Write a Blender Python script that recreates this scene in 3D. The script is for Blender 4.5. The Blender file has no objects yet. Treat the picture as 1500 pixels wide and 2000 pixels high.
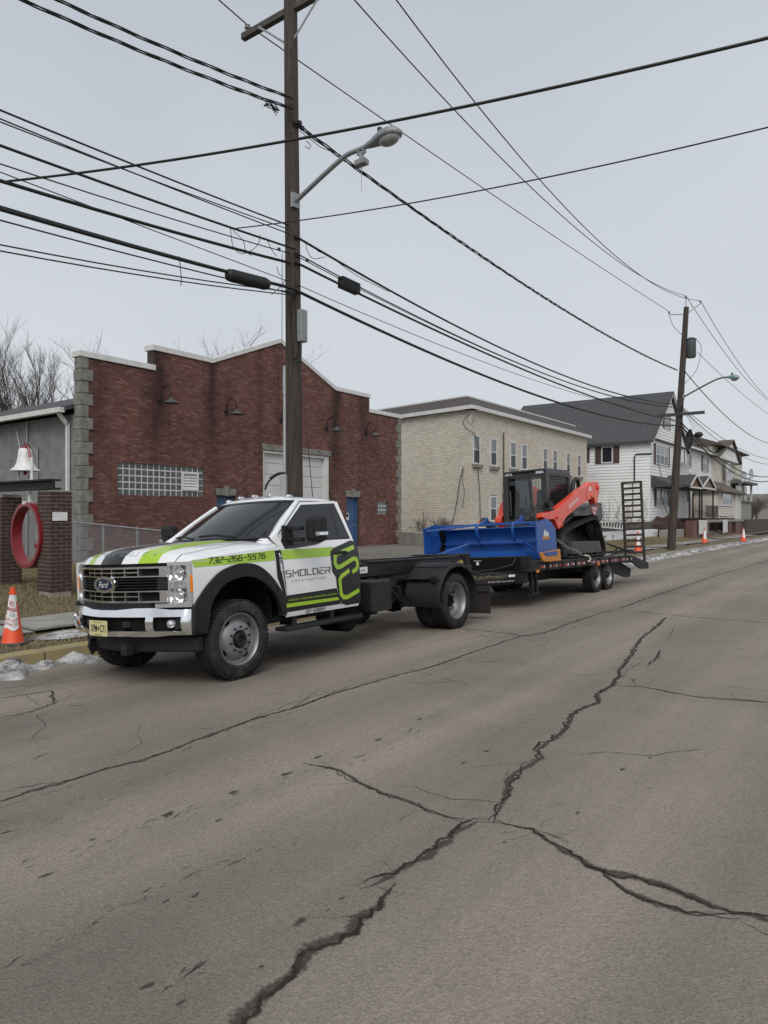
import bpy, bmesh, math, random
from mathutils import Vector, Matrix
from mathutils.geometry import tessellate_polygon
random.seed(7)
SC = bpy.context.scene
COL = SC.collection
# ------------------------------------------------------------------ camera
F, H, HY = 1387.0, 1.66, 1008.0          # focal length in photo pixels, eye height, horizon row
YAW = math.radians(36.0)
CY, SY = math.cos(YAW), math.sin(YAW)
cam_d = bpy.data.cameras.new('camera')
cam = bpy.data.objects.new('camera', cam_d); COL.objects.link(cam)
cam_d.sensor_fit = 'VERTICAL'; cam_d.sensor_height = 36.0
cam_d.lens = 36.0 * F / 2000.0
cam_d.shift_y = 8.0 / 2000.0
cam_d.clip_start = 0.05; cam_d.clip_end = 3000
cam.location = (0, 0, H)
cam.rotation_euler = (math.radians(90), 0, YAW)
SC.camera = cam
# ------------------------------------------------------------------ overcast sky and weak sun
SUN_EL, SUN_AZ = math.radians(46), math.radians(146)
world = bpy.data.worlds.new('World'); SC.world = world; world.use_nodes = True
nt = world.node_tree; nt.nodes.clear()
wo = nt.nodes.new('ShaderNodeOutputWorld'); bg = nt.nodes.new('ShaderNodeBackground')
sky = nt.nodes.new('ShaderNodeTexSky'); sky.sky_type = 'NISHITA'; sky.sun_disc = False
sky.sun_elevation = SUN_EL; sky.sun_rotation = SUN_AZ; sky.dust_density = 6; sky.air_density = 1.2
hs = nt.nodes.new('ShaderNodeHueSaturation'); hs.inputs['Saturation'].default_value = 0.25
mx = nt.nodes.new('ShaderNodeMix'); mx.data_type = 'RGBA'; mx.inputs[0].default_value = 0.86
tc = nt.nodes.new('ShaderNodeTexCoord'); nz = nt.nodes.new('ShaderNodeTexNoise')
nz.inputs['Scale'].default_value = 1.6; nz.inputs['Detail'].default_value = 3
cr = nt.nodes.new('ShaderNodeValToRGB')
cr.color_ramp.elements[0].position = 0.3; cr.color_ramp.elements[0].color = (4.9, 5.25, 5.75, 1)
cr.color_ramp.elements[1].position = 0.72; cr.color_ramp.elements[1].color = (5.75, 6.1, 6.55, 1)
L = nt.links
L.new(tc.outputs['Generated'], nz.inputs['Vector']); L.new(nz.outputs['Fac'], cr.inputs['Fac'])
L.new(sky.outputs['Color'], hs.inputs['Color']); L.new(hs.outputs['Color'], mx.inputs[6])
sx = nt.nodes.new('ShaderNodeSeparateXYZ'); L.new(tc.outputs['Generated'], sx.inputs[0])
gr = nt.nodes.new('ShaderNodeValToRGB'); L.new(sx.outputs['Z'], gr.inputs['Fac'])      # cloud deck thins towards the horizon
gr.color_ramp.elements[0].position = 0.02; gr.color_ramp.elements[0].color = (1.14, 1.13, 1.115, 1)
gr.color_ramp.elements[1].position = 0.62; gr.color_ramp.elements[1].color = (.86, .87, .885, 1)
gm = nt.nodes.new('ShaderNodeMix'); gm.data_type = 'RGBA'; gm.blend_type = 'MULTIPLY'; gm.inputs[0].default_value = 1.0
L.new(cr.outputs['Color'], gm.inputs[6]); L.new(gr.outputs['Color'], gm.inputs[7])
L.new(gm.outputs[2], mx.inputs[7]); L.new(mx.outputs[2], bg.inputs['Color'])
bg.inputs['Strength'].default_value = 0.094
L.new(bg.outputs['Background'], wo.inputs['Surface'])
sd = bpy.data.lights.new('sun', 'SUN'); sd.energy = 1.5; sd.angle = math.radians(40); sd.color = (1, .97, .93)
sun = bpy.data.objects.new('sun', sd); COL.objects.link(sun)
_sd = Vector((math.sin(SUN_AZ)*math.cos(SUN_EL), math.cos(SUN_AZ)*math.cos(SUN_EL), math.sin(SUN_EL)))
sun.rotation_euler = _sd.to_track_quat('Z', 'Y').to_euler()
vs = SC.view_settings; vs.view_transform = 'Standard'; vs.look = 'None'; vs.gamma = 1; vs.exposure = 0.36
vs.use_curve_mapping = False
SC.render.resolution_x, SC.render.resolution_y = 768, 1024

# ------------------------------------------------------------------ helpers
def hit(x, y, X=None, Y=None, Z=None):
    """point where the sight line through photo pixel (x, y) meets a real plane"""
    r, u = (x-750)/F, (HY-y)/F
    d = (r*CY-SY, r*SY+CY, u)
    t = X/d[0] if X is not None else Y/d[1] if Y is not None else (Z-H)/d[2]
    return Vector((d[0]*t, d[1]*t, H+d[2]*t))

class MB:
    """collects shapes, links them as one mesh object"""
    def __init__(s): s.v = []; s.f = []; s.m = []; s.mi = 0
    def add(s, vs, fs):
        o = len(s.v); s.v += [tuple(p) for p in vs]
        for f in fs: s.f.append([i+o for i in f]); s.m.append(s.mi)
        return s
    def box(s, a, b):
        x0, y0, z0 = a; x1, y1, z1 = b
        if x0 > x1: x0, x1 = x1, x0
        if y0 > y1: y0, y1 = y1, y0
        if z0 > z1: z0, z1 = z1, z0
        return s.add([(x0,y0,z0),(x1,y0,z0),(x1,y1,z0),(x0,y1,z0),(x0,y0,z1),(x1,y0,z1),(x1,y1,z1),(x0,y1,z1)],
                     [(0,3,2,1),(4,5,6,7),(0,1,5,4),(1,2,6,5),(2,3,7,6),(3,0,4,7)])
    def cbox(s, c, d): return s.box([c[i]-d[i]/2 for i in range(3)], [c[i]+d[i]/2 for i in range(3)])
    def bar(s, a, b, w, h, up=(0,0,1)):
        a, b = Vector(a), Vector(b); t = (b-a).normalized(); up = Vector(up)
        if abs(t.dot(up)) > .99: up = Vector((1,0,0))
        n = t.cross(up).normalized()*w/2; q = n.cross(t).normalized()*h/2
        return s.add([p+i*n+j*q for p in (a,b) for i,j in ((-1,-1),(1,-1),(1,1),(-1,1))],
                     [(0,1,2,3),(7,6,5,4),(0,4,5,1),(1,5,6,2),(2,6,7,3),(3,7,4,0)])
    def tube(s, pts, r, n=8, cap=True):
        pts = [Vector(p) for p in pts]; k = len(pts)
        rs = r if isinstance(r, (list, tuple)) else [r]*k
        ref = None; rings = []
        for i, p in enumerate(pts):
            t = (pts[min(i+1,k-1)]-pts[max(i-1,0)])
            t = t.normalized() if t.length > 1e-9 else Vector((0,0,1))
            if ref is None: ref = Vector((0,0,1)) if abs(t.z) < .9 else Vector((1,0,0))
            u = (ref-t*ref.dot(t))
            u = u.normalized() if u.length > 1e-6 else t.orthogonal().normalized()
            ref = u; w = t.cross(u)
            rings.append([p+(u*math.cos(2*math.pi*j/n)+w*math.sin(2*math.pi*j/n))*rs[i] for j in range(n)])
        vs = [q for R in rings for q in R]; fs = []
        for i in range(k-1):
            for j in range(n):
                fs.append((i*n+j, i*n+(j+1)%n, (i+1)*n+(j+1)%n, (i+1)*n+j))
        if cap: fs += [tuple(range(n-1,-1,-1)), tuple((k-1)*n+j for j in range(n))]
        return s.add(vs, fs)
    def cyl(s, a, b, r, r2=None, n=16): return s.tube([a, b], [r, r if r2 is None else r2], n)
    def lathe(s, prof, o=(0,0,0), axis='Y', n=24, closed=False):
        """prof: (radius, along-axis) pairs"""
        o = Vector(o); vs = []; fs = []; k = len(prof)
        for r, h in prof:
            for j in range(n):
                a = 2*math.pi*j/n; ca, sa = r*math.cos(a), r*math.sin(a)
                vs.append(o+Vector({'Y': (ca, h, sa), 'Z': (ca, sa, h), 'X': (h, ca, sa)}[axis]))
        for i in range(k if closed else k-1):
            for j in range(n):
                a, b = i, (i+1) % k
                fs.append((a*n+j, a*n+(j+1)%n, b*n+(j+1)%n, b*n+j))
        return s.add(vs, fs)
    def prism(s, poly, axis, a, b):
        """extrude 2D polygon along axis between a and b; X:(y,z) Y:(x,z) Z:(x,y)"""
        n = len(poly)
        def P(p, t): return {'X': (t,p[0],p[1]), 'Y': (p[0],t,p[1]), 'Z': (p[0],p[1],t)}[axis]
        vs = [P(p, a) for p in poly]+[P(p, b) for p in poly]
        tri = tessellate_polygon([[Vector((p[0],p[1],0)) for p in poly]])
        fs = [tuple(t) for t in tri]+[tuple(i+n for i in reversed(t)) for t in tri]
        fs += [(i, (i+1)%n, n+(i+1)%n, n+i) for i in range(n)]
        return s.add(vs, fs)
    def ball(s, c, r, n=10, sq=(1,1,1)):
        c = Vector(c); vs = []; fs = []; k = n//2
        for i in range(k+1):
            th = math.pi*i/k
            for j in range(n):
                ph = 2*math.pi*j/n
                vs.append((c.x+r*sq[0]*math.sin(th)*math.cos(ph), c.y+r*sq[1]*math.sin(th)*math.sin(ph), c.z+r*sq[2]*math.cos(th)))
        for i in range(k):
            for j in range(n): fs.append((i*n+j, (i+1)*n+j, (i+1)*n+(j+1)%n, i*n+(j+1)%n))
        return s.add(vs, fs)
    def grid(s, G, flip=False):
        """rows of points"""
        n = len(G[0]); fs = []
        for i in range(len(G)-1):
            for j in range(n-1):
                f = (i*n+j, i*n+j+1, (i+1)*n+j+1, (i+1)*n+j); fs.append(f[::-1] if flip else f)
        return s.add([p for R in G for p in R], fs)
    def mesh(s, name, mats, smooth=None, fix=True):
        me = bpy.data.meshes.new(name); me.from_pydata(s.v, [], s.f)
        for m in (mats if isinstance(mats, (list, tuple)) else [mats]): me.materials.append(m)
        me.polygons.foreach_set('material_index', s.m)
        if fix:
            bm = bmesh.new(); bm.from_mesh(me)
            if smooth is not None: bmesh.ops.remove_doubles(bm, verts=bm.verts, dist=1e-5)
            bmesh.ops.recalc_face_normals(bm, faces=bm.faces)
            if smooth is not None:
                lim = math.radians(smooth)
                for f in bm.faces: f.smooth = True
                for e in bm.edges:
                    e.smooth = len(e.link_faces) == 2 and e.calc_face_angle(0) < lim
            bm.to_mesh(me); bm.free()
        me.update(); return me
    def build(s, name, mats, parent=None, smooth=None, bevel=0, fix=True, loc=None):
        o = bpy.data.objects.new(name, s.mesh(name, mats, smooth, fix)); COL.objects.link(o)
        if parent is not None: o.parent = parent
        if loc is not None: o.location = loc
        if bevel:
            b = o.modifiers.new('bevel', 'BEVEL'); b.width = bevel; b.segments = 2; b.limit_method = 'ANGLE'; b.angle_limit = math.radians(40)
        return o

def inst(name, me, parent=None, loc=(0,0,0), rot=(0,0,0), sc=None):
    o = bpy.data.objects.new(name, me); COL.objects.link(o); o.parent = parent
    o.location = loc; o.rotation_euler = rot
    if sc: o.scale = sc
    return o
def thing(name, label, cat, loc=(0,0,0), rz=0, group=None):
    o = bpy.data.objects.new(name, None); COL.objects.link(o); o.empty_display_size = .1
    o.location = loc; o.rotation_euler = (0,0,rz); return tag(o, label, cat, group)
def tag(o, label, cat, group=None):
    o['label'] = label; o['category'] = cat
    if group: o['group'] = group
    return o
def struct(o): o['kind'] = 'structure'; return o
def stuff(o, label=None, cat=None):
    o['kind'] = 'stuff'
    if label: o['label'] = label; o['category'] = cat
    return o
def copy_tree(o, parent=None):
    c = o.copy(); COL.objects.link(c); c.parent = parent
    for ch in list(o.children): copy_tree(ch, c)
    return c

# ------------------------------------------------------------------ materials
def nodes(name):
    m = bpy.data.materials.new(name); m.use_nodes = True
    t = m.node_tree; return m, t, t.nodes['Principled BSDF']
def nd(t, ty, **k):
    n = t.nodes.new(ty)
    for a, b in k.items():
        if isinstance(getattr(n, a, None), bpy.types.bpy_prop_collection): continue
        setattr(n, a, b)
    return n
def noise(t, scale, detail=4, vec=None, rough=.55):
    n = t.nodes.new('ShaderNodeTexNoise'); n.inputs['Scale'].default_value = scale
    n.inputs['Detail'].default_value = detail; n.inputs['Roughness'].default_value = rough
    if vec is not None: t.links.new(vec, n.inputs['Vector'])
    return n.outputs['Fac']
def ramp(t, fac, stops):
    r = t.nodes.new('ShaderNodeValToRGB'); e = r.color_ramp.elements
    while len(e) < len(stops): e.new(.5)
    for i, (p, c) in enumerate(stops): e[i].position = p; e[i].color = (*c, 1) if len(c) == 3 else c
    t.links.new(fac, r.inputs['Fac']); return r.outputs['Color']
def mixc(t, fac, a, b, mode='MIX'):
    m = t.nodes.new('ShaderNodeMix'); m.data_type = 'RGBA'; m.blend_type = mode
    for sock, v in ((m.inputs[0], fac), (m.inputs[6], a), (m.inputs[7], b)):
        if isinstance(v, (int, float)): sock.default_value = v
        elif isinstance(v, tuple): sock.default_value = (*v, 1)
        else: t.links.new(v, sock)
    return m.outputs[2]
def mth(t, op, a, b=0.0, clamp=False):
    m = t.nodes.new('ShaderNodeMath'); m.operation = op; m.use_clamp = clamp
    for i, v in enumerate((a, b)):
        if isinstance(v, (int, float)): m.inputs[i].default_value = v
        else: t.links.new(v, m.inputs[i])
    return m.outputs[0]
def coord(t, kind='Object', scale=None):
    if kind == 'Position': o = t.nodes.new('ShaderNodeNewGeometry').outputs['Position']
    else: o = t.nodes.new('ShaderNodeTexCoord').outputs[kind]
    if scale:
        m = t.nodes.new('ShaderNodeMapping'); m.inputs['Scale'].default_value = scale
        t.links.new(o, m.inputs['Vector']); o = m.outputs['Vector']
    return o
def bumpn(t, p, h, strength=.3, dist=.02):
    b = t.nodes.new('ShaderNodeBump'); b.inputs['Strength'].default_value = strength; b.inputs['Distance'].default_value = dist
    t.links.new(h, b.inputs['Height']); t.links.new(b.outputs['Normal'], p.inputs['Normal'])
def pm(name, c1, c2=None, scale=6, rough=.6, metal=0, bump=0, bscale=60, coat=0, rv=.12, spec=.5, pos=True, stretch=None, dirt=None, island=0):
    m, t, p = nodes(name)
    v = coord(t, 'Position' if pos else 'Object', stretch)
    c2 = c2 or tuple(min(1, x*.82) for x in c1)
    f = noise(t, scale, 5, v)
    col = ramp(t, f, [(.35, c1), (.68, c2)])
    if island:
        g = t.nodes.new('ShaderNodeNewGeometry')
        k = ramp(t, g.outputs['Random Per Island'], [(0, (1-island,)*3), (1, (1+island*.6,)*3)])
        col = mixc(t, 1.0, col, k, 'MULTIPLY')
    if dirt:
        d = ramp(t, noise(t, dirt[1], 6, v, .7), [(dirt[2], (0,0,0)), (min(1, dirt[2]+.18), (1,1,1))])
        col = mixc(t, mth(t, 'MULTIPLY', d, dirt[3]), col, dirt[0])
    t.links.new(col, p.inputs['Base Color'])
    r = noise(t, scale*3+5, 4, v)
    rr = mth(t, 'ADD', mth(t, 'MULTIPLY', r, rv*2), rough-rv, True); t.links.new(rr, p.inputs['Roughness'])
    p.inputs['Metallic'].default_value = metal; p.inputs['Coat Weight'].default_value = coat
    p.inputs['Coat Roughness'].default_value = .06; p.inputs['Specular IOR Level'].default_value = spec
    if bump: bumpn(t, p, noise(t, bscale, 5, v), bump)
    return m
MT = {}
def sm(pts, n=6):
    """smooth a polyline (Catmull-Rom)"""
    P = [Vector(p) for p in pts]; P = [P[0]*2-P[1]]+P+[P[-1]*2-P[-2]]; out = []
    for i in range(1, len(P)-2):
        for k in range(n):
            t = k/n; a, b, c, d = P[i-1], P[i], P[i+1], P[i+2]
            out.append(.5*((2*b)+(c-a)*t+(2*a-5*b+4*c-d)*t*t+(3*b-a-3*c+d)*t**3))
    out.append(P[-2]); return out
def glassy(name, c, rough=.04, spec=.8):
    m, t, p = nodes(name); p.inputs['Base Color'].default_value = (*c, 1); p.inputs['Roughness'].default_value = rough
    p.inputs['Specular IOR Level'].default_value = spec; p.inputs['IOR'].default_value = 1.5
    bumpn(t, p, noise(t, 1.7, 2, coord(t, 'Position')), .05, .02)
    return m
MT['white_paint'] = pm('white_paint', (.74,.75,.76), (.68,.69,.70), 3, .22, coat=.6, rv=.05, dirt=((.35,.33,.30), 5, .62, .25))
MT['green'] = pm('lime_vinyl', (.33,.52,.03), (.30,.48,.03), 3, .3, coat=.3, rv=.05)
MT['black_vinyl'] = pm('black_vinyl', (.012,.012,.013), (.018,.018,.019), 3, .35, rv=.06)
MT['black_plastic'] = pm('black_plastic', (.011,.0115,.0125), (.018,.0185,.02), 14, .62, spec=.3, bump=.12, bscale=220)
MT['dark'] = pm('dark_underbody', (.005,.005,.005), (.008,.008,.0075), 6, .85, spec=.15)
MT['black_steel'] = pm('black_steel', (.008,.0085,.0095), (.015,.0155,.017), 5, .5, spec=.35, bump=.06, bscale=40, dirt=((.11,.10,.085), 9, .56, .35))
MT['trailer_steel'] = pm('trailer_steel', (.008,.008,.0085), (.015,.0145,.0145), 4, .6, spec=.35, bump=.08, bscale=40, dirt=((.10,.085,.07), 7, .55, .5))
MT['chrome'] = pm('chrome', (.92,.93,.94), (.86,.87,.88), 5, .13, metal=1, rv=.05)
MT['chrome_s'] = pm('satin_chrome', (.93,.94,.95), (.86,.87,.88), 5, .17, metal=1, rv=.05)
MT['chrome_grey'] = pm('chrome_grey', (.78,.79,.80), (.66,.67,.68), 5, .24, metal=.9, rv=.05)
MT['glass'] = glassy('tinted_glass', (.014,.015,.017), .035, .55)
MT['glass2'] = glassy('window_glass', (.022,.025,.03), .12, .35)
MT['lamp_glass'] = pm('lamp_glass', (.62,.64,.66), (.3,.31,.33), 18, .12, metal=.6, rv=.06, pos=False)
MT['amber'] = pm('amber_lens', (.72,.20,.01), (.6,.15,.01), 20, .2, coat=.5)
MT['tyre'] = pm('tyre_rubber', (.013,.0128,.0125), (.023,.022,.021), 9, .82, spec=.3, bump=.15, bscale=120, dirt=((.10,.092,.08), 6, .52, .45))
MT['rim'] = pm('grey_rim', (.25,.255,.26), (.20,.205,.21), 10, .45, metal=.55, dirt=((.13,.11,.09), 14, .58, .6))
MT['blue'] = pm('blue_plough_paint', (.010,.075,.31), (.008,.055,.235), 3, .42, coat=.15, bump=.04, bscale=30, dirt=((.004,.012,.04), 6, .6, .8))
MT['orange'] = pm('orange_paint', (.70,.060,.020), (.60,.050,.018), 3, .35, coat=.3, dirt=((.12,.05,.03), 8, .64, .5))
MT['yellow_wear'] = pm('yellow_orange_poly', (.52,.20,.022), (.42,.15,.02), 6, .5, dirt=((.16,.08,.03), 9, .56, .6))
MT['wood'] = pm('pole_wood', (.034,.025,.020), (.070,.054,.044), 1.0, .9, bump=.7, bscale=3, stretch=(22,22,1.1))
MT['plank'] = pm('deck_plank', (.11,.085,.065), (.06,.05,.042), 3, .9, bump=.3, bscale=30)
MT['galv'] = pm('galvanised', (.34,.35,.36), (.26,.27,.28), 14, .45, metal=.6)
MT['lamp_grey'] = pm('lamp_grey', (.27,.285,.29), (.2,.21,.215), 9, .5, metal=.2)
MT['pvc'] = pm('grey_pvc', (.40,.41,.42), (.33,.34,.35), 8, .5)
MT['cable'] = pm('black_cable', (.008,.008,.009), (.013,.013,.013), 8, .6)
MT['white_trim'] = pm('white_trim', (.62,.62,.61), (.52,.52,.50), 4, .55, dirt=((.3,.28,.25), 5, .56, .4))
MT['red'] = pm('red_enamel', (.22,.012,.020), (.17,.010,.016), 6, .38, coat=.2)
MT['white_enamel'] = pm('white_enamel', (.70,.70,.69), (.6,.6,.58), 6, .4)
MT['stone'] = pm('quoin_stone', (.225,.215,.19), (.13,.125,.11), 5, .92, bump=.6, bscale=14)
MT['concrete'] = pm('concrete', (.30,.285,.255), (.21,.20,.18), 2.5, .92, bump=.3, bscale=40)
MT['shingle'] = pm('dark_shingle', (.045,.046,.05), (.07,.07,.072), 7, .9, bump=.5, bscale=9)
MT['cone'] = pm('cone_orange', (.80,.085,.018), (.70,.07,.02), 8, .5)
MT['plate'] = pm('plate_yellow', (.60,.54,.24), (.58,.54,.32), 8, .4)
MT['paper'] = pm('white_paper', (.72,.72,.71), (.64,.64,.63), 8, .7)
MT['ink_red'] = pm('red_ink', (.35,.03,.03), None, 8, .7)
MT['ink'] = pm('black_ink', (.012,.012,.012), None, 8, .6)
MT['ink_white'] = pm('white_ink', (.75,.75,.75), None, 8, .5)
MT['ink_gold'] = pm('gold_ink', (.19,.155,.095), None, 8, .5)

# ------------------------------------------------------------------ lettering
GL = {  # stroke glyphs on a 2 x 4 grid, squared techno letters
'0':[[(0,0),(2,0),(2,4),(0,4),(0,0)]],'1':[[(1,4),(1,0)]],'2':[[(0,4),(2,4),(2,2),(0,2),(0,0),(2,0)]],'3':[[(0,4),(2,4),(2,0),(0,0)],[(.5,2),(2,2)]],
'4':[[(0,4),(0,2),(2,2)],[(2,4),(2,0)]],'5':[[(2,4),(0,4),(0,2.2),(2,2.2),(2,0),(0,0)]],'6':[[(1.8,4),(0,4),(0,0),(2,0),(2,2.2),(0,2.2)]],'7':[[(0,4),(2,4),(.9,0)]],
'8':[[(0,0),(2,0),(2,4),(0,4),(0,0)],[(0,2),(2,2)]],'9':[[(2,2),(0,2),(0,4),(2,4),(2,0),(.2,0)]],'-':[[(.3,2),(1.7,2)]],
'S':[[(2,4),(0,4),(0,2.1),(2,2.1),(2,0),(0,0)]],'M':[[(0,0),(0,4),(1.2,1.6),(2.4,4),(2.4,0)]],'O':[[(0,0),(2.2,0),(2.2,4),(0,4),(0,0)]],'L':[[(0,4),(0,0),(1.9,0)]],
'D':[[(0,0),(1.7,0),(2.2,.8),(2.2,3.2),(1.7,4),(0,4),(0,0)]],'E':[[(2,4),(0,4)],[(0,2),(1.9,2)],[(2,0),(0,0),(0,2)]],'R':[[(0,4),(2.1,4),(2.1,2),(0,2)],[(1.2,2),(2.1,0)],[(0,2),(0,0)]],
'C':[[(2,4),(0,4),(0,0),(2,0)]],'N':[[(0,0),(0,4),(2,0),(2,4)]],'T':[[(0,4),(2,4)],[(1,4),(1,0)]],'U':[[(0,4),(0,0),(2,0),(2,4)]],'I':[[(.4,4),(.4,0)]],'P':[[(0,0),(0,4),(2,4),(2,2),(0,2)]],
'Y':[[(0,4),(1,2),(2,4)],[(1,2),(1,0)]],'F':[[(0,0),(0,4),(2,4)],[(0,2),(1.7,2)]],'A':[[(0,0),(0,4),(2,4),(2,0)],[(0,1.8),(2,1.8)]],'V':[[(0,4),(1,0),(2,4)]],'X':[[(0,0),(2,4)],[(0,4),(2,0)]],
'H':[[(0,0),(0,4)],[(2,0),(2,4)],[(0,2),(2,2)]],'G':[[(2,4),(0,4),(0,0),(2,0),(2,2),(1,2)]],'#':[[(.6,0),(.9,4)],[(1.4,0),(1.7,4)],[(0,1.3),(2.2,1.3)],[(0,2.7),(2.2,2.7)]],'/':[[(0,0),(1.6,4)]],'.':[[(.6,1.8),(1.2,1.8)]],'W':[[(0,4),(.5,0),(1.2,2.6),(1.9,0),(2.4,4)]],'K':[[(0,0),(0,4)],[(2,4),(0,2),(2,0)]],'B':[[(0,0),(2,0),(2,4),(0,4),(0,0)],[(0,2),(2,2)]]}
def strokes(polys, w):
    """thick flat mitred strokes as quads in 2D"""
    out = []
    for P in polys:
        P = [Vector(q) for q in P]; closed = (P[0]-P[-1]).length < 1e-6 and len(P) > 2
        if closed: P = P[:-1]
        n = len(P); Lf, Rt = [], []
        for i in range(n):
            a = P[i-1] if (i > 0 or closed) else None; c = P[(i+1) % n] if (i < n-1 or closed) else None
            t0 = (P[i]-a).normalized() if a is not None else None; t1 = (c-P[i]).normalized() if c is not None else None
            q = P[i].copy()
            if t0 is None: t0 = t1; q -= t1*w/2 if n < 6 else t1*0
            if t1 is None: t1 = t0; q += t0*w/2 if n < 6 else t0*0
            n0 = Vector((-t0.y, t0.x)); n1 = Vector((-t1.y, t1.x)); m = (n0+n1)
            m = m.normalized() if m.length > 1e-3 else n0
            k = w/2/max(.45, m.dot(n0)); Lf.append(q+m*k); Rt.append(q-m*k)
        for i in range(n if closed else n-1):
            j = (i+1) % n; out.append([Rt[i], Rt[j], Lf[j], Lf[i]])
    return out
def stroke_text(s, w=.5, gap=1.0, shear=0.0):
    x = 0; out = []
    for ch in s:
        if ch == ' ': x += 1.6; continue
        g = GL[ch]; wd = max(p[0] for P in g for p in P)
        out += strokes([[(p[0]+x, p[1]) for p in P] for P in g], w); x += wd+gap
    W = x-gap
    return [[Vector((p.x+shear*p.y, p.y)) for p in q] for q in out], W
def font_polys(s, shear=0, bold=0.0, space=1.0):
    """built-in font as triangles in 2D, normalised to cap height 1; returns (tris, width)"""
    cu = bpy.data.curves.new('t', 'FONT'); cu.body = s; cu.size = 1; cu.offset = bold; cu.shear = shear; cu.space_character = space
    cu.resolution_u = 3
    o = bpy.data.objects.new('t', cu); COL.objects.link(o)
    me = bpy.data.meshes.new_from_object(o.evaluated_get(bpy.context.evaluated_depsgraph_get()))
    out = [[me.vertices[i].co.copy().to_2d() for i in p.vertices] for p in me.polygons]
    bpy.data.objects.remove(o); bpy.data.curves.remove(cu); bpy.data.meshes.remove(me)
    x0 = min(p.x for q in out for p in q); x1 = max(p.x for q in out for p in q)
    y0 = min(p.y for q in out for p in q); y1 = max(p.y for q in out for p in q)
    return [[Vector(((p.x-x0)/(y1-y0), (p.y-y0)/(y1-y0))) for p in q] for q in out], (x1-x0)/(y1-y0)
def decal(name, polys, fn, mat, parent, push=None):
    """polys in 2D placed by fn(u, v) -> 3D point; push keeps overlapping strokes off one plane"""
    m = MB(); pv = Vector(push) if push else Vector((0,0,0))
    for i, q in enumerate(polys): m.add([Vector(fn(p.x, p.y))+pv*(i % 9)*2.5e-4 for p in q], [tuple(range(len(q)))])
    return m.build(name, mat, parent, fix=False)
def fit(polys, x0, x1, y0, y1):
    xs = [p.x for q in polys for p in q]; ys = [p.y for q in polys for p in q]
    a, b, c, d = min(xs), max(xs), min(ys), max(ys)
    return [[Vector((x0+(p.x-a)/(b-a)*(x1-x0), y0+(p.y-c)/(d-c)*(y1-y0))) for p in q] for q in polys]

# ================================================================== ground, road, kerb
def tz(x):
    """ground height beside the road"""
    pts = [(-60,.55),(-30,.45),(-18.5,.38),(-12.6,.33),(-10.7,.07),(-8.6,.02)]
    if x <= pts[0][0]: return pts[0][1]
    for (a,za),(b,zb) in zip(pts[:-1], pts[1:]):
        if x <= b: return za+(zb-za)*(x-a)/(b-a)
    return .02
def rz_(x):
    """cross fall of the road towards the gutter"""
    return -.052*max(0.0, -5.4-x)
def sheet(name, xs, ys, off, mat, zf=tz, jit=0):
    m = MB()
    m.grid([[(x, y, zf(x)+off+(random.uniform(-jit,jit) if jit else 0)) for x in xs] for y in ys], True)
    return m.build(name, mat, smooth=60)
def asphalt(name, c, c2, stain=True):
    m, t, p = nodes(name); v = coord(t, 'Position')
    big = noise(t, .35, 4, v)
    col = ramp(t, big, [(.3, c), (.7, c2)])
    st = noise(t, 1.0, 5, coord(t, 'Position', (2.2, .10, 1)))           # tyre-track streaks along the road
    col = mixc(t, .85, col, ramp(t, st, [(.30, (.80,.80,.80)), (.7, (1.12,1.11,1.10))]), 'MULTIPLY')
    if stain:                                                      # polished wheel tracks and oil-darkened lane middles
        sx = t.nodes.new('ShaderNodeSeparateXYZ'); t.links.new(v, sx.inputs[0])
        xx = mth(t, 'ADD', sx.outputs['X'], mth(t, 'MULTIPLY', mth(t, 'SUBTRACT', noise(t, .25, 2, v), .5), .9))
        wv = mth(t, 'SINE', mth(t, 'MULTIPLY', xx, 3.6))
        am = mth(t, 'MULTIPLY', mth(t, 'ADD', wv, 1.0), mth(t, 'MULTIPLY', noise(t, .6, 3, coord(t, 'Position', (1,.3,1))), 1.0))
        col = mixc(t, 1.0, col, ramp(t, am, [(.1, (.90,.895,.89)), (1.0, (1.13,1.125,1.12))]), 'MULTIPLY')
        pt_ = ramp(t, noise(t, .55, 6, v, .6), [(.50, (1,1,1)), (.60, (.88,.875,.87))])
        col = mixc(t, .8, col, pt_, 'MULTIPLY')
    gr = noise(t, 105, 6, v, .7); gr2 = noise(t, 420, 2, v)
    col = mixc(t, .8, col, ramp(t, gr, [(.34, (.62,.61,.60)), (.48, (1,1,1)), (.66, (1.22,1.21,1.2))]), 'MULTIPLY')
    vo = t.nodes.new('ShaderNodeTexVoronoi'); vo.inputs['Scale'].default_value = 75; t.links.new(v, vo.inputs['Vector'])
    col = mixc(t, .5, col, ramp(t, vo.outputs['Color'], [(.15, (.72,.71,.70)), (.55, (1,1,1)), (.9, (1.22,1.2,1.18))]), 'MULTIPLY')
    if stain:
        s2 = ramp(t, noise(t, 1.1, 6, coord(t, 'Position', (2.4, .8, 1)), .65), [(.62, (0,0,0)), (.74, (1,1,1))])
        col = mixc(t, mth(t, 'MULTIPLY', s2, .35), col, (.055,.047,.04))
        sp = ramp(t, noise(t, 9, 2, coord(t, 'Position', (1.6, .8, 1))), [(.765, (0,0,0)), (.79, (1,1,1))])
        col = mixc(t, mth(t, 'MULTIPLY', sp, .55), col, (.045,.04,.036))
    t.links.new(col, p.inputs['Base Color']); p.inputs['Roughness'].default_value = .88
    p.inputs['Specular IOR Level'].default_value = .3
    h = mth(t, 'ADD', mth(t, 'MULTIPLY', gr, .6), mth(t, 'ADD', mth(t, 'MULTIPLY', gr2, .3), mth(t, 'MULTIPLY', vo.outputs['Distance'], .9)))
    bumpn(t, p, h, .85, .008)
    return m
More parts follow.
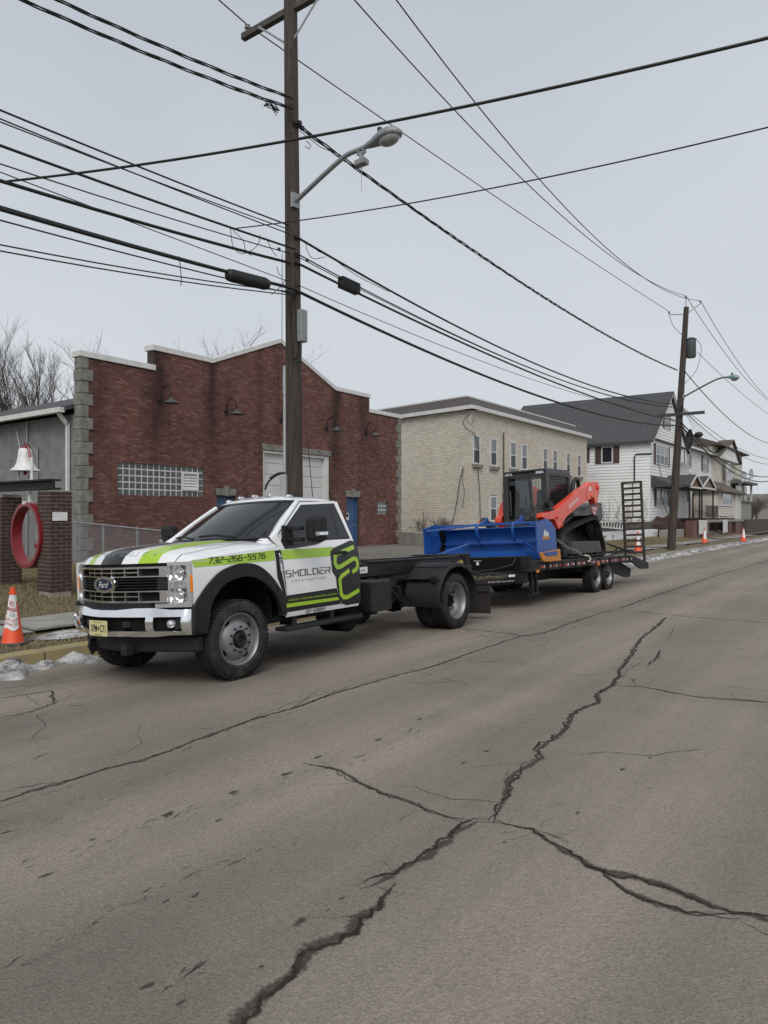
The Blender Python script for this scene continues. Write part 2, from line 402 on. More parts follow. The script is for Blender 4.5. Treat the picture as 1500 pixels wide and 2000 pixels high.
MT['road'] = asphalt('road_asphalt', (.252,.222,.188), (.212,.187,.158))
MT['lot'] = asphalt('lot_asphalt', (.20,.185,.165), (.15,.14,.125), False)
MT['crack'] = pm('crack_fill', (.022,.019,.016), (.040,.034,.029), 30, .95, bump=.4, bscale=90)
MT['damp'] = pm('damp_asphalt', (.070,.060,.051), (.095,.083,.072), 30, .8, bump=.4, bscale=130)
MT['soil'] = pm('dead_turf_soil', (.155,.125,.068), (.105,.085,.05), 2.2, .97, bump=.8, bscale=45, dirt=((.045,.036,.026), 1.2, .56, .6))
MT['straw'] = pm('dry_grass', (.25,.205,.105), (.185,.152,.075), 1.5, .85, island=.35)
MT['kerb_y'] = pm('yellow_kerb', (.30,.235,.10), (.245,.205,.12), 3, .85, bump=.3, bscale=60, dirt=((.22,.20,.17), 6, .5, .8))
MT['kerb'] = pm('kerb_concrete', (.27,.255,.23), (.2,.19,.17), 3, .9, bump=.3, bscale=60)
MT['snow'] = pm('dirty_snow', (.52,.52,.52), (.34,.33,.32), 3.5, .85, bump=.9, bscale=18, dirt=((.10,.092,.084), 5, .42, .9))

struct(sheet('ground', [-1500,-300,-60], [-1500,-60,130,1500], -1.62, MT['lot'], lambda x: .4))
g2 = MB(); g2.grid([[(-60, y, -1.2), (9, y, -1.2), (300, y, -1.2), (1500, y, -1.2)] for y in (-1500,-60,130,1500)], True)
struct(g2.build('ground', MT['lot']))
struct(sheet('road', [-8.5,-8,-7,-6,-5.4,-5,-4,-2,0,3,6,9], [-40,-20,-10,-5]+list(range(0,60,2))+[70,90,130,200,400,900], 0, MT['road'], rz_))
rt = MB(); rt.grid([[(9,y,0),(9.01,y,.13),(11,y,.14),(60,y,.3)] for y in (-60,0,60,200,900)], True); struct(rt.build('pavement', MT['concrete']))
xs = [-60,-45,-30,-24,-18.5,-15,-13,-12.6,-11.8,-11.2,-10.7,-9.6,-8.62]
struct(sheet('lawn', xs, [-40,-10]+[i*1.0 for i in range(-4,60)]+[70,90,140,300,900], 0, MT['soil'], jit=.006))
struct(sheet('driveway', [-18.45,-15,-13,-12.6,-11.8,-11.2,-10.72], [17.2,19,21,23,25,27.2], .012, MT['lot']))
struct(sheet('driveway', [-10.75,-9.6,-8.65], [17.2,20,24,27.2], .034, MT['concrete']))
walk = MB(); walk.grid([[(x, y, .072) for x in (-10.72,-9.58)] for y in (-40,10,40,80,300)], True)
wk = struct(walk.build('sidewalk', MT['dark']))
slab_me = MB().box((-10.71,-.745,.0),(-9.59,.745,.03)).mesh('slab', MT['concrete'])
for i in range(-3, 42):
    inst('slab', slab_me, wk, (0, 4.3+1.52*i, .066+random.uniform(-.004,.006)), (random.uniform(-.004,.004), random.uniform(-.003,.003), 0))
# kerb stones
ks = MB().prism([(-8.64,-.25),(-8.40,-.25),(-8.43,.005),(-8.455,.02),(-8.64,.02)], 'Y', -.97, .97)
kerb_root = struct(MB().box((-8.63,-40,-.4),(-8.49,300,-.03)).build('kerb', MT['kerb']))
ky, kg = ks.mesh('kerb_stone', MT['kerb_y']), ks.mesh('kerb_stone', MT['kerb'])
for i in range(-4, 34):
    y = 3.55+1.96*i
    inst('kerb_stone', ky if -3 < i < 4 else kg, kerb_root, (random.uniform(-.008,.008), y, random.uniform(-.008,.004)), (0,0,random.uniform(-.006,.006)))

def strip(m, pts, w, z, jl=.02, step=.07, wv=.6, taper=True):
    """ragged flat strip on the road along world points; attribute edge is 1 on its centre line"""
    P = []
    for a, b in zip(pts[:-1], pts[1:]):
        a, b = Vector(a[:2]), Vector(b[:2]); n = max(1, int((b-a).length/step))
        for i in range(n): P.append(a.lerp(b, i/n))
    P.append(Vector(pts[-1][:2])); k = len(P); off = 0; row = []; pw = 1
    for i, p in enumerate(P):
        t = (P[min(i+1,k-1)]-P[max(i-1,0)])
        if t.length < 1e-6: continue
        t.normalize(); n = Vector((-t.y, t.x))
        off = off*.6+random.uniform(-jl, jl); pw = pw*.6+.4*random.uniform(1-wv, 1+wv)
        e = min(1, (i+.6)/6, (k-i-.4)/6) if taper else 1
        wl = w*e*pw*random.uniform(.8,1.2); wr = w*e*pw*random.uniform(.8,1.2)
        c = p+n*off; row.append([(*q, z+rz_(q.x)) for q in (c-n*wl, c, c+n*wr)])
    if len(row) > 1:
        m.grid(row)
        for _ in row: m.e += [0.0, 1.0, 0.0]
def ragged(m, name, mat):
    o = m.build(name, mat, fix=False); at = o.data.attributes.new('edge', 'FLOAT', 'POINT'); at.data.foreach_set('value', m.e); return struct(o)
def crackmat(name, c1, c2, th, amp, soft):
    m, t, p = nodes(name); v = coord(t, 'Position')
    at = t.nodes.new('ShaderNodeAttribute'); at.attribute_name = 'edge'
    n = mth(t, 'ADD', mth(t, 'MULTIPLY', mth(t, 'SUBTRACT', noise(t, 55, 3, v), .5), amp), mth(t, 'MULTIPLY', mth(t, 'SUBTRACT', noise(t, 9, 3, v), .5), amp*.8))
    f = mth(t, 'MULTIPLY', mth(t, 'SUBTRACT', mth(t, 'ADD', at.outputs['Fac'], n), th), soft, True)
    t.links.new(ramp(t, noise(t, 40, 3, v), [(.35, c1), (.65, c2)]), p.inputs['Base Color']); p.inputs['Roughness'].default_value = .95; p.inputs['Specular IOR Level'].default_value = .15
    t.links.new(f, p.inputs['Alpha']); return m
MT['crack'] = crackmat('crack_fill', (.020,.017,.0145), (.040,.034,.029), .40, 1.0, 3)
MT['damp'] = crackmat('damp_asphalt', (.050,.043,.037), (.075,.065,.056), .35, 1.1, 1.6)
def ghit(x, y):
    p = hit(x, y, Z=0)
    for _ in range(8): p = hit(x, y, Z=rz_(p.x))
    return p
def G(*pp): return [ghit(x, y) for x, y in pp]
CRK = [
 (.046, [(120,2420),(260,2210),(430,2030),(500,1965),(570,1905),(600,1870),(640,1845),(690,1822),(705,1795),(745,1775),(755,1745),(775,1725)]),
 (.038, [(700,1735),(760,1712),(800,1690),(850,1665),(890,1625),(930,1603),(965,1605)]),
 (.024, [(590,1490),(660,1505),(700,1530),(760,1553),(830,1580),(880,1598),(925,1606)]),
 (.034, [(960,1606),(1040,1620),(1100,1660),(1150,1690),(1240,1712),(1330,1742),(1430,1783),(1510,1799),(1750,1815),(2100,1880)]),
 (.028, [(1140,1684),(1230,1740),(1300,1768),(1360,1785),(1440,1786)]),
 (.020, [(1040,1620),(1075,1632),(1112,1648)]),
 (.030, [(962,1607),(975,1570),(992,1540),(988,1528),(1020,1500),(1056,1480),(1046,1466),(1080,1445),(1105,1420),(1120,1395),(1165,1372),(1166,1355),(1200,1335),(1210,1310),(1225,1290),(1240,1265),(1255,1245),(1280,1225),(1302,1205)]),
 (.016, [(995,1525),(990,1505)]),
 (.020, [(1195,1338),(1260,1342),(1350,1360),(1420,1366),(1510,1373),(1800,1392)]),
 (.013, [(1213,1318),(1235,1325),(1246,1341)]),
 (.022, [(-20,1572),(60,1545),(130,1527),(200,1505),(280,1485),(400,1440),(480,1410),(570,1385),(650,1355),(720,1335),(780,1318),(850,1300),(920,1275),(980,1255),(1020,1242),(1060,1238),(1120,1215),(1180,1195),(1212,1190)]),
 (.014, [(-20,1550),(80,1530),(130,1527)]),
 (.012, [(480,1412),(520,1392),(575,1372),(650,1350),(720,1330),(800,1308),(830,1300)]),
 (.020, [(1210,1190),(1280,1198),(1350,1205),(1510,1217),(1900,1245)]),
 (.026, [(1208,1189),(1260,1170),(1320,1150),(1400,1124),(1510,1092)]),
 (.018, [(870,1225),(940,1232),(1000,1238),(1024,1243)]),
 (.014, [(900,1228),(960,1246),(1010,1243),(1080,1232),(1170,1218)]),
 (.02, [(-20,1368),(60,1355),(100,1349),(104,1375),(60,1390),(-20,1408)]),
 (.016, [(20,1352),(130,1321),(200,1312),(290,1300)]),
 (.012, [(0,1345),(80,1338),(150,1330),(210,1322)]), (.012, [(50,1356),(75,1380)]), (.012, [(104,1377),(180,1380)]),
 (.016, [(1410,1340),(1510,1351)]), (.02, [(1265,1302),(1283,1285),(1290,1268)]), (.014, [(1303,1255),(1312,1235),(1318,1225)]),
 (.014, [(1260,1120),(1330,1124),(1510,1128)]), (.012, [(205,1778),(260,1762),(300,1748)]), (.010, [(150,1300),(220,1280),(240,1262)]),

]
crk = MB(); dmp = MB(); crk.e = []; dmp.e = []
for w, P in CRK:
    P = G(*P)
    strip(crk, P, w*.5, .0035, jl=min(.026, w*.95), step=.035, wv=.7)
    if w > .017:
        strip(dmp, P, w*1.25, .0018, jl=w*.4, step=.05, wv=.6)
        for q in range(2):                                        # hairline side cracks
            i = random.randrange(len(P)-1); a = P[i].lerp(P[i+1], random.random())
            an = random.uniform(0, 6.28); pts = [a]
            for _ in range(4):
                an += random.uniform(-.5,.5); pts.append(pts[-1]+Vector((math.cos(an), math.sin(an), 0))*random.uniform(.04,.09))
            strip(crk, pts, .0035, .0030, jl=.008, step=.02)
for (x, y, r) in [(425,1603,.05),(585,1800,.075),(380,1750,.05),(1128,1588,.035),(325,1760,.04),(512,1888,.03),(355,1958,.035),(668,1755,.03),(985,1646,.025),(640,1778,.025),(1215,1503,.06),(90,1710,.05),(290,1925,.05),(1225,1742,.02),(620,1480,.06),(560,1512,.07),(455,1548,.07),(640,1500,.06),(330,1590,.08),(740,1445,.08),(180,1640,.05),(820,1405,.07),(950,1468,.06),(905,1490,.06),(1270,1480,.04)]:
    c = ghit(x, y); k = 11; pts = []
    for j in range(k):
        a = 2*math.pi*j/k; rr = r*random.uniform(.35,1.0)
        pts.append((c.x+rr*.45*math.cos(a), c.y+rr*math.sin(a), .0026+rz_(c.x+rr*.45*math.cos(a))))
    dmp.add(pts+[(c.x, c.y, .0026+rz_(c.x))], [(j, (j+1)%k, k) for j in range(k)]); dmp.e += [.25]*k+[1.3]
rh = random.Random(12)
for i in range(46):                                                # fine secondary cracking beside the long seams
    w0, P0 = CRK[rh.choice((10,10,10,12,15,16,17,18,6,13,14))]; k = rh.randrange(len(P0)-1); u = rh.random()
    x = P0[k][0]+(P0[k+1][0]-P0[k][0])*u; y = P0[k][1]+(P0[k+1][1]-P0[k][1])*u
    p = ghit(x, y)+Vector((rh.gauss(0,.12), rh.gauss(0,.12), 0)); an = rh.choice((math.pi/2, -math.pi/2, rh.uniform(0,6.28)))+rh.gauss(0,.3); pts = [p]
    for _ in range(rh.randrange(5,12)):
        an += rh.gauss(0,.28); pts.append(pts[-1]+Vector((math.cos(an), math.sin(an), 0))*rh.uniform(.06,.16))
    strip(crk, pts, rh.uniform(.003,.006), .0032, jl=.007, step=.03, wv=.5)
FLK = [((10,1700),(690,1478),70),((200,1782),(610,1616),34),((0,1640),(560,1440),30),((520,1545),(980,1360),36),((300,1930),(400,1880),8),((60,1480),(520,1330),26),((1000,1330),(1180,1250),18),((1200,1600),(1480,1380),12),((700,1500),(960,1420),20),((0,1900),(330,1740),14),((900,1460),(1300,1290),20)]
for pa, pb, n in FLK:                                              # chains of small pock marks along the wheel lanes
    for i in range(n):
        u = random.random(); x, y = pa[0]+(pb[0]-pa[0])*u, pa[1]+(pb[1]-pa[1])*u
        c = ghit(x+random.gauss(0,10), y+random.gauss(0,7)); l = random.uniform(.015,.07)*(2 if random.random() < .12 else 1); a = random.gauss(math.pi/2, .25)
        d = Vector((math.cos(a), math.sin(a), 0))
        strip(crk, [c-d*l/2, c, c+d*l/2], random.uniform(.004,.011), .0036, jl=.004, step=.012, wv=.5)
ragged(crk, 'road_crack', MT['crack']); ragged(dmp, 'road_stain', MT['damp'])

# snow ridge left along the kerb
def snow(name, y0, y1, xin, xout, hgt, step, label):
    m = MB(); rows = []; n = 13; y = y0; ph = random.uniform(0, 9); prev = [0]*n
    while y <= y1:
        e = min(1, (y-y0)/.3+.05, (y1-y)/.3+.05)
        wv = (.72+.22*math.sin(y*2.3+ph)+.16*math.sin(y*5.1+ph*2)+.12*math.sin(y*13+ph))*e; hv = hgt*(.62+.28*math.sin(y*2.1+ph)+.22*math.sin(y*6.7)+.15*math.sin(y*17+ph))*e
        row = []
        for j in range(n):
            u = j/(n-1); x = xin+(xout-xin)*u*max(.25, wv)
            prev[j] = prev[j]*.45+random.uniform(-.5,.5)*hgt*.22
            row.append((x+random.uniform(-.02,.02), y+random.uniform(-.4,.4)*step, rz_(x)-.015+max(.02, hv)*math.sin(math.pi*min(1, .30+.70*u))**.7+(prev[j] if 0 < j < n-1 else 0)))
        rows.append(row); y += step
    m.grid(rows); return stuff(m.build(name, MT['snow'], smooth=75), label, 'snow')
snow('snow', -2, 5.35, -8.42, -7.76, .17, .045, 'dirty ridge of leftover snow in front of the yellow kerb')
snow('snow', 23.5, 75, -8.43, -7.85, .16, .11, 'long white line of ploughed snow along the far kerb')
snow('snow', 13.2, 18.2, -8.44, -8.0, .1, .1, 'thin strip of snow at the kerb behind the trailer wheels')
sn = MB(); rows = []
for i in range(14):
    y = 4.75+.085*i; e = math.sin(math.pi*(i+.3)/13.6)
    rows.append([(-9.2+(.32*e)*(j/5-.5)*2+random.uniform(-.02,.02), y, tz(-9.2)+.002+.05*e*math.sin(math.pi*j/5)+random.uniform(0,.012)) for j in range(6)])
sn.grid(rows); stuff(sn.build('snow', MT['snow'], smooth=80), 'small patch of old snow on the verge beside the truck bumper', 'snow')

# dry grass blades
def grass(name, n, x0, x1, y0, y1, label, hmin=.03, hmax=.07, keep=lambda x, y: True):
    m = MB()
    for i in range(n):
        x, y = random.uniform(x0,x1), random.uniform(y0,y1)
        if not keep(x, y): continue
        a = random.uniform(0, 6.28); w = random.uniform(.005,.010); h = random.uniform(hmin,hmax); l = random.uniform(.01,.06)
        z = tz(x)-.004; dx, dy = math.cos(a)*w, math.sin(a)*w; b = random.uniform(0, 6.28)
        o = len(m.v); m.v += [(x-dx,y-dy,z),(x+dx,y+dy,z),(x+math.cos(b)*l,y+math.sin(b)*l,z+h)]; m.f.append([o,o+1,o+2]); m.m.append(0)
    return stuff(m.build(name, MT['straw'], fix=False), label, 'grass')
grass('dry_grass', 75000, -18.3, -10.74, 3.6, 16, 'short straw-coloured winter lawn around the brick pillars')
grass('dry_grass', 5000, -9.57, -8.66, 2.8, 8, 'thin dead grass on the verge behind the yellow kerb', .02, .05)
grass('dry_grass', 16000, -14.5, -10.74, 28, 50, 'straw-coloured lawn in front of the cream building and white house', .05, .1)

# ================================================================== masonry
def bricks(m, W, u0, u1, z0, ztop, holes, cu, cz, jt=.010, dp=.012, zmax=None):
    """running-bond bricks on plane W(u,z,o); ztop(u) outline, holes (u0,u1,z0,z1)"""
    z = z0; r = 0; zmax = zmax or max(ztop(u0+(u1-u0)*i/200) for i in range(201))
    while z < zmax:
        za, zb = z+jt/2, z+cz-jt/2; N = 400; free = []; cur = None
        for i in range(N+1):
            u = u0+(u1-u0)*i/N
            ok = ztop(u) >= zb-.02 and not any(a < u < b and c < (za+zb)/2 < d for a,b,c,d in holes)
            if ok and cur is None: cur = u
            if (not ok or i == N) and cur is not None: free.append((cur, u)); cur = None
        for a, b in free:
            for hl in holes:                                       # snap ends to the openings
                if hl[2] < (za+zb)/2 < hl[3]:
                    if abs(b-hl[0]) < .06: b = hl[0]
                    if abs(a-hl[1]) < .06: a = hl[1]
            s = a-((a-u0+(cu/2 if r % 2 else 0)) % cu)
            while s < b:
                ua, ub = max(a, s)+jt/2, min(b, s+cu)-jt/2
                if ub-ua > .02:
                    d = dp+random.uniform(-.003,.003); o = len(m.v)
                    m.v += [W(ua,za,-.005),W(ub,za,-.005),W(ub,zb,-.005),W(ua,zb,-.005),W(ua,za,d),W(ub,za,d),W(ub,zb,d),W(ua,zb,d)]
                    for f in ((4,5,6,7),(0,1,5,4),(1,2,6,5),(2,3,7,6),(3,0,4,7)): m.f.append([o+i for i in f]); m.m.append(0)
                s += cu
        z += cz; r += 1
def PX(c): return lambda u, z, o: (c+o, u, z)
def PY(c): return lambda u, z, o: (u, c-o, z)
def wb(m, W, u0, u1, z0, z1, o0, o1): return m.box(W(u0,z0,o0), W(u1,z1,o1))
def brickmat(name, cols, mortar, stains=None, soot=(.03,.02,.018), blotch=.8):
    m, t, p = nodes(name); g = t.nodes.new('ShaderNodeNewGeometry')
    n = len(cols); col = ramp(t, g.outputs['Random Per Island'], [(i/(n-1) if n > 1 else 0, c) for i, c in enumerate(cols)])
    v = g.outputs['Position']
    col = mixc(t, .5, col, ramp(t, noise(t, 60, 4, v), [(.3, (.72,.72,.72)), (.7, (1.2,1.2,1.2))]), 'MULTIPLY')
    col = mixc(t, blotch, col, ramp(t, noise(t, .9, 4, v), [(.3, (.74,.74,.74)), (.7, (1.16,1.15,1.14))]), 'MULTIPLY')
    if stains:
        st = ramp(t, noise(t, 1.0, 5, coord(t, 'Position', (1,3.2,.16))), [(.55, (0,0,0)), (.72, (1,1,1))])
        col = mixc(t, mth(t, 'MULTIPLY', st, .55), col, soot)
        sx = t.nodes.new('ShaderNodeSeparateXYZ'); t.links.new(v, sx.inputs[0])
        wob = mth(t, 'MULTIPLY', mth(t, 'SUBTRACT', noise(t, 1.2, 4, v), .5), .7)
        yy = mth(t, 'ADD', sx.outputs['Y'], wob)
        for yc, w, s in stains:                                    # old run-off marks below the parapet steps
            d = mth(t, 'ABSOLUTE', mth(t, 'SUBTRACT', yy, yc))
            f = mth(t, 'SUBTRACT', 1.0, mth(t, 'DIVIDE', d, w), True)
            hh = mth(t, 'MULTIPLY', mth(t, 'SUBTRACT', sx.outputs['Z'], 2.2), .3, True)
            col = mixc(t, mth(t, 'MULTIPLY', mth(t, 'MULTIPLY', f, hh), s, True), col, soot)
    t.links.new(col, p.inputs['Base Color']); p.inputs['Roughness'].default_value = .9
    bumpn(t, p, noise(t, 90, 4, v), .3, .004)
    return m
MT['brick_red'] = brickmat('red_brick', [(.132,.055,.044),(.165,.073,.059),(.106,.045,.037),(.21,.108,.09),(.142,.06,.048)], 0,
                           [(13.6,.55,.9),(15.75,.45,.9),(22.15,.5,.9),(24.0,.6,.55),(11.6,.4,.5),(17.9,.35,.4)], (.028,.012,.011))
MT['mortar'] = pm('grey_mortar', (.055,.036,.031), (.04,.027,.023), 5, .95)
MT['mortar_l'] = pm('pale_mortar', (.30,.27,.23), (.22,.20,.17), 5, .95)
MT['brick_cream'] = brickmat('cream_brick', [(.585,.53,.445),(.655,.60,.51),(.55,.497,.415),(.685,.63,.54),(.615,.56,.475)], 0, None, blotch=.25)
MT['mortar_c'] = pm('cream_mortar', (.235,.205,.165), (.18,.158,.13), 5, .95)
MT['brick_dark'] = brickmat('brown_brick', [(.060,.030,.024),(.085,.042,.033),(.045,.024,.020),(.10,.052,.038)], 0)
MT['stucco'] = pm('grey_stucco', (.205,.205,.208), (.15,.15,.155), 3, .95, bump=1.0, bscale=16)
MT['gblock'] = pm('glass_block', (.035,.042,.038), (.11,.125,.115), 14, .15, rv=.05, bump=.3, bscale=30, coat=.3)
MT['door_blue'] = pm('blue_door', (.05,.10,.21), (.04,.08,.17), 3, .5, dirt=((.2,.2,.2), 14, .66, .4))
MT['roller'] = pm('roller_door', (.58,.58,.56), (.5,.5,.48), 2, .5)

# ---------------- the red brick hall
hall = thing('brick_hall', 'red brick hall with stepped gable parapet, glass-block window and white garage door', 'building', (-18.5, 18.9, .35))
inv = Matrix.Translation((18.5, -18.9, -.35))
def hb(m, name, mat, parent=None, **k):
    o = m.build(name, mat, **k); o.parent = parent or hall
    if parent is None: o.matrix_parent_inverse = inv
    else: o.matrix_parent_inverse = Matrix()
    return o
XF = -18.5
def ftop(y):
    if y < 13.44 or y > 24.36: return 6.12
    if y < 15.74 or y > 22.1: return 6.74
    return 6.74+1.3*(1-abs(y-18.92)/3.18)
GBW = (12.21,15.38,2.27,3.27); GD = (18.07,21.75,.3,4.05); BD = (22.8,23.62,.3,2.46); D2 = (15.93,16.72,.3,2.36); G2 = (24.96,25.72,1.74,2.30)
holes = [GBW, GD, BD, D2, G2, (18.0,21.85,4.05,4.26), (22.72,23.76,2.46,2.72), (15.86,16.82,2.36,2.6)]
fm = MB(); WF = PX(XF)
for k in range(17):                                                  # quoin positions are left free of bricks
    z = .35+.34*k; l = .36 if k % 2 else .22
    holes += [(11.0,11.06+l,z,z+.34),(26.74-l,26.8,z,z+.34)]
holes += [(11.0,11.4,6.1,6.2),(26.4,26.8,6.1,6.2)]
bricks(fm, WF, 11.06, 26.74, .33, ftop, holes, .203, .0677)
stuff(hb(fm, 'brickwork', MT['brick_red'], fix=False))
core = MB(); yk = [11.06,13.44,13.4401,15.74,18.92,22.1,24.3599,24.36,26.74]
poly = [(11.07,.1),(26.73,.1)]+[(26.73,6.1),(24.36,6.1),(24.36,6.72),(22.1,6.72),(18.92,8.02),(15.74,6.72),(13.44,6.72),(13.44,6.1),(11.07,6.1)]
def cutpoly(m, a, b):
    """wall body split into columns so that openings stay recessed"""
    ed = sorted(set([11.07,26.73,13.44,24.36,15.74,18.92,22.1]+[v for h in (GBW,GD,BD,D2,G2) for v in h[:2]]))
    for u0, u1 in zip(ed[:-1], ed[1:]):
        c = (u0+u1)/2; t0, t1 = ftop(u0+1e-4)-.02, ftop(u1-1e-4)-.02
        hs_ = sorted([h for h in (GBW,GD,BD,D2,G2) if h[0]-1e-4 <= u0 and u1 <= h[1]+1e-4], key=lambda h: h[2]); z = .1
        for h in hs_:
            if h[2] > z: m.box((a,u0,z),(b,u1,h[2]))
            z = h[3]
        m.prism([(u0,z),(u1,z),(u1,t1),(u0,t0)], 'X', a, b)
cutpoly(core, XF-.3, XF); hb(core, 'wall', MT['mortar'])
hb(MB().box((XF-.34,11.2,.1),(XF-.31,26.6,6)), 'wall_lining', MT['dark'])
for k in range(17):
    z = .35+.34*k; l = .36 if k % 2 else .22
    for ya, yb in ((11.03,11.06+l),(26.74-l,26.77)):
        q = MB(); q.box((XF-.33 if k % 2 else XF-.28, ya, z+.006),(XF+.03+random.uniform(0,.015), yb, z+.334)); hb(q, 'quoin', MT['stone'], bevel=.012)
cop = [((11.0,6.12),(13.5,6.12)),((13.38,6.74),(15.74,6.74)),((15.74,6.74),(18.92,8.04)),((18.92,8.04),(22.1,6.74)),((22.1,6.74),(24.42,6.74)),((24.36,6.12),(26.85,6.12))]
for (ya,za),(yb,zb) in cop:
    m = MB(); m.prism([(ya,za),(yb,zb),(yb,zb+.17),(ya,za+.17)], 'X', XF-.36, XF+.06); hb(m, 'coping', MT['white_trim'], bevel=.012)
def lintel(y0, y1, z0, z1, key=True):
    m = MB(); m.prism([(y0+.06,z0),(y1-.06,z0),(y1,z1),(y0,z1)], 'X', XF-.1, XF+.035); o = hb(m, 'lintel', MT['stone'], bevel=.01)
    if key:
        c = (y0+y1)/2; k = MB(); k.prism([(c-.07,z0-.02),(c+.07,z0-.02),(c+.11,z1+.07),(c-.11,z1+.07)], 'X', XF-.05, XF+.06)
        ko = k.build('keystone', MT['stone'], bevel=.01); ko.parent = o; ko.matrix_parent_inverse = Matrix()
lintel(22.72,23.76,2.46,2.72); lintel(15.86,16.82,2.36,2.6); lintel(18.0,21.85,4.05,4.26,False)
def blocks(h, nc, nr, skip=()):
    w, hh = (h[1]-h[0])/nc, (h[3]-h[2])/nr
    fr = MB(); fr.box((XF-.12,h[0],h[2]),(XF-.045,h[1],h[3])); root = hb(fr, 'glass_block_window', MT['white_trim'])
    b = MB(); b.box((-.05,-w/2+.017,-hh/2+.017),(.012,w/2-.017,hh/2-.017)); me = b.mesh('glass_block', MT['gblock'])
    for i in range(nc):
        for j in range(nr):
            if (i, j) in skip: continue
            inst('glass_block', me, root, (XF-.055, h[0]+(i+.5)*w, h[2]+(j+.5)*hh))
    return root
gw = blocks(GBW, 15, 5, [(i,j) for i in (11,12,13) for j in (1,2,3)]); blocks(G2, 4, 3)
w = (GBW[1]-GBW[0])/15; v0 = GBW[0]+11*w; v1 = v0+3*w
vt = MB()
for a, b in ((v0,v0+.05),(v1-.05,v1)): vt.box((XF-.06,a,2.48),(XF+.02,b,3.06))
for a, b in ((2.48,2.53),(3.01,3.06)): vt.box((XF-.06,v0+.05,a),(XF+.02,v1-.05,b))
vo = vt.build('vent', MT['white_trim']); vo.parent = gw
lv = MB().prism([(-.02,-.045),(.02,-.055),(.025,-.045),(-.015,.05),(-.03,.05)], 'Y', v0+.05, v1-.05).mesh('louvre', MT['white_trim'])
for k in range(5): inst('louvre', lv, vo, (XF-.03, 0, 2.585+.09*k))
gd = hb(MB().box((XF-.22,GD[0],.3),(XF-.2,GD[1],4.05)), 'garage_door', MT['dark'])
pn = MB().box((-.03,GD[0]+.1,.008),(0,GD[1]-.28,.398)).mesh('panel', MT['roller'])
for k in range(9): inst('panel', pn, gd, (XF-.16, 0, .36+.405*k))
fr = MB(); fr.box((XF-.2,GD[1]-.27,.3),(XF-.03,GD[1]-.02,3.95)).box((XF-.2,GD[0]+.01,.3),(XF-.03,GD[0]+.09,3.95)).box((XF-.2,GD[0]+.01,3.95),(XF-.02,GD[1]-.02,4.04))
o = fr.build('frame', MT['white_trim']); o.parent = gd
for D in (BD, D2):
    d = hb(MB().box((XF-.2,D[0]+.06,.3),(XF-.15,D[1]-.06,D[3]-.05)), 'door', MT['door_blue'])
    f = MB(); f.box((XF-.2,D[0],.3),(XF-.06,D[0]+.055,D[3])).box((XF-.2,D[1]-.055,.3),(XF-.06,D[1],D[3])).box((XF-.2,D[0],D[3]-.045),(XF-.06,D[1],D[3]))
    o = f.build('frame', MT['door_blue']); o.parent = d
    o = MB().box((XF-.148,D[0]+.14,1.5),(XF-.144,D[0]+.36,1.78)).build('sign', MT['paper']); o.parent = d
    o = MB().box((XF-.1435,D[0]+.17,1.62),(XF-.142,D[0]+.33,1.75)).build('sign_print', MT['ink']); o.parent = d
    o = MB().cyl((XF-.15,D[1]-.14,1.25),(XF-.09,D[1]-.14,1.25),.03,n=8).build('handle', MT['galv']); o.parent = d
# rear hall behind the parapet
hb(MB().box((-46,11.1,.1),(XF-.31,11.35,4.55)), 'side_wall', MT['stucco'])
hb(MB().box((-46,11.35,.1),(-45.7,26.6,4.55)).box((-45.6,26.45,.1),(XF-.35,26.7,4.55)), 'rear_wall', MT['stucco'])
rf = MB(); rf.prism([(10.8,4.62),(18.92,7.2),(27,4.62),(27,4.74),(18.92,7.34),(10.8,4.74)], 'X', -46.3, XF-.32); hb(rf, 'roof', MT['shingle'])
gt = MB(); gt.prism([(10.66,4.56),(10.82,4.56),(10.82,4.7),(10.66,4.7)], 'X', -46.3, XF-.4); hb(gt, 'gutter', MT['white_trim'])
ds = MB(); ds.bar((XF-.6,10.75,4.56),(XF-.6,11.0,4.25),.1,.09).bar((XF-.6,11.02,4.3),(XF-.6,11.02,.4),.1,.08,(0,1,0)); hb(ds, 'downspout', MT['white_trim'])
sc = MB()
for a, b in (((XF-2.3,11.05,3.7),(XF-2.3,11.05,.5)),((XF-2.9,11.05,4.5),(XF-2.9,11.05,.5))): sc.tube([a,b], .025, 6)
sc.tube([(XF-2.3,11.03,3.5),(XF-2.7,11.0,3.9),(XF-3.2,11.0,3.7),(XF-3.5,11.0,4.4)], .012, 5); hb(sc, 'conduit', MT['galv'])
MT['shade'] = pm('lamp_shade', (.075,.08,.08), (.055,.06,.06), 8, .5)
# gooseneck lamps
def barn_lamp():
    t = thing('wall_lamp', 'x', 'lamp')
    MB().lathe([(.001,0),(.085,0),(.085,.03),(.001,.03)], (0,0,0), 'X', 12).build('mount', MT['black_steel'], t)
    pts = [(.03,0,0)]+[(.27-.24*math.cos(a), 0, .16+.30*math.sin(a)) for a in [i*math.pi/8 for i in range(9)]]+[(.52,0,.02)]
    MB().tube(pts, .017, 6).build('arm', MT['black_steel'], t, smooth=60)
    MB().tube([(.03,0,-.02),(.25,0,.05),(.47,0,.12)], .009, 5).tube([(.1+.09*math.cos(a),0,.12+.09*math.sin(a)) for a in [i*.6 for i in range(9)]], .008, 5).build('brace', MT['black_steel'], t)
    MB().lathe([(.001,.10),(.05,.1),(.06,.05),(.13,.02),(.235,-.05),(.235,-.065),(.12,0),(.001,.01)], (.52,0,-.04), 'Z', 18).build('shade', MT['shade'], t, smooth=40)
    return t
bl = barn_lamp()
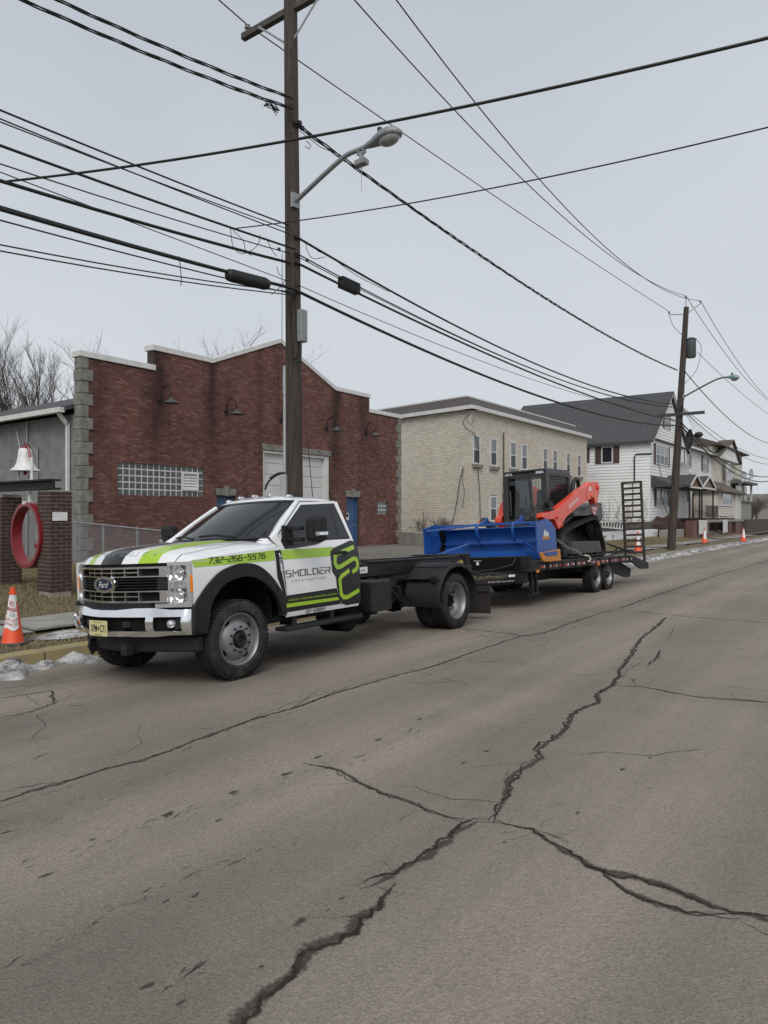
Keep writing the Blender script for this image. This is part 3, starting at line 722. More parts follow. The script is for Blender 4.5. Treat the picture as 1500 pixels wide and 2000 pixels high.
for i, (y, z, lab) in enumerate([(13.68,5.2,'leftmost of the five gooseneck barn lamps on the brick hall, under the parapet step'),(16.33,5.17,'gooseneck barn lamp on the brick hall, second from the left'),
        (18.97,5.18,'gooseneck barn lamp half hidden behind the near utility pole'),(21.53,5.12,'gooseneck barn lamp just right of the near utility pole, above the garage door corner'),(24.11,5.16,'rightmost gooseneck barn lamp on the brick hall, above the blue door')]):
    o = bl if i == 0 else copy_tree(bl)
    o.location = (XF+.02, y, z); tag(o, lab, 'lamp', 'gooseneck lamps on the brick hall')

# ---------------- bell monument
bz = .33
c0 = hit(99,1158,Z=bz); px0, py0 = c0.x, c0.y
def pillar(x0, y0, dx, dy, h, label):
    t = thing('brick_pillar', label, 'pillar', (x0-dx/2, y0+dy/2, bz), 0, 'brick pillars of the bell monument')
    MB().box((-dx/2+.014,-dy/2+.014,-.1),(dx/2-.014,dy/2-.014,h)).build('mortar_core', MT['mortar_l'], t)
    full = {}
    cz = .0677
    def br(u0, u1, v0, v1, z):
        k = (round(u1-u0,3), round(v1-v0,3))
        if k not in full:
            full[k] = MB().box((-k[0]/2+.007,-k[1]/2+.007,.006),(k[0]/2-.007,k[1]/2-.007,cz-.006)).mesh('brick', MT['brick_dark'])
        inst('brick', full[k], t, ((u0+u1)/2+random.uniform(-.002,.002), (v0+v1)/2+random.uniform(-.002,.002), z), (0,0,random.uniform(-.01,.01)))
    nz_ = int(h/cz); w = .1
    for r in range(nz_):
        z = r*cz; odd = r % 2
        # visible faces: road side (+X), near side (-Y); back faces too
        for sx in (1, -1):
            xa, xb = (dx/2-w, dx/2) if sx > 0 else (-dx/2, -dx/2+w)
            a, b = (-dy/2, dy/2) if odd else (-dy/2+w, dy/2-w)
            n = max(1, round((b-a)/.21))
            for i in range(n): br(xa, xb, a+(b-a)*i/n, a+(b-a)*(i+1)/n, z)
        for sy in (1, -1):
            ya, yb = (dy/2-w, dy/2) if sy > 0 else (-dy/2, -dy/2+w)
            a, b = (-dx/2+w, dx/2-w) if odd else (-dx/2, dx/2)
            n = max(1, round((b-a)/.21))
            for i in range(n): br(a+(b-a)*i/n, a+(b-a)*(i+1)/n, ya, yb, z)
    return t
e1 = hit(145,1157,Z=bz)
DX, DY = .46, max(.4, e1.y-py0)
P1 = pillar(px0, py0, DX, DY, 1.78, 'brown brick pillar with small white plaque, right of the red ring')
m = MB(); m.box((DX/2+.001,-DY/2+.03,1.25),(DX/2+.012,-DY/2+.3,1.4)).build('plaque', MT['paper'], P1)
pq = []
for i, s in enumerate(('IN MEMORY', 'OF ALL', 'MEMBERS')): pass
l1 = hit(37,1136,Z=bz+.02); P2 = pillar(px0-1.78, py0+.02, DX, DY, 1.74, 'brown brick pillar at the left edge of the photo')
bc = (px0-DX/2-.89, py0+DY/2)
bt = bz+1.8
beam = MB(); ya, yb = py0-.02, py0+DY*.62
for z0, z1, a, b in ((bt,bt+.03,ya,yb),(bt+.15,bt+.18,ya,yb),(bt+.03,bt+.15,(ya+yb)/2-.02,(ya+yb)/2+.02)): beam.box((px0-2.9,a,z0),(px0-.10,b,z1))
tag(beam.build('steel_beam', MT['black_steel']), 'black steel I-beam lying across the two brick pillars', 'beam')
bell = thing('bell', 'white cast bell with red yoke standing on the black beam', 'bell', (px0-1.02, bc[1]-.12, bt+.18)); bell.scale = (.74,.74,.8)
MB().lathe([(.001,.60),(.12,.59),(.15,.55),(.165,.42),(.19,.28),(.24,.17),(.33,.10),(.335,.075),(.30,.08),(.2,.15),(.14,.4),(.001,.5)], (0,0,.14), 'Z', 28).build('bell_body', MT['white_enamel'], bell, smooth=50)
MB().tube([(0,-.02,.62),(0,0,.3),(0,0,.24)], .012, 6).ball((0,0,.17), .05, 8).build('clapper', MT['red'], bell)
MB().box((-.13,-.05,.73),(.13,.05,.79)).tube([(-.12,0,.76),(-.2,0,.66),(-.22,0,.56),(-.30,0,.5)], .03, 6).tube([(.12,0,.76),(.2,0,.66),(.22,0,.56),(.30,0,.5)], .03, 6).cyl((0,0,.79),(0,0,.88),.02,n=8).build('yoke', MT['red'], bell, smooth=50)
for s in (-1, 1): MB().tube([(s*.31,0,.52),(s*.31,0,0)], .035, 8).box((s*.31-.06,-.06,0),(s*.31+.06,.06,.02)).build('support', MT['white_enamel'], bell, smooth=50)
ring = thing('gong_ring', 'red iron ring hanging below the beam between the brick pillars', 'ring', (px0-DX-.40, bc[1]-.12, bt-1.46), math.radians(-4))
MB().lathe([(.53,-.09),(.60,-.09),(.60,.09),(.53,.09)], (0,0,.64), 'Y', 44, True).build('ring_band', MT['red'], ring, smooth=40)
MB().box((-.05,-.11,1.2),(.05,.11,1.26)).box((-.025,-.02,1.25),(.025,.02,1.46)).build('hanger', MT['white_enamel'], ring)
ham = thing('striker', 'white rod with red hammer head hanging inside the red ring', 'striker', (px0-DX-.36, bc[1]+.02, bt-.01))
MB().cyl((0,0,0),(0,0,-.98),.018,n=8).build('rod', MT['white_enamel'], ham)
MB().cyl((-.07,0,-1.0),(.07,0,-1.0),.045,n=10).build('hammer_head', MT['red'], ham)

# ---------------- chain-link fence
fa, fb = Vector((-17.5, hit(147,1020,X=-17.5).y, 0)), Vector((-11.4, hit(345,1041,X=-11.4).y, 0))
fe = thing('chain_link_fence', 'low galvanised chain-link fence between brick pillar and brick hall', 'fence', (0,0,0))
def fp(u, z): p = fa.lerp(fb, u); return Vector((p.x, p.y, (1.50-.16*u)*z+.36*(1-z)-.05*(1-z)*u))
MB().tube([fp(0,1), fp(1.15,1)], .022, 8).build('top_rail', MT['galv'], fe, smooth=60)
for u in (0, .34, .68, 1.0): MB().tube([fp(u,-.1), fp(u,1.03)], .026, 8).build('post', MT['galv'], fe, smooth=60)
ln = (fb-fa).length; cm = MB(); nn = int(ln*1.15/.062)
for i in range(-18, nn):
    for s in (1, -1):
        u0 = i*.062/ln; u1 = u0+1.1/ln
        za, zb = 0.0, 1.0
        if s < 0: za, zb = zb, za
        a, b = (max(0,u0), min(1.15,u1))
        if b <= a: continue
        ka, kb = (a-u0)/(u1-u0), (b-u0)/(u1-u0)
        cm.tube([fp(a, za+(zb-za)*ka), fp(b, za+(zb-za)*kb)], .0028, 3, False)
stuff(cm.build('wire_mesh', MT['galv'], fe, fix=False))

# ================================================================== the truck (local x forward, y to its left, z up)
ROLL = .052
truck = thing('truck', 'white and lime green construction chassis truck parked at the kerb', 'truck', (-6.425, 5.0, -.052))
truck.rotation_euler = (ROLL, 0, math.radians(-90))
def pl(P, x):
    if x <= P[0][0]: return P[0][1]
    for (a, b), (c, d) in zip(P[:-1], P[1:]):
        if x <= c: return b+(d-b)*(x-a)/(c-a)
    return P[-1][1]
WP = [(.3,.94),(.5,.955),(.62,.985),(.9,1.0),(1.18,1.0),(1.30,.985),(1.40,.955),(1.86,.735),(1.93,.62)]
def Wd(z): return pl(WP, z)
def side_panel(name, poly, off, mat, parent, side=1, back=None, levels=(.5,.62,.76,.9,1.05,1.18,1.24,1.30,1.35,1.40,1.52,1.64,1.75,1.86), smooth=30):
    """skin following the cab side; with back= it gets a rim of real depth"""
    bm = bmesh.new()
    bm.faces.new([bm.verts.new((x, 0, z)) for x, z in poly])
    if back is not None:
        r = bmesh.ops.extrude_face_region(bm, geom=bm.faces[:])
        for v in r['geom']:
            if isinstance(v, bmesh.types.BMVert): v.co.y = 1
    for zl in levels:
        bmesh.ops.bisect_plane(bm, geom=bm.verts[:]+bm.edges[:]+bm.faces[:], plane_co=(0,0,zl), plane_no=(0,0,1))
    bmesh.ops.triangulate(bm, faces=[f for f in bm.faces if len(f.verts) > 4])
    for v in bm.verts:
        o = off if (back is None or v.co.y < .5) else back
        v.co.y = side*(Wd(v.co.z)+o)
    bmesh.ops.recalc_face_normals(bm, faces=bm.faces)
    if back is None:                                   # open skin: outward
        for f in bm.faces:
            if f.normal.y*side < 0: f.normal_flip()
    lim = math.radians(smooth)
    for f in bm.faces: f.smooth = True
    for e in bm.edges: e.smooth = len(e.link_faces) == 2 and e.calc_face_angle(0) < lim
    me = bpy.data.meshes.new(name); bm.to_mesh(me); bm.free(); me.materials.append(mat)
    o = bpy.data.objects.new(name, me); COL.objects.link(o); o.parent = parent; return o
def sfn(off, side=1): return lambda x, z: (x, side*(Wd(z)+off), z)
def seam(P, w=.007): return strokes([P], w)
MT['seam'] = pm('panel_gap', (.01,.01,.01), None, 8, .8)
FO = [(.581,.791),(.519,.879),(.384,1.011),(.213,1.121),(-.032,1.175),(-.256,1.144),(-.436,1.028),(-.567,.886),(-.65,.757),(-.687,.577)]
FI = [(.386,.771),(.336,.862),(.229,.963),(.084,1.02),(-.117,1.037),(-.292,.986),(-.437,.883),(-.536,.768),(-.599,.641),(-.61,.577)]
FO = [tuple(v) for v in sm(FO, 4)]; FI = [tuple(v) for v in sm(FI, 4)]
def zft(x): return pl([(-.66,1.335),(0,1.29),(.58,1.238)], x)
for s in (1, -1):
    cs = side_panel('cab_side', [(-.64,.57),(-.62,1.335),(-.53,1.42),(-.66,1.475),(-1.22,1.862),(-1.9,1.872),(-1.94,1.84),(-1.945,1.77),(-1.95,1.38),(-1.99,1.28),(-2.02,.57)], 0, MT['white_paint'], truck, s)
    fn_ = side_panel('fender', [(.57,.79),(.578,1.238),(0,1.29),(-.66,1.335),(-.69,.57),(-.61,.577)]+FI[::-1]+[(.40,.78)], .003, MT['white_paint'], truck, s)
    side_panel('stripe', [(.55,1.168),(.585,1.232),(.583,1.237),(-.54,1.292),(-.535,1.181)], .005, MT['green'], fn_, s)
    if s > 0:
        T_, w = stroke_text('732-266-5576', .55, .95, .18)
        decal('lettering', [[Vector((p.x, p.y)) for p in q] for q in fit(T_, 0, 1, 0, 1)], lambda u, v: (.375-.775*u, Wd(1.2)+.0065, 1.19+.064*v+.017*u), MT['ink'], fn_, (0, 1, 0))
    fl = side_panel('wheel_flare', FO+[(-.61,.577)]+FI[::-1][1:]+[(.41,.52),(.585,.52)], .035, MT['black_plastic'], truck, s, back=-.02, smooth=25)
    dr = side_panel('door', [(-.697,.60),(-.677,.796),(-.636,1.283),(-.68,1.45),(-1.235,1.84),(-1.86,1.866),(-1.881,1.356),(-1.868,.60)], .004, MT['white_paint'], truck, s)
    decal('door_gap', seam([(-.697,.60),(-.677,.796),(-.636,1.283),(-.68,1.47),(-1.235,1.848),(-1.862,1.868)])+seam([(-1.881,1.39),(-1.868,.60),(-.697,.60)])+seam([(-1.862,1.868),(-1.881,1.39)], .005), sfn(.0055, s), MT['seam'], dr)
    side_panel('window_surround', [(-.709,1.297),(-.676,1.389),(-.772,1.509),(-1.24,1.81),(-1.865,1.837),(-1.895,1.383),(-1.43,1.378),(-1.263,1.332),(-.837,1.30)], .007, MT['black_vinyl'], dr, s)
    side_panel('window', [(-.80,1.345),(-.79,1.50),(-1.249,1.792),(-1.715,1.82),(-1.645,1.402),(-1.41,1.398),(-1.263,1.355)], .010, MT['glass'], dr, s)
    side_panel('quarter_window', [(-1.765,1.822),(-1.852,1.82),(-1.875,1.40),(-1.69,1.402)], .010, MT['glass'], cs, s)
    side_panel('stripe', [(-.652,1.182),(-.64,1.289),(-1.537,1.292),(-1.537,1.185)], .006, MT['green'], dr, s)
    side_panel('lower_band', [(-.69,.605),(-.678,.785),(-1.56,.798),(-1.64,.62),(-1.64,.605)], .006, MT['black_vinyl'], dr, s)
    side_panel('lower_stripe', [(-.685,.652),(-.683,.695),(-1.59,.688),(-1.60,.652)], .008, MT['green'], dr, s)
    LB = [(-1.458,1.20),(-1.47,1.24),(-1.526,1.278),(-1.88,1.362),(-1.95,1.352),(-1.986,1.325),(-2.0,1.24),(-2.028,.576),(-1.76,.573),(-1.66,.60),(-1.62,.65),(-1.56,.82),(-1.545,.93),(-1.482,1.0)]
    side_panel('emblem_ground', LB, .009, MT['black_vinyl'], dr, s)
    S_ = [[(-1.924,1.279),(-1.60,1.207),(-1.545,1.185),(-1.535,1.097),(-1.57,1.05),(-1.62,1.046),(-1.88,1.134),(-1.945,1.128),(-1.962,1.10),(-1.966,1.03),(-1.93,.995),(-1.858,.972)],
          [(-1.80,.995),(-1.65,.935),(-1.612,.896),(-1.64,.715),(-1.69,.675),(-1.761,.672),(-1.99,.738)]]
    decal('emblem', [[Vector(p) for p in q] for q in strokes(S_, .052)], sfn(.0112, s), MT['green'], dr, (0, s, 0))
    k = 1 if s > 0 else -1
    def word(txt, x0, x1, z0, z1, mat, w=.5, gap=1.0, shear=0, off=.0085, par=dr):
        q, _ = stroke_text(txt, w, gap, shear); q = fit(q, 0, 1, 0, 1)
        decal('lettering', q, lambda u, v: (x0+(x1-x0)*(u if s > 0 else 1-u), s*(Wd(z0+(z1-z0)*v)+off), z0+(z1-z0)*v), mat, par, (0, s, 0))
    word('SMOLDER', -.69, -1.45, .985, 1.066, MT['ink'], .42, .9)
    word('CONSTRUCTION', -.78, -1.365, .925, .953, MT['ink'], .4, 2.4)
    word('#CONCRETE.EXCAVATION/HARDSCAPING.MASONRY#', -.72, -1.555, .718, .742, MT['green'], .5, 1.0, .2, .0105)
    rock = side_panel('rocker', [(-.70,.545),(-.70,.598),(-1.87,.598),(-2.0,.575),(-2.0,.545)], .006, MT['white_paint'], truck, s)
    word('DOT 4208859', -1.02, -1.36, .553, .592, MT['ink'], .6, .9, .12, .009, rock)
    vn = side_panel('fender_vent', [(-.545,1.287),(-.63,1.292),(-.692,.795),(-.66,.79),(-.566,.99)], .018, MT['black_plastic'], truck, s, back=-.01)
    q, _ = stroke_text('F600', .7, 1.2); q = fit(q, 0, 1, 0, 1)
    decal('badge', q, lambda u, v: (-.585-.045*v-.014*u, s*(Wd(1.1)+.021), 1.235-.17*u), MT['chrome_grey'], vn)
    decal('vent_trim', strokes([[(-.60,1.25),(-.625,1.05),(-.645,.95),(-.683,.80)]], .018), sfn(.022, s), MT['chrome'], vn)
    hd = MB(); hd.tube([(-1.53,s*1.0,1.222),(-1.56,s*1.035,1.226),(-1.72,s*1.035,1.222),(-1.765,s*1.0,1.215)], .019, 8); hd.build('handle', MT['black_plastic'], dr, smooth=60)
    # towing mirror
    mr = MB(); mr.box((-.98,s*1.17,1.36),(-.84,s*1.40,1.655)); mo = mr.build('mirror', MT['black_plastic'], truck, bevel=.05)
    a = MB().box((-.84,s*.97,1.50),(-.77,s*1.18,1.545)).box((-.84,s*.97,1.375),(-.77,s*1.18,1.42)).box((-.86,s*.95,1.33),(-.70,s*.985,1.56)); a.build('mirror_arm', MT['black_plastic'], mo, bevel=.01)
    MB().box((-.97,s*1.392,1.43),(-.85,s*1.410,1.472)).box((-.855,s*1.335,1.43),(-.834,s*1.41,1.472)).build('turn_signal', MT['chrome'], mo, bevel=.008)
    MB().box((-.985,s*1.20,1.39),(-.979,s*1.38,1.62)).build('mirror_glass', MT['glass'], mo)
    # step board
    st = MB(); st.box((-.62,s*.88,.40),(-1.95,s*1.08,.445)); so = st.build('step', MT['black_plastic'], truck, bevel=.012)
    MB().box((-1.55,s*.75,.44),(-1.48,s*.95,.56)).box((-.9,s*.75,.44),(-.83,s*.95,.56)).build('bracket', MT['black_steel'], so)
# hood
def bow(l): return .86-.31*abs(l)**1.5
def wsb(l): return -.33-.27*(abs(l)/.84)**2
ZC = [(0,1.222),(.02,1.262),(.06,1.315),(.13,1.352),(.3,1.385),(.65,1.415),(1,1.428)]
DR = [(0,0),(.38,0),(.45,.016),(.6,.02),(.78,.04),(.86,.055)]
def hoodp(l, s, off=0):
    a = abs(l); xf = bow(min(a, 1.0))-.045+(0.02 if a > .6 else 0); xb = wsb(min(a,.86))+.05
    x = xf+(xb-xf)*s; z = pl(ZC, s)-pl(DR, a)*min(1, s*8)
    if a > .86:
        k = (a-.86)/(1-.86); zz = zft(x); z0 = pl(ZC, s)-.055*min(1, s*8)
        z = z0+(zz-z0)*k**1.4; y = .86+(Wd(zz)+.003-.86)*k**.8
    else: y = a
    return (x, math.copysign(y, l) if l else 0, z+off)
lc = [0,.06,.12,.18,.24,.31,.38,.45,.52,.6,.68,.77,.86,.9,.94,.97,1.0]; lc = [-v for v in lc[:0:-1]]+lc
ss = [0,.01,.02,.04,.06,.09,.13,.2,.3,.4,.5,.6,.7,.8,.9,1.0]
hm = MB(); hm.grid([[hoodp(l, s) for l in lc] for s in ss])
n = len(lc)-1; hm.m = []
for i in range(len(ss)-1):
    for j in range(n):
        c = abs(lc[j]+lc[j+1])/2; hm.m.append(1 if c < .18 else 0 if c < .38 else 2 if c < .6 else 0)
hood = hm.build('hood', [MT['white_paint'], MT['black_vinyl'], MT['green']], truck, smooth=35)
for s_ in (1, -1):
    hg = MB()
    P = [(s_*(.78+.055*math.sin(math.pi*min(1, u*1.2+.1))), u) for u in ss]
    for (a, u), (b, v) in zip(P[:-1], P[1:]):
        hg.grid([[hoodp(a-s_*.0035, u, .006), hoodp(a+s_*.0035, u, .006)], [hoodp(b-s_*.0035, v, .006), hoodp(b+s_*.0035, v, .006)]])
    hg.build('hood_gap', MT['seam'], hood, fix=False)
q, _ = stroke_text('SUPER DUTY', .26, 1.1); q = fit(q, 0, 1, 0, 1)
MT['emboss'] = pm('embossed_letter', (.16,.17,.15), (.34,.35,.32), 4, .35, rv=.05)
decal('lettering', q, lambda u, v: hoodp(-.56+1.12*u, .045+.04*v, .0055), MT['emboss'], hood)
# windshield, pillars, roof, cowl, back wall
def wsp(l, t):                                   # l in -1..1
    b = Vector((wsb(l*.84), l*.84, 1.425)); e = Vector((-1.10-.13*l*l, l*.675, 1.885-.022*l*l))
    p = b.lerp(e, t); p.x += .035*math.sin(math.pi*t); return p
ln_ = [i/8 for i in range(-8, 9)]
MB().grid([[wsp(l, t/6) for l in ln_] for t in range(7)]).build('windshield', MT['glass'], truck, smooth=60)
wf = MB()
for l0, l1 in ((-1,-.955),(.955,1)): wf.grid([[wsp(l0, t/6)+Vector((.004,0,.003)), wsp(l1, t/6)+Vector((.004,0,.003))] for t in range(7)])
wf.grid([[wsp(l, t)+Vector((.004,0,.003)) for l in ln_] for t in (.955, 1)]); wf.grid([[wsp(l, t)+Vector((.004,0,.003)) for l in ln_] for t in (0, .05)])
wf.build('windshield_frit', MT['black_vinyl'], truck, smooth=60)
for s in (1, -1):
    ap = MB(); E1 = [wsp(s, t/6) for t in range(7)]; zz = [1.428,1.475,1.552,1.63,1.71,1.79,1.862]
    xx = [-.55,-.66,-.77,-.885,-1.0,-1.115,-1.22]
    E2 = [Vector((x, s*Wd(z), z)) for x, z in zip(xx, zz)]
    ap.grid([[a, a.lerp(b,.5)+Vector((.02,s*.012,.012)), b] for a, b in zip(E1, E2)]); ap.build('pillar', MT['white_paint'], truck, smooth=50)
for s in (1, -1):                                 # corner between hood, pillar and door
    R0 = [Vector(hoodp(s*l, 1.0)) for l in (.76,.82,.86,.9,.94,.97,1.0)]
    R1 = [wsp(s*.92, 0), wsp(s, 0)]+[wsp(s, 0).lerp(Vector((-.64, s*(Wd(1.335)+.003), 1.335)), k/5) for k in range(1, 6)]
    MB().grid([R0, [a.lerp(b,.5)+Vector((0,0,.006)) for a, b in zip(R0, R1)], R1]).build('cowl_corner', MT['white_paint'], truck, smooth=60)
def roofp(l, t):
    xf = -1.10-.13*l*l; x = xf+(-1.955-xf)*t; e = max(0, (t-.86)/.14)
    return Vector((x, l*.738, 1.862+.088*(1-abs(l)**2.6)**.8*(1-.35*e*e)*(.30+.70*min(1, t/.16)**.6)-.03*e*e))
roof = MB().grid([[roofp(i/10, t) for i in range(-10, 11)] for t in (0,.03,.08,.16,.3,.5,.7,.86,.92,.96,1.0)]).build('roof', MT['white_paint'], truck, smooth=45)
for l in (-.72,-.36,0,.36,.72):                   # clearance lamps
    p = roofp(l, .16); MB().ball((p.x, p.y, p.z+.006), .05, 10, (1.2,.8,.55)).build('clearance_lamp', MT['lamp_glass'], roof, smooth=60)
p = roofp(.35,.7); MB().ball((p.x,p.y,p.z), .09, 10, (1.3,.6,.6)).build('antenna_fin', MT['black_plastic'], roof, smooth=60)
decal('roof_frost', [[Vector((random.uniform(-.5,.5)+.03*math.cos(a), random.uniform(.04,.1)+.0*math.sin(a))) for a in (0,2,4)] for _ in range(26)], lambda u, v: roofp(u, v)+Vector((0,0,.004)), MT['snow'], roof)
cw = MB().grid([[(wsb(l*.84)+.07, l*.80, 1.405) for l in ln_], [(wsb(l*.84)-.01, l*.82, 1.418) for l in ln_]]); cw.build('cowl', MT['black_plastic'], truck, smooth=60)
for l0, l1 in ((.62,-.02),(-.1,-.75)):
    a, b = wsp(l0,.04), wsp(l1,.07); MB().tube([a+Vector((.03,0,.01)), (a+b)/2+Vector((.05,0,.035)), b+Vector((.02,0,.02))], .011, 6).build('wiper', MT['black_plastic'], truck)
bw = MB(); B = [(-1.955,1.86),(-1.95,1.77),(-1.955,1.38),(-1.995,1.28),(-2.02,.57)]
bw.grid([[(x, l*Wd(z)*.995, z) for l in (-1,-.5,0,.5,1)] for x, z in B]); bk = bw.build('cab_back', MT['white_paint'], truck, smooth=30)
MB().grid([[(-1.975, l*.62, 1.44), (-1.965, l*.58, 1.78)] for l in (-1,-.5,0,.5,1)]).build('rear_window', MT['glass'], bk)
MB().box((-2.0,-.93,.5),(.30,.93,.56)).box((-2.0,-.9,.56),(-.7,.9,.62)).build('floor_pan', MT['dark'], truck)
for s in (1, -1):                                 # wheel-well liners
    wl = MB(); A = [(.47*math.cos(a)-.05, .62+.45*math.sin(a)) for a in [math.pi*(-.08+1.16*i/16) for i in range(17)]]
    wl.grid([[(x, s*.95, z), (x, s*.52, z)] for x, z in A]); wl.add([(x, s*.52, z) for x, z in A], [tuple(range(17))]); wl.build('wheel_well', MT['dark'], truck, smooth=50, fix=False)
# ---- front end (u = lateral, z, out = distance in front of the bowed face)
def fp3(l, z, o): return (bow(l)+o, l, z)
def fbox(m, l0, l1, z0, z1, o0, o1, n=None):
    n = n or max(1, int(abs(l1-l0)/.12)+1)
    for i in range(n):
        a, b = l0+(l1-l0)*i/n, l0+(l1-l0)*(i+1)/n
        v = [fp3(a,z0,o0),fp3(b,z0,o0),fp3(b,z1,o0),fp3(a,z1,o0),fp3(a,z0,o1),fp3(b,z0,o1),fp3(b,z1,o1),fp3(a,z1,o1)]
        f = [(4,5,6,7),(0,1,5,4),(2,3,7,6)]
        if i == 0: f.append((3,0,4,7))
        if i == n-1: f.append((1,2,6,5))
        m.add(v, f)
    return m
gr = fbox(MB(), -.98, .98, .77, 1.22, -.14, -.055); gr.build('grille_backing', MT['dark'], truck)
g = MB()
fbox(g, -.735, .735, 1.172, 1.190, -.05, 0); fbox(g, -.735, .735, .838, .855, -.05, 0)
fbox(g, -.735, .735, 1.088, 1.100, -.05, -.002); fbox(g, -.735, .735, .942, .954, -.05, -.002)
for z0, z1 in ((1.100,1.172),(.855,.942)):
    zm = (z0+z1)/2
    fbox(g, -.42, .42, zm-.005, zm+.005, -.05, -.006)
    for l in (-.42,-.26,-.09,.09,.26,.42): fbox(g, l-.006, l+.006, z0, z1, -.05, -.005, 1)
for s in (1, -1):
    for z0, z1 in ((1.086,1.190),(.838,.956)): fbox(g, s*.655, s*.735, z0, z1, -.06, .004, 2)
grille = g.build('grille', MT['chrome_s'], truck, smooth=30)
gb = MB()
for k in range(4): fbox(gb, -.62, .62, .975+.028*k, .983+.028*k, -.05, -.012)
for s in (1, -1): fbox(gb, s*.62, s*.735, .965, 1.078, -.06, -.008)
gb.build('grille_bar', MT['black_plastic'], grille)
ov = MB()
for r0, z_, o in ((1,0,.0),): pass
def oval(m, rl, rz, o, z=1.022, n=28, dome=0):
    P = [(rl*math.cos(2*math.pi*i/n), z+rz*math.sin(2*math.pi*i/n)) for i in range(n)]
    v = [(bow(0)+o, l, zz) for l, zz in P]+[(bow(0)+o+dome, 0, z)]+[(bow(0)-.03, l, zz) for l, zz in P]
    m.add(v, [(i, (i+1)%n, n) for i in range(n)]+[(i, (i+1)%n, n+1+(i+1)%n, n+1+i) for i in range(n)])
oval(ov, .178, .084, .015); badge = ov.build('badge', MT['chrome'], truck, smooth=40)
MT['navy'] = pm('navy_enamel', (.012,.018,.055), (.010,.015,.045), 5, .15, coat=.5)
o2 = MB(); oval(o2, .135, .059, .021); o2.build('badge_field', MT['navy'], badge)
q, w = font_polys('Ford', .45, .0); q = fit(q, 0, 1, 0, 1)
decal('badge_script', q, lambda u, v: (bow(0)+.0225, -.085+.17*u, .993+.06*v), MT['ink_white'], badge)
# headlights
for s in (1, -1):
    h = MB(); fbox(h, s*.735, s*1.0, 1.195, 1.228, -.16, .0, 4); fbox(h, s*.60, s*1.0, .79, .828, -.16, .0, 4); fbox(h, s*.925, s*1.0, .828, 1.195, -.16, -.002, 2)
    fbox(h, s*.738, s*.752, .828, 1.195, -.06, -.004, 1)
    ho = h.build('headlight', MT['chrome_grey'], truck, smooth=30)
    b = fbox(MB(), s*.75, s*.926, .828, 1.195, -.12, -.05, 3); b.build('lamp_housing', MT['chrome_grey'], ho)
    for zc_ in (1.12,.905):
        l = s*.838; r = MB(); r.lathe([(.006,-.02),(.03,-.012),(.06,.02),(.072,.03)], (bow(l)-.05, l, zc_), 'X', 16); r.build('reflector', MT['chrome'], ho, smooth=60)
        MB().ball((bow(l)-.04, l, zc_), .03, 10).build('bulb', MT['lamp_glass'], ho, smooth=60)
    m = fbox(MB(), s*.755, s*.922, .965, 1.045, -.05, -.008, 2); m.build('park_lamp', MT['lamp_glass'], ho, bevel=.006)
    m = fbox(MB(), s*.957, s*.998, .935, 1.10, -.03, .006, 1)
    m.build('side_marker', MT['amber'], ho, bevel=.004)
    MB().box((.40,s*.90,.79),(.565,s*.985,1.222)).build('headlight_side', MT['chrome_grey'], ho, bevel=.01)
# bumper: pierced chrome skin, thickness by solidify
LL = [-.982,-.975,-.955,-.92,-.80,-.645,-.565,-.43,-.2,0,.2,.43,.565,.645,.80,.92,.955,.975,.982]
ZZ = [.512,.53,.567,.60,.66,.705,.735,.772]
def bpt(l, z):
    a = abs(l); t = (z-.512)/.26
    o = .05+.035*math.sin(math.pi*min(1, max(0, t)))
    x = bow(min(a, 1.0))+o
    if a > .96: x -= .02 if a < .978 else .06
    if z < .53 and a > .645: z = .527
    if z > .76 and .43 <= a <= .645: z += .018
    return (x, l, z)
bm_ = MB(); idx = {}
for i, z in enumerate(ZZ):
    for j, l in enumerate(LL): idx[i,j] = len(bm_.v); bm_.v.append(bpt(l, z))
for i in range(len(ZZ)-1):
    for j in range(len(LL)-1):
        zc_, lc_ = (ZZ[i]+ZZ[i+1])/2, (LL[j]+LL[j+1])/2
        if .567 < zc_ < .705 and (abs(lc_) < .565 or 0.645 < abs(lc_) < .92): continue
        bm_.f.append([idx[i,j], idx[i,j+1], idx[i+1,j+1], idx[i+1,j]]); bm_.m.append(0)
bp = bm_.build('bumper', MT['chrome'], truck, smooth=50)
bsol = bp.modifiers.new('thick', 'SOLIDIFY'); bsol.thickness = .035; bsol.offset = -1
bv = bp.modifiers.new('round', 'BEVEL'); bv.width = .010; bv.segments = 3; bv.limit_method = 'ANGLE'; bv.angle_limit = math.radians(50)
fbox(MB(), -1.0, 1.0, .53, .76, -.10, .02).build('bumper_backing', MT['dark'], bp)
bo = MB(); fbox(bo, -.56, .56, .772, .835, -.08, .03); bo.build('bumper_top_pad', MT['black_plastic'], bp)
for s in (1, -1):
    l = s*.79; MB().lathe([(.001,.045),(.028,.04),(.038,.03),(.042,-.02)], (bow(l)+.03, l, .635), 'X', 16).build('fog_lamp', MT['lamp_glass'], bp, smooth=50)
    fbox(MB(), s*.84, s*.915, .585, .69, .0, .045, 1).build('fog_panel', MT['black_plastic'], bp)
    fbox(MB(), s*.28, s*.36, .60, .66, .0, .06, 1).build('tow_hook', MT['black_steel'], bp, bevel=.01)
fbox(MB(), -.93, .95, .345, .50, -.14, -.07).build('air_dam', MT['black_plastic'], truck, bevel=.02)
MB().prism([(.66,.32),(.72,.27),(.76,.36),(.74,.44),(.62,.44)], 'Y', -.52, -.49).build('plough_mount', MT['black_steel'], truck); MB().box((.80,.24,.33),(.87,.34,.45)).build('plough_mount', MT['black_steel'], truck)
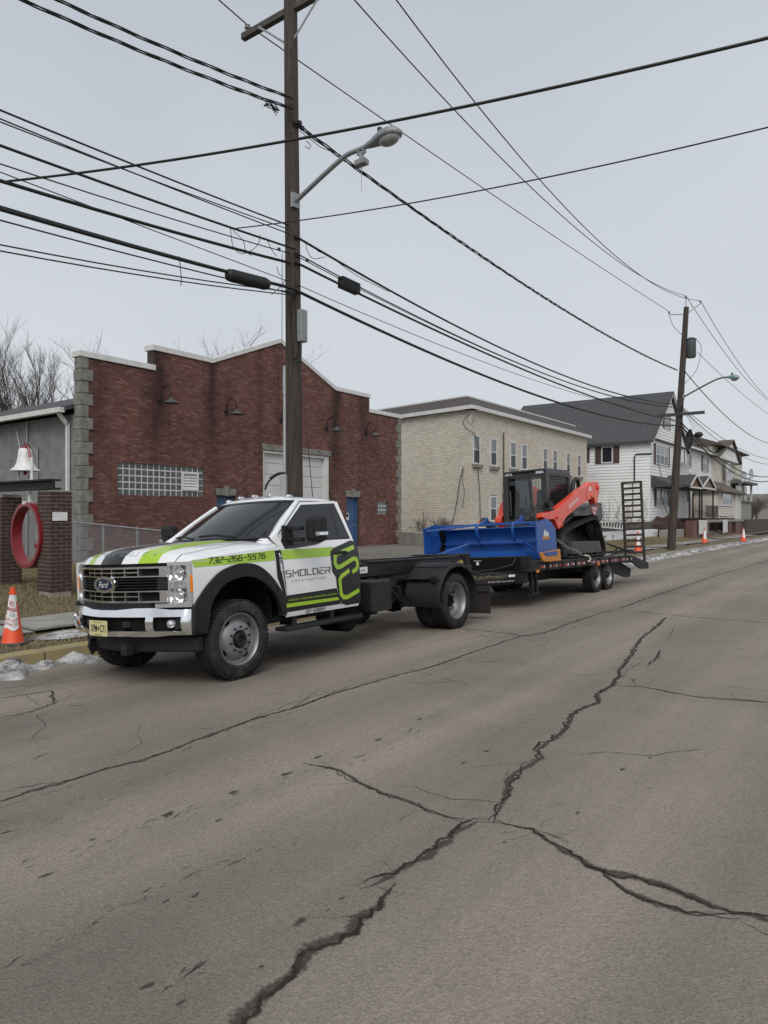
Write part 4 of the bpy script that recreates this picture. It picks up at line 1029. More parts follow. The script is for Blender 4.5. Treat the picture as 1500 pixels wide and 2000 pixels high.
plt = MB().box((bow(0)+.090,-.153,.52),(bow(0)+.096,.153,.672)); plo = plt.build('licence_plate', MT['plate'], truck, bevel=.002)
def pt(txt, x0, x1, z0, z1, mat, bold=0):
    q, _ = font_polys(txt, 0, bold); q = fit(q, 0, 1, 0, 1)
    decal('lettering', q, lambda u, v: (bow(0)+.0975, x0+(x1-x0)*u, z0+(z1-z0)*v), mat, plo)
pt('XPM', -.128, -.012, .558, .632, MT['ink'], .02); pt('C71', .032, .128, .558, .632, MT['ink'], .02)
decal('lettering', [[Vector((-.006,.595)),Vector((.010,.575)),Vector((.026,.595)),Vector((.010,.618))]], lambda u, v: (bow(0)+.0975, u, v), MT['ink'], plo)
pt('New Jersey', -.07, .07, .645, .664, MT['ink']); pt('COMMERCIAL', -.065, .065, .528, .542, MT['ink'])
# ---- wheels
def tyre_profile(R, w, r):
    h = w/2
    return [(r,-h*.75),(r+.02,-h*.95),(R*.72,-h*1.06),(R*.90,-h*1.02),(R*.965,-h*.9),(R*.99,-h*.8),(R,-h*.45),(R,0),(R,h*.45),(R*.99,h*.8),(R*.965,h*.9),(R*.90,h*1.02),(R*.72,h*1.06),(r+.02,h*.95),(r,h*.75)]
def wheel(parent, x, y, R, w, side, kind, z=None, name='wheel'):
    """kind front: bulged disc, rear: deep dish"""
    z = R if z is None else z; r = R*.655
    k = kind[0]+str(R)+str(w)
    if k not in WM:
        t = MB(); t.lathe(tyre_profile(R-.006, w, r), (0,0,0), 'Y', 44)
        tr = MB(); nb = 54
        for i in range(nb):
            for j, yy in enumerate((-.36,-.12,.12,.36)):
                a = 2*math.pi*(i+.5*(j % 2))/nb; da = math.pi/nb*.72
                y0, y1 = (yy-.095)*w, (yy+.095)*w; q = .010*(1 if j % 2 else -1)
                for_r = [(R-.010), (R+.002)]
                P = [(rr*math.cos(a+d+(sk if yy0 == y1 else 0)), yy0, rr*math.sin(a+d+(sk if yy0 == y1 else 0))) for rr in for_r for d, yy0, sk in ((-da,y0,q*2),(da,y0,q*2),(da,y1,q*2),(-da,y1,q*2))]
                tr.add(P, [(4,5,6,7),(0,1,5,4),(1,2,6,5),(2,3,7,6),(3,0,4,7)])
        h = w/2
        if kind == 'front': prof = [(r+.004,h*.7),(r+.008,h*.86),(r-.004,h*.92),(r-.018,h*.80),(r-.028,h*.45),(r-.045,h*.36),(r*.72,h*.62),(r*.60,h*.86),(r*.36,h*.90),(r*.33,h*.70)]
        elif kind == 'rear': prof = [(r+.004,h*.7),(r+.008,h*.86),(r-.004,h*.92),(r-.018,h*.80),(r-.030,h*.3),(r-.04,-h*.35),(r*.78,-h*.52),(r*.62,-h*.3),(r*.42,-h*.28),(r*.38,-h*.5)]
        else: prof = [(r+.004,h*.7),(r+.006,h*.85),(r-.006,h*.9),(r-.02,h*.6),(r-.035,h*.2),(r*.74,h*.1),(r*.6,h*.25),(r*.36,h*.22),(r*.33,h*.1)]
        rm = MB(); rm.lathe(prof, (0,0,0), 'Y', 36)
        rm.lathe([(r,-h*.8),(r-.03,-h*.5),(r-.03,h*.3)], (0,0,0), 'Y', 24)
        hh = MB(); yb = {'front': .86, 'rear': -.3, 'trailer': .22}[kind]*h
        ye = {'front': 1.12, 'rear': .05, 'trailer': .95}[kind]*h
        hh.lathe([(r*.36,yb-.05),(r*.30,yb),(r*.30,ye-.02),(r*.26,ye),(r*.17,ye),(r*.15,ye-.03),(.001,ye-.03)], (0,0,0), 'Y', 20)
        nl = 10 if kind != 'trailer' else 8
        for i in range(nl):
            a = 2*math.pi*i/nl; c = (r*.48*math.cos(a), yb, r*.48*math.sin(a)); hh.cyl((c[0],yb-.01,c[2]),(c[0],yb+.028,c[2]),.013,.010,6)
        ho_ = []; yh = {'front': .48, 'rear': -.43, 'trailer': .17}[kind]*h
        nh = 4 if kind == 'front' else 5
        for i in range(nh):
            a = 2*math.pi*(i+.35)/nh; c = Vector((r*.80*math.cos(a), 0, r*.80*math.sin(a))); u = Vector((-math.sin(a),0,math.cos(a))); v = Vector((math.cos(a),{'front': -.45, 'rear': -.2, 'trailer': -.3}[kind],math.sin(a)))
            P = [c+u*.034*math.cos(b)+v*.021*math.sin(b)+Vector((0,yh+.006,0)) for b in [2*math.pi*j/14 for j in range(14)]]
            ho_.append(MB().add(P, [tuple(range(14))]).mesh('hand_hole_dark_disc', MT['dark'], fix=False))  # flat dark disc on the rim; the hole's inner shade is only colour
        WM[k] = (t.mesh('tyre', MT['tyre'], 35), tr.mesh('tread', MT['tyre']), rm.mesh('rim', MT['rim'], 40), hh.mesh('hub', MT['black_steel' if kind != 'rear' else 'dark'], 40), ho_)
    t, tr, rm, hh, ho_ = WM[k]
    o = inst(name, t, parent, (x, y, z), (0, random.uniform(0,6), 0 if side > 0 else math.pi))
    for nm, me in [('tread', tr), ('rim', rm), ('hub', hh)]+[('hand_hole_dark_disc', q) for q in ho_]: inst(nm, me, o)
    return o
WM = {}
for s in (1, -1):
    wheel(truck, 0, s*.885, .405, .25, s, 'front')
    wheel(truck, -4.12, s*1.045, .405, .235, s, 'rear'); wheel(truck, -4.12, s*.775, .405, .235, s, 'rear')
# ---- chassis and hook-lift frame
ch = MB()
for s in (1, -1): ch.box((.5,s*.38,.50),(-5.5,s*.46,.72))
for x in (-2.2,-3.2,-4.6,-5.4): ch.box((x,-.38,.52),(x-.08,.38,.68))
ch.build('frame_rail', MT['black_steel'], truck)
MB().cyl((-4.12,-1.0,.405),(-4.12,1.0,.405),.075,n=12).ball((-4.12,0,.405),.2,12).cyl((-1.2,0,.5),(-4.0,0,.45),.05,n=10).box((0.08,-.8,.34),(-.08,.8,.46)).build('axle', MT['dark'], truck, smooth=50)
hl_ = MB()
for s in (1, -1):
    hl_.box((-2.15,s*.36,.84),(-5.62,s*.48,1.03)); hl_.box((-2.3,s*.30,.72),(-5.5,s*.52,.80))
    hl_.bar((-2.9,s*.42,1.045),(-5.1,s*.42,1.015),.16,.03)
hl_.box((-2.15,-.5,.86),(-2.27,.5,1.0)).box((-3.6,-.4,.86),(-3.7,.4,.98)).box((-5.5,-.55,.62),(-5.66,.55,1.05))
hook = hl_.build('hooklift_frame', MT['black_steel'], truck, bevel=.008)
MB().cyl((-2.3,.12,.98),(-4.4,.12,.96),.06,n=14).cyl((-2.3,-.12,.98),(-4.4,-.12,.96),.06,n=14).cyl((-2.06,.2,1.06),(-2.5,.2,1.05),.03,n=10).build('hydraulic_cylinder', MT['black_steel'], hook, smooth=40)
MB().cyl((-2.05,.44,1.08),(-2.14,.44,1.08),.045,n=10).build('hose_fitting', pm('blue_cap', (.02,.05,.16), None, 8, .4), hook)
MB().box((-2.25,.481,.90),(-2.85,.487,.985)).build('warning_label', MT['paper'], hook)
q, _ = font_polys('WARNING STAY CLEAR', 0, 0); q = fit(q, 0, 1, 0, 1); decal('lettering', q, lambda u, v: (-2.30-.5*u, .4885, .925+.03*v), MT['ink'], hook)
MB().lathe([(.001,.05),(.03,.05),(.055,.06),(.06,.08),(.05,.08),(.02,.065),(.001,.065)], (-5.3,.50,.90), 'Y', 18).cyl((-5.3,.48,.90),(-5.3,.56,.90),.03,n=10).build('roller', pm('yellow_roller', (.42,.33,.09), None, 6, .5), hook, smooth=40)
MB().box((-2.28,.50,.42),(-2.72,.98,.82)).build('tool_box', MT['black_steel'], truck, bevel=.02)
MB().box((-2.28,-.98,.42),(-2.9,-.50,.82)).build('fuel_tank', MT['black_steel'], truck, bevel=.02)
MB().lathe([(.001,0),(.19,0),(.21,.03),(.21,.38),(.19,.4),(.001,.4)], (-2.0,.42,.42), 'Y', 18).build('muffler', MT['dark'], truck, smooth=40)
und = MB()
for i in range(16):
    x = random.uniform(-2.9,-3.5); und.cbox((x, random.uniform(.3,.75), random.uniform(.35,.8)), (random.uniform(.04,.2), random.uniform(.04,.15), random.uniform(.05,.2)))
for k in range(5): und.tube([(-2.7,.5+.05*k,.75-.06*k),(-3.1,.6,.7-.08*k),(-3.55,.55,.55)], .012, 5)
und.bar((-2.75,.9,.72),(-3.4,.65,.45),.04,.05).build('valve_gear', MT['black_steel'], truck)
for s in (1, -1):
    A = [math.radians(a) for a in range(-14, 196, 10)]
    fm_ = MB(); R0 = .545
    prof = []
    for a in A:
        rb = R0+(.006 if round(math.degrees(a)/10) % 6 == 0 else 0)
        prof.append([(-4.12-rb*math.cos(a), s*yy, .44+(rb-dz)*math.sin(a)) for yy, dz in ((.60,.0),(.62,0),(1.12,0),(1.17,.012),(1.20,.04),(1.20,.075),(1.17,.075))])
    fm_.grid(prof); fo = fm_.build('rear_fender', MT['black_plastic'], truck, smooth=40); so_ = fo.modifiers.new('thick','SOLIDIFY'); so_.thickness = .012
    rb_ = MB()
    for a in (35, 62, 90, 118):
        a = math.radians(a); c, sn_ = math.cos(a), math.sin(a)
        rb_.bar((-4.12+.55*c, s*.61, .44+.55*sn_),(-4.12+.55*c, s*1.16, .44+.55*sn_),.05,.016,(c,0,sn_))
    rb_.build('fender_rib', MT['black_plastic'], fo, bevel=.004)
    MB().cyl((-3.62,s*.40,.76),(-3.62,s*1.10,.76),.024,n=8).box((-3.585,s*1.05,.72),(-3.64,s*1.12,.80)).box((-3.56,s*.6,.36),(-3.60,s*1.2,.42)).build('fender_bracket', MT['black_steel'], fo)
    MB().box((-5.14,s*.58,.10),(-5.155,s*1.16,.46)).box((-5.12,s*.55,.45),(-5.18,s*1.17,.53)).build('mud_flap', pm('mud_flap', (.016,.013,.012), (.028,.023,.02), 5, .8), truck)
    MB().box((-5.0,s*.50,.74),(-5.4,s*.72,.86)).bar((-5.2,s*.7,.80),(-5.5,s*.78,.70),.05,.06).build('tail_lamp_box', MT['black_steel'], truck, bevel=.01)
hb_ = MB().box((-5.5,-.2,.45),(-5.8,.2,.62)).cyl((-5.8,0,.5),(-5.95,0,.5),.05,n=10); hb_.build('hitch', MT['black_steel'], truck)

# ================================================================== trailer and its load (local x towards the truck)
TR = Matrix.Translation((-6.55, 15.0, -.0676)) @ Matrix.Rotation(math.radians(-90), 4, 'Z') @ Matrix.Rotation(-.021, 4, 'Y') @ Matrix.Rotation(ROLL, 4, 'X')
def on_trailer(name, label, cat, loc, rz=0):
    o = thing(name, label, cat); o.matrix_world = TR @ Matrix.Translation(loc) @ Matrix.Rotation(rz, 4, 'Z'); return o
trl = on_trailer('flatbed_trailer', 'black deck-over equipment trailer with upright loading ramp, behind the truck', 'trailer', (0,0,0))
MT['tape_red'] = pm('tape_red', (.30,.02,.02), None, 9, .4); MT['tape_white'] = pm('tape_white', (.62,.62,.6), None, 9, .4)
DZ = .76
pk = MB().box((-2.5,-.072,DZ-.045),(3.25,.072,DZ)).mesh('plank', MT['plank'])
for i in range(16): inst('plank', pk, trl, (0, -1.16+i*.1548, random.uniform(-.003,.003)))
for s in (1, -1):
    r = MB().box((-2.5,s*1.25,DZ-.15),(3.25,s*1.30,DZ+.005)).box((-2.5,s*1.17,DZ-.15),(3.25,s*1.25,DZ-.135)); r.build('side_rail', MT['trailer_steel'], trl)
    d = MB().prism([(-2.5,DZ+.005),(-3.92,DZ-.22),(-3.92,DZ-.38),(-3.3,DZ-.36),(-2.5,DZ-.15)], 'Y', s*1.25, s*1.30); d.build('dovetail_rail', MT['trailer_steel'], trl)
    for k in range(19):
        x = 2.9-.29*k
        m = MB().box((x, s*1.301, DZ-.105),(x-(.145), s*1.3035, DZ-.06)); m.build('reflector_tape', MT['tape_red'], trl)
        m = MB().box((x-.146, s*1.301, DZ-.105),(x-.20, s*1.3035, DZ-.06)); m.build('reflector_tape', MT['tape_white'], trl)
    for k in range(8): MB().box((2.6-.7*k,s*1.30,DZ-.15),(2.54-.7*k,s*1.33,DZ-.01)).build('stake_pocket', MT['trailer_steel'], trl)
    MB().box((4.0,s*.42,.34),(-2.6,s*.50,.60)).build('main_beam', MT['trailer_steel'], trl)
    a, b = (3.25, s*.98), (5.15, s*.12)
    MB().bar((a[0],a[1],.52),(b[0],b[1],.52),.07,.20).build('tongue_beam', MT['trailer_steel'], trl)
    MB().prism([(-2.5,DZ-.16),(-3.3,DZ-.36),(-3.2,DZ-.55),(-2.9,DZ-.55),(-1.7,DZ-.36),(-1.7,DZ-.16)], 'Y', s*.98, s*1.04).build('tail_gusset', MT['trailer_steel'], trl)
for i in range(7): MB().box((-2.55-.165*i,-1.25,DZ-.03-.03*i),(-2.60-.165*i,1.25,DZ+.0-.03*i)).build('dovetail_bar', MT['trailer_steel'], trl)
cm_ = MB()
for i in range(10): cm_.box((3.0-.6*i,-1.2,.62),(2.95-.6*i,1.2,DZ-.05))
cm_.build('cross_members', MT['trailer_steel'], trl)
hb2 = MB().box((3.26,-1.30,.60),(3.34,1.30,.885)); hbo = hb2.build('headboard', MT['trailer_steel'], trl, bevel=.01)
MB().box((3.341,-1.0,.625),(3.348,1.12,.86)).build('headboard_recess', MT['dark'], hbo)
MB().box((3.35,.18,.80),(3.356,.34,.825)).build('label_plate', MT['lamp_grey'], hbo); MB().box((3.35,.235,.735),(3.357,.285,.79)).build('label_plate', MT['paper'], hbo)
MB().tube([(3.37,1.05,.86),(3.42,1.0,.74),(3.45,.7,.66),(3.5,.2,.6),(3.6,.1,.5)], .018, 7).build('hose', MT['cable'], hbo, smooth=60)
MB().box((3.26,-1.2,.40),(3.32,1.2,.60)).build('front_beam', MT['trailer_steel'], trl)
MB().box((5.05,-.09,.44),(5.4,.09,.58)).cyl((5.2,0,.3),(5.2,0,.75),.05,n=10).build('coupler', MT['trailer_steel'], trl)
for s, x in ((1, 2.95),(1,2.75),(-1,2.85)):
    MB().bar((x,s*1.12,.62),(x-.03*s,s*1.12,.20),.06,.06).box((x-.07,s*1.08,.17),(x+.04,s*1.16,.20)).build('stabiliser_leg', MT['trailer_steel'], trl)
MB().box((-.1,1.304,.60),(-.2,1.32,.655)).box((3.1,1.304,.58),(3.0,1.32,.63)).build('side_lamp', MT['amber'], trl)
n = Vector((.86,1.9)).normalized(); aL = Vector((3.25,.98)); bL = Vector((5.15,.12)); nrm = Vector((bL.y-aL.y, -(bL.x-aL.x))).normalized()*-1
def tongue(u, v, o=.038): p = bL.lerp(aL, u)+nrm*o; return (p.x, p.y, v)
q, _ = font_polys('Kaufman', .15, .01); q = fit(q, 0, 1, 0, 1); decal('lettering', q, lambda u, v: tongue(.52+.32*u, .515+.06*v), MT['ink_gold'], trl)
q = fit(strokes([[(math.cos(a*.2618), math.sin(a*.2618)) for a in range(25)]], .06), 0, 1, 0, 1); decal('lettering', q, lambda u, v: tongue(.48+.40*u, .49+.11*v), MT['ink_gold'], trl)
q, _ = font_polys('Hydraulic', 0, 0); q = fit(q, 0, 1, 0, 1); decal('lettering', q, lambda u, v: tongue(.68+.28*u, .43+.032*v), MT['tape_white'], trl)
decal('label_plate', [[Vector((.90,.52)),Vector((.985,.52)),Vector((.985,.56)),Vector((.90,.56))]], tongue, MT['paper'], trl)
for s in (1, -1):
    for x in (-.25, -1.02): wheel(trl, x, s*1.12, .365, .22, s, 'trailer', .365)
MB().cyl((-.25,-1.05,.365),(-.25,1.05,.365),.06,n=10).build('axle', MT['dark'], trl); MB().cyl((-1.02,-1.05,.365),(-1.02,1.05,.365),.06,n=10).build('axle', MT['dark'], trl)
MT['ramp_steel'] = pm('rusty_ramp_steel', (.022,.017,.015), (.045,.032,.026), 4, .75, dirt=((.09,.06,.045), 7, .52, .6))
def ramp_frame(y0, y1):
    root = MB()
    x = -3.74
    for y in (y0, y1-.05): root.box((x-.08,y,DZ-.22),(x,y+.05,2.66))
    o = root.build('ramp', MT['ramp_steel'], trl)
    bar = MB().prism([(x-.11,0),(x+.04,0),(x+.04,.015),(x-.03,.055),(x-.11,.055)], 'Y', y0+.05, y1-.05).mesh('rung', MT['ramp_steel'])
    for k in range(13): inst('rung', bar, o, (0, 0, .78+.153*k))
    MB().box((x-.08,y0+.05,2.61),(x,y1-.05,2.66)).build('top_bar', MT['trailer_steel'], o)
ramp_frame(.74, 1.27); ramp_frame(-1.15, -.62)

# ---------------- blue snow pusher
psh = on_trailer('snow_pusher', 'blue box snow pusher with orange wear shoes lying on the trailer front', 'snow pusher', (2.7, .165, DZ))
def pz(x, z): return (x-2.7, z-DZ)
PLT = [(3.17,1.45),(2.72,1.56),(2.48,1.49),(2.30,1.38),(2.27,.90),(3.09,.84),(3.15,.96)]
SHO = [(3.12,.93),(2.16,.99),(2.13,.768),(2.87,.764),(3.0,.80)]
for y0, y1, o in ((1.18,1.205,1),(-1.205,-1.18,-1)):
    pm_ = MB().prism([pz(*p) for p in PLT], 'Y', y0, y1).build('side_plate', MT['blue'], psh, bevel=.004)
    MB().prism([pz(*p) for p in SHO], 'Y', y0-.02 if o < 0 else y0+.004, y1-.004 if o < 0 else y1+.02).build('wear_shoe', MT['yellow_wear'], psh, bevel=.008)
    ys = o*1.212
    MB().prism([pz(*p) for p in ((2.97,.935),(2.3,.955),(2.33,.875),(2.82,.868))], 'Y', o*1.226, o*1.235).build('shoe_bar', MT['blue'], psh, bevel=.004)
    bt_ = MB()
    for (x, z) in ((3.05,1.38),(2.9,1.47),(2.72,1.5),(2.5,1.42),(2.35,1.3),(2.33,1.1),(3.08,1.1),(3.08,1.25),(2.9,.9),(2.5,.92)): bt_.cyl((x-2.7,o*1.204,z-DZ),(x-2.7,o*1.214,z-DZ),.012,n=6)
    bt_.build('bolts', MT['galv'], psh)
lgo = MB().box((.22,1.2055,.415),(-.10,1.2075,.465)); lgo.build('emblem', MT['yellow_wear'], psh)
lg = MB().prism([(.16,.47),(-.06,.47),(-.06,.54),(-.02,.56),(.03,.54),(.07,.60),(.12,.58),(.16,.54)], 'Y', 1.2055, 1.2072); lg.build('emblem', MT['tape_white'], psh)
q, _ = font_polys('PRO-TECH', 0, .01); q = fit(q, 0, 1, 0, 1)
MBp = [(2.92,.80),(2.66,.83),(2.46,.95),(2.36,1.12),(2.36,1.28),(2.44,1.42),(2.47,1.44)]
mb_ = MB(); mb_.grid([[(x-2.7, y, z-DZ) for y in (-1.18,-.6,0,.6,1.18)] for x, z in MBp]); mbo = mb_.build('moldboard', MT['blue'], psh, smooth=50)
sld = mbo.modifiers.new('thick','SOLIDIFY'); sld.thickness = .02
MB().prism([pz(*q) for q in ((2.72,.86),(2.30,.88),(2.31,1.36),(2.50,1.46),(2.62,1.40),(2.52,1.15))], 'Y', -1.178, -1.150).build('rubber_liner', MT['dark'], psh)
MB().box((.16,-1.18,.035),(.24,1.18,.06)).build('cutting_edge', MT['black_steel'], psh)
def pbar(name, a, b, w=.06, h=.05): return MB().bar((a[0]-2.7,a[1],a[2]-DZ),(b[0]-2.7,b[1],b[2]-DZ),w,h).build(name, MT['blue'], psh, bevel=.006)
pbar('top_rail', (2.62,-1.18,1.50),(2.62,1.18,1.50))
pbar('top_brace', (3.10,-1.17,1.41),(2.64,-.3,1.50),.04,.04); pbar('top_brace', (3.10,1.17,1.43),(2.64,.72,1.50),.04,.04)
pbar('mid_rail', (2.56,-.50,1.15),(2.56,.66,1.15)); pbar('mid_rail', (2.46,-1.17,1.15),(2.46,1.17,1.15),.03,.035)
pbar('low_brace', (3.05,-1.17,.88),(2.52,-.48,1.15),.045,.045); pbar('low_brace', (3.05,1.17,.95),(2.52,.64,1.15),.045,.045)
for y in (-.27,.50):
    P = [(2.64,1.52),(2.68,1.42),(2.66,1.30),(2.58,1.18),(2.46,1.10)]
    MB().tube([(x-2.7,y,z-DZ) for x, z in P], .032, 6).build('hook_rib', MT['blue'], psh, smooth=60)
    MB().prism([(x-2.7,z-DZ) for x, z in ((2.66,1.50),(2.30,1.60),(2.24,1.66),(2.18,1.60),(2.3,1.5))], 'Y', y-.02, y+.02).build('hook_tab', MT['blue'], psh)
MB().tube([(3.13-2.7,1.19,.70),(3.14-2.7,1.19,1.0),(3.10-2.7,1.17,1.30)], .008, 5).build('guide_rod', pm('rust_rod', (.16,.08,.05), None, 8, .8), psh)
MB().tube([(3.13-2.7,-1.19,.45),(3.14-2.7,-1.2,1.05)], .008, 5).build('guide_rod', bpy.data.materials['rust_rod'], psh)

# ---------------- orange compact track loader
kb = on_trailer('track_loader', 'orange and black compact track loader with closed cab on the trailer', 'loader', (0, .18, DZ))
mg, tg, pg = nodes('cab_glass')
tb = tg.nodes.new('ShaderNodeBsdfTransparent'); tb.inputs[0].default_value = (.93,.95,.95,1)
fz = tg.nodes.new('ShaderNodeFresnel'); fz.inputs[0].default_value = 1.5; mxs = tg.nodes.new('ShaderNodeMixShader'); gl = tg.nodes.new('ShaderNodeBsdfGlossy'); gl.inputs['Roughness'].default_value = .03
tg.links.new(fz.outputs[0], mxs.inputs[0]); tg.links.new(tb.outputs[0], mxs.inputs[1]); tg.links.new(gl.outputs[0], mxs.inputs[2])
tg.links.new(mxs.outputs[0], tg.nodes['Material Output'].inputs['Surface'])
MT['cab_glass'] = mg
MT['cab_black'] = pm('cab_black', (.020,.022,.024), (.030,.032,.034), 5, .45, coat=.1)
MT['seat'] = pm('seat_vinyl', (.13,.17,.175), (.10,.13,.135), 5, .6)
# tracks
TP_ = [(1.22,.30),(1.20,.46),(1.05,.585),(-.62,.885),(-.86,.905),(-1.08,.86),(-1.20,.76),(-1.53,.22),(-1.52,.10),(-1.42,.035),(.75,.02),(1.05,.07)]
def dense(P, step=.06):
    out = []
    for a, b in zip(P, P[1:]+P[:1]):
        a, b = Vector(a), Vector(b); n = max(1, round((b-a).length/step))
        out += [a.lerp(b, i/n) for i in range(n)]
    return out
TQ = dense(TP_, .085)
for s in (1, -1):
    y0, y1 = s*.44, s*.84
    t = MB(); k = len(TQ); c = Vector((-.2,.4))
    outer = TQ; inner = []
    for i, p in enumerate(TQ):
        tn = (TQ[(i+1)%k]-TQ[i-1]).normalized(); nr = Vector((tn.y, -tn.x))
        if nr.dot(c-p) < 0: nr = -nr
        inner.append(p+nr*.045)
    t.v += [(p.x,y0,p.y) for p in outer]+[(p.x,y1,p.y) for p in outer]+[(p.x,y0,p.y) for p in inner]+[(p.x,y1,p.y) for p in inner]
    for i in range(k):
        j = (i+1) % k
        for f in ((i,j,k+j,k+i),(2*k+i,3*k+i,3*k+j,2*k+j),(k+i,k+j,3*k+j,3*k+i),(i,2*k+i,2*k+j,j)): t.f.append(list(f)); t.m.append(0)
    to = t.build('track', MT['tyre'], kb, smooth=40)
    lug = MB()
    for i, p in enumerate(TQ):
        tn = (TQ[(i+1)%k]-TQ[i-1]).normalized(); nr = Vector((tn.y, -tn.x))
        if nr.dot(c-p) > 0: nr = -nr
        if p.y < .03: continue
        for ya, yb, sh in ((y0+s*.02, y0+s*.185, .0), (y0+s*.215, y0+s*.385, .04)):
            q = p+nr*.014+tn*sh; lug.bar((q.x,ya,q.y),(q.x,yb,q.y),.034,.03,(nr.x,0,nr.y))
    lug.build('lugs', MT['tyre'], to)
    uc = MB().prism([(.58,.37),(-1.07,.37),(-1.20,.12),(.58,.10)], 'Y', s*.46, s*.86).build('undercarriage', pm('loader_frame', (.075,.068,.06), (.05,.046,.04), 5, .7, dirt=((.12,.1,.08),8,.5,.5)), kb, bevel=.02)
    rl = MB()
    for i in range(6): rl.lathe([(.001,-.13),(.10,-.13),(.10,.13),(.001,.13)], (.85-.38*i, s*.66, .155), 'Y', 14)
    rl.build('rollers', MT['black_steel'], uc, smooth=40)
    MB().lathe([(.001,-.1),(.16,-.1),(.19,-.05),(.19,.05),(.12,.06),(.11,.10),(.001,.10)], (-.86,s*.66,.66), 'Y', 20).build('sprocket', MT['dark'], kb, smooth=40)
    MB().lathe([(.001,-.12),(.20,-.12),(.20,.12),(.06,.16),(.001,.16)], (.98,s*.64,.30), 'Y', 18).build('idler', MT['black_steel'], kb, smooth=40)
MB().prism([(1.15,.28),(1.1,.8),(.2,.95),(-.55,.98),(-.62,1.15),(-1.3,1.26),(-1.5,1.22),(-1.52,.45),(-1.3,.28)], 'Y', -.43, .43).build('body', MT['cab_black'], kb, bevel=.03)
for s in (1, -1):
    MB().prism([(.1,.92),(-.35,1.05),(-.6,1.16),(-1.28,1.27),(-1.5,1.25),(-1.52,.88),(-1.3,.8),(-1.1,.93),(-.85,.97),(-.5,.93)], 'Y', s*.43, s*.80).build('rear_panel', MT['cab_black'], kb, bevel=.02)
    tri = MB().prism([(-.66,1.12),(-1.24,1.215),(-1.24,1.16),(-.93,.93)], 'Y', s*.803, s*.808).build('badge_panel', pm('badge_red', (.30,.03,.018), None, 5, .4) if s > 0 else bpy.data.materials['badge_red'], kb)
    for txt, x0, x1, z0, z1 in (('SVL', -.82,-1.16,1.075,1.15),('97', -.84,-1.02,.98,1.045),('-2',-1.03,-1.10,.98,1.01)):
        q, _ = font_polys(txt, 0, .02); q = fit(q, 0, 1, 0, 1); decal('lettering', q, lambda u, v: (x0+(x1-x0)*(u if s > 0 else 1-u), s*.8095, z0+(z1-z0)*v), MT['ink_white'], kb)
    ARM = [(-.45,1.62),(-.62,1.70),(-.93,1.735),(-1.16,1.71),(-1.21,1.62),(-1.19,1.5),(-1.02,1.24),(-.9,1.22),(-.8,1.36),(-.19,1.215),(.25,1.09),(.90,.87),(1.18,.69),(1.32,.62),(1.42,.72),(1.52,.82),(1.95,.80),(2.06,.85),(2.04,.93),(1.60,.985),(1.46,1.0),(1.3,1.06),(.61,1.285),(0,1.50)]
    if s < 0: ARM = [(x if x < .6 else .6+(x-.6)*.22, z) for x, z in ARM]
    ao = MB().prism(ARM, 'Y', s*(.70 if s > 0 else .62), s*(.86 if s > 0 else .78)).build('lift_arm', MT['orange'], kb, bevel=.014)
    MB().prism([(-.52,1.60),(-.66,1.675),(-.93,1.70),(-.86,1.40),(-.35,1.27),(-.3,1.42)], 'Y', s*.8605, s*.868).build('arm_plate', MT['orange'], ao, bevel=.004)
    pv = MB()
    for x, z, r in ((-1.08,1.60,.06),(-.62,1.38,.03),(1.40,.86,.035)): pv.lathe([(.001,0),(r,0),(r,.02),(r*.6,.03),(.001,.03)], (x, s*.866 if s > 0 else s*.866-.03, z), 'Y', 14)
    pv.build('pivot_pins', MT['orange'], ao)
    MB().box((-.50,s*.8685,1.50),(-.62,s*.870,1.59)).build('decal', MT['paper'], ao); MB().box((-.74,s*.8685,1.37),(-.82,s*.870,1.43)).build('decal', MT['yellow_wear'], ao)
    q, _ = font_polys('Kubota', 0, .012); q = fit(q, 0, 1, 0, 1); ux, uz = (-.62, .245)
    def kt(u, v):
        u = u if s > 0 else 1-u; d = Vector((-.93,.37)); nn = Vector((.37,.93)); p = Vector((.70,1.055))+d*(.60*u)+nn*(.095*v); return (p.x, s*.8625, p.y)
    decal('lettering', q, kt, MT['ink_white'], ao)
    MB().cyl((.95,s*.62,.62),(-.1,s*.62,.95),.05,n=12).cyl((1.3,s*.62,.52),(.9,s*.62,.64),.028,n=10).build('lift_cylinder', MT['black_steel'], kb, smooth=40)
    MB().bar((.6,s*.64,.72),(1.25,s*.64,.62),.07,.07).build('lower_link', MT['orange'], kb)
MB().tube([(-.45,.5,1.5),(-.52,.5,1.72),(-.66,.5,1.80),(-.80,.5,1.76),(-.86,.5,1.5)], .05, 8).build('hose_loop', MT['cable'], kb, smooth=60)
cp = MB()
for i in range(7): cp.cyl((1.55+random.uniform(-.1,.1),.74+random.uniform(-.08,.08),1.0),(1.55+random.uniform(-.12,.12),.74+random.uniform(-.1,.1),1.12+random.uniform(0,.06)),.022,n=8)
cp.box((1.45,.68,.99),(1.66,.82,1.05)).build('hydraulic_couplers', MT['black_steel'], kb)
MB().tube([(1.5,.72,1.08),(1.75,.66,1.05),(2.0,.6,.85),(2.1,.5,.7)], .014, 6).tube([(1.5,.7,1.1),(1.8,.6,1.12),(2.05,.5,.8)], .014, 6).build('hoses', MT['cable'], kb)
# quick-attach and front frame
MB().box((1.35,-.55,.15),(1.5,.55,.62)).bar((1.3,.5,.6),(2.02,.5,.86),.1,.1).bar((1.3,-.5,.6),(2.02,-.5,.86),.1,.1).build('coupler_frame', MT['cab_black'], kb)
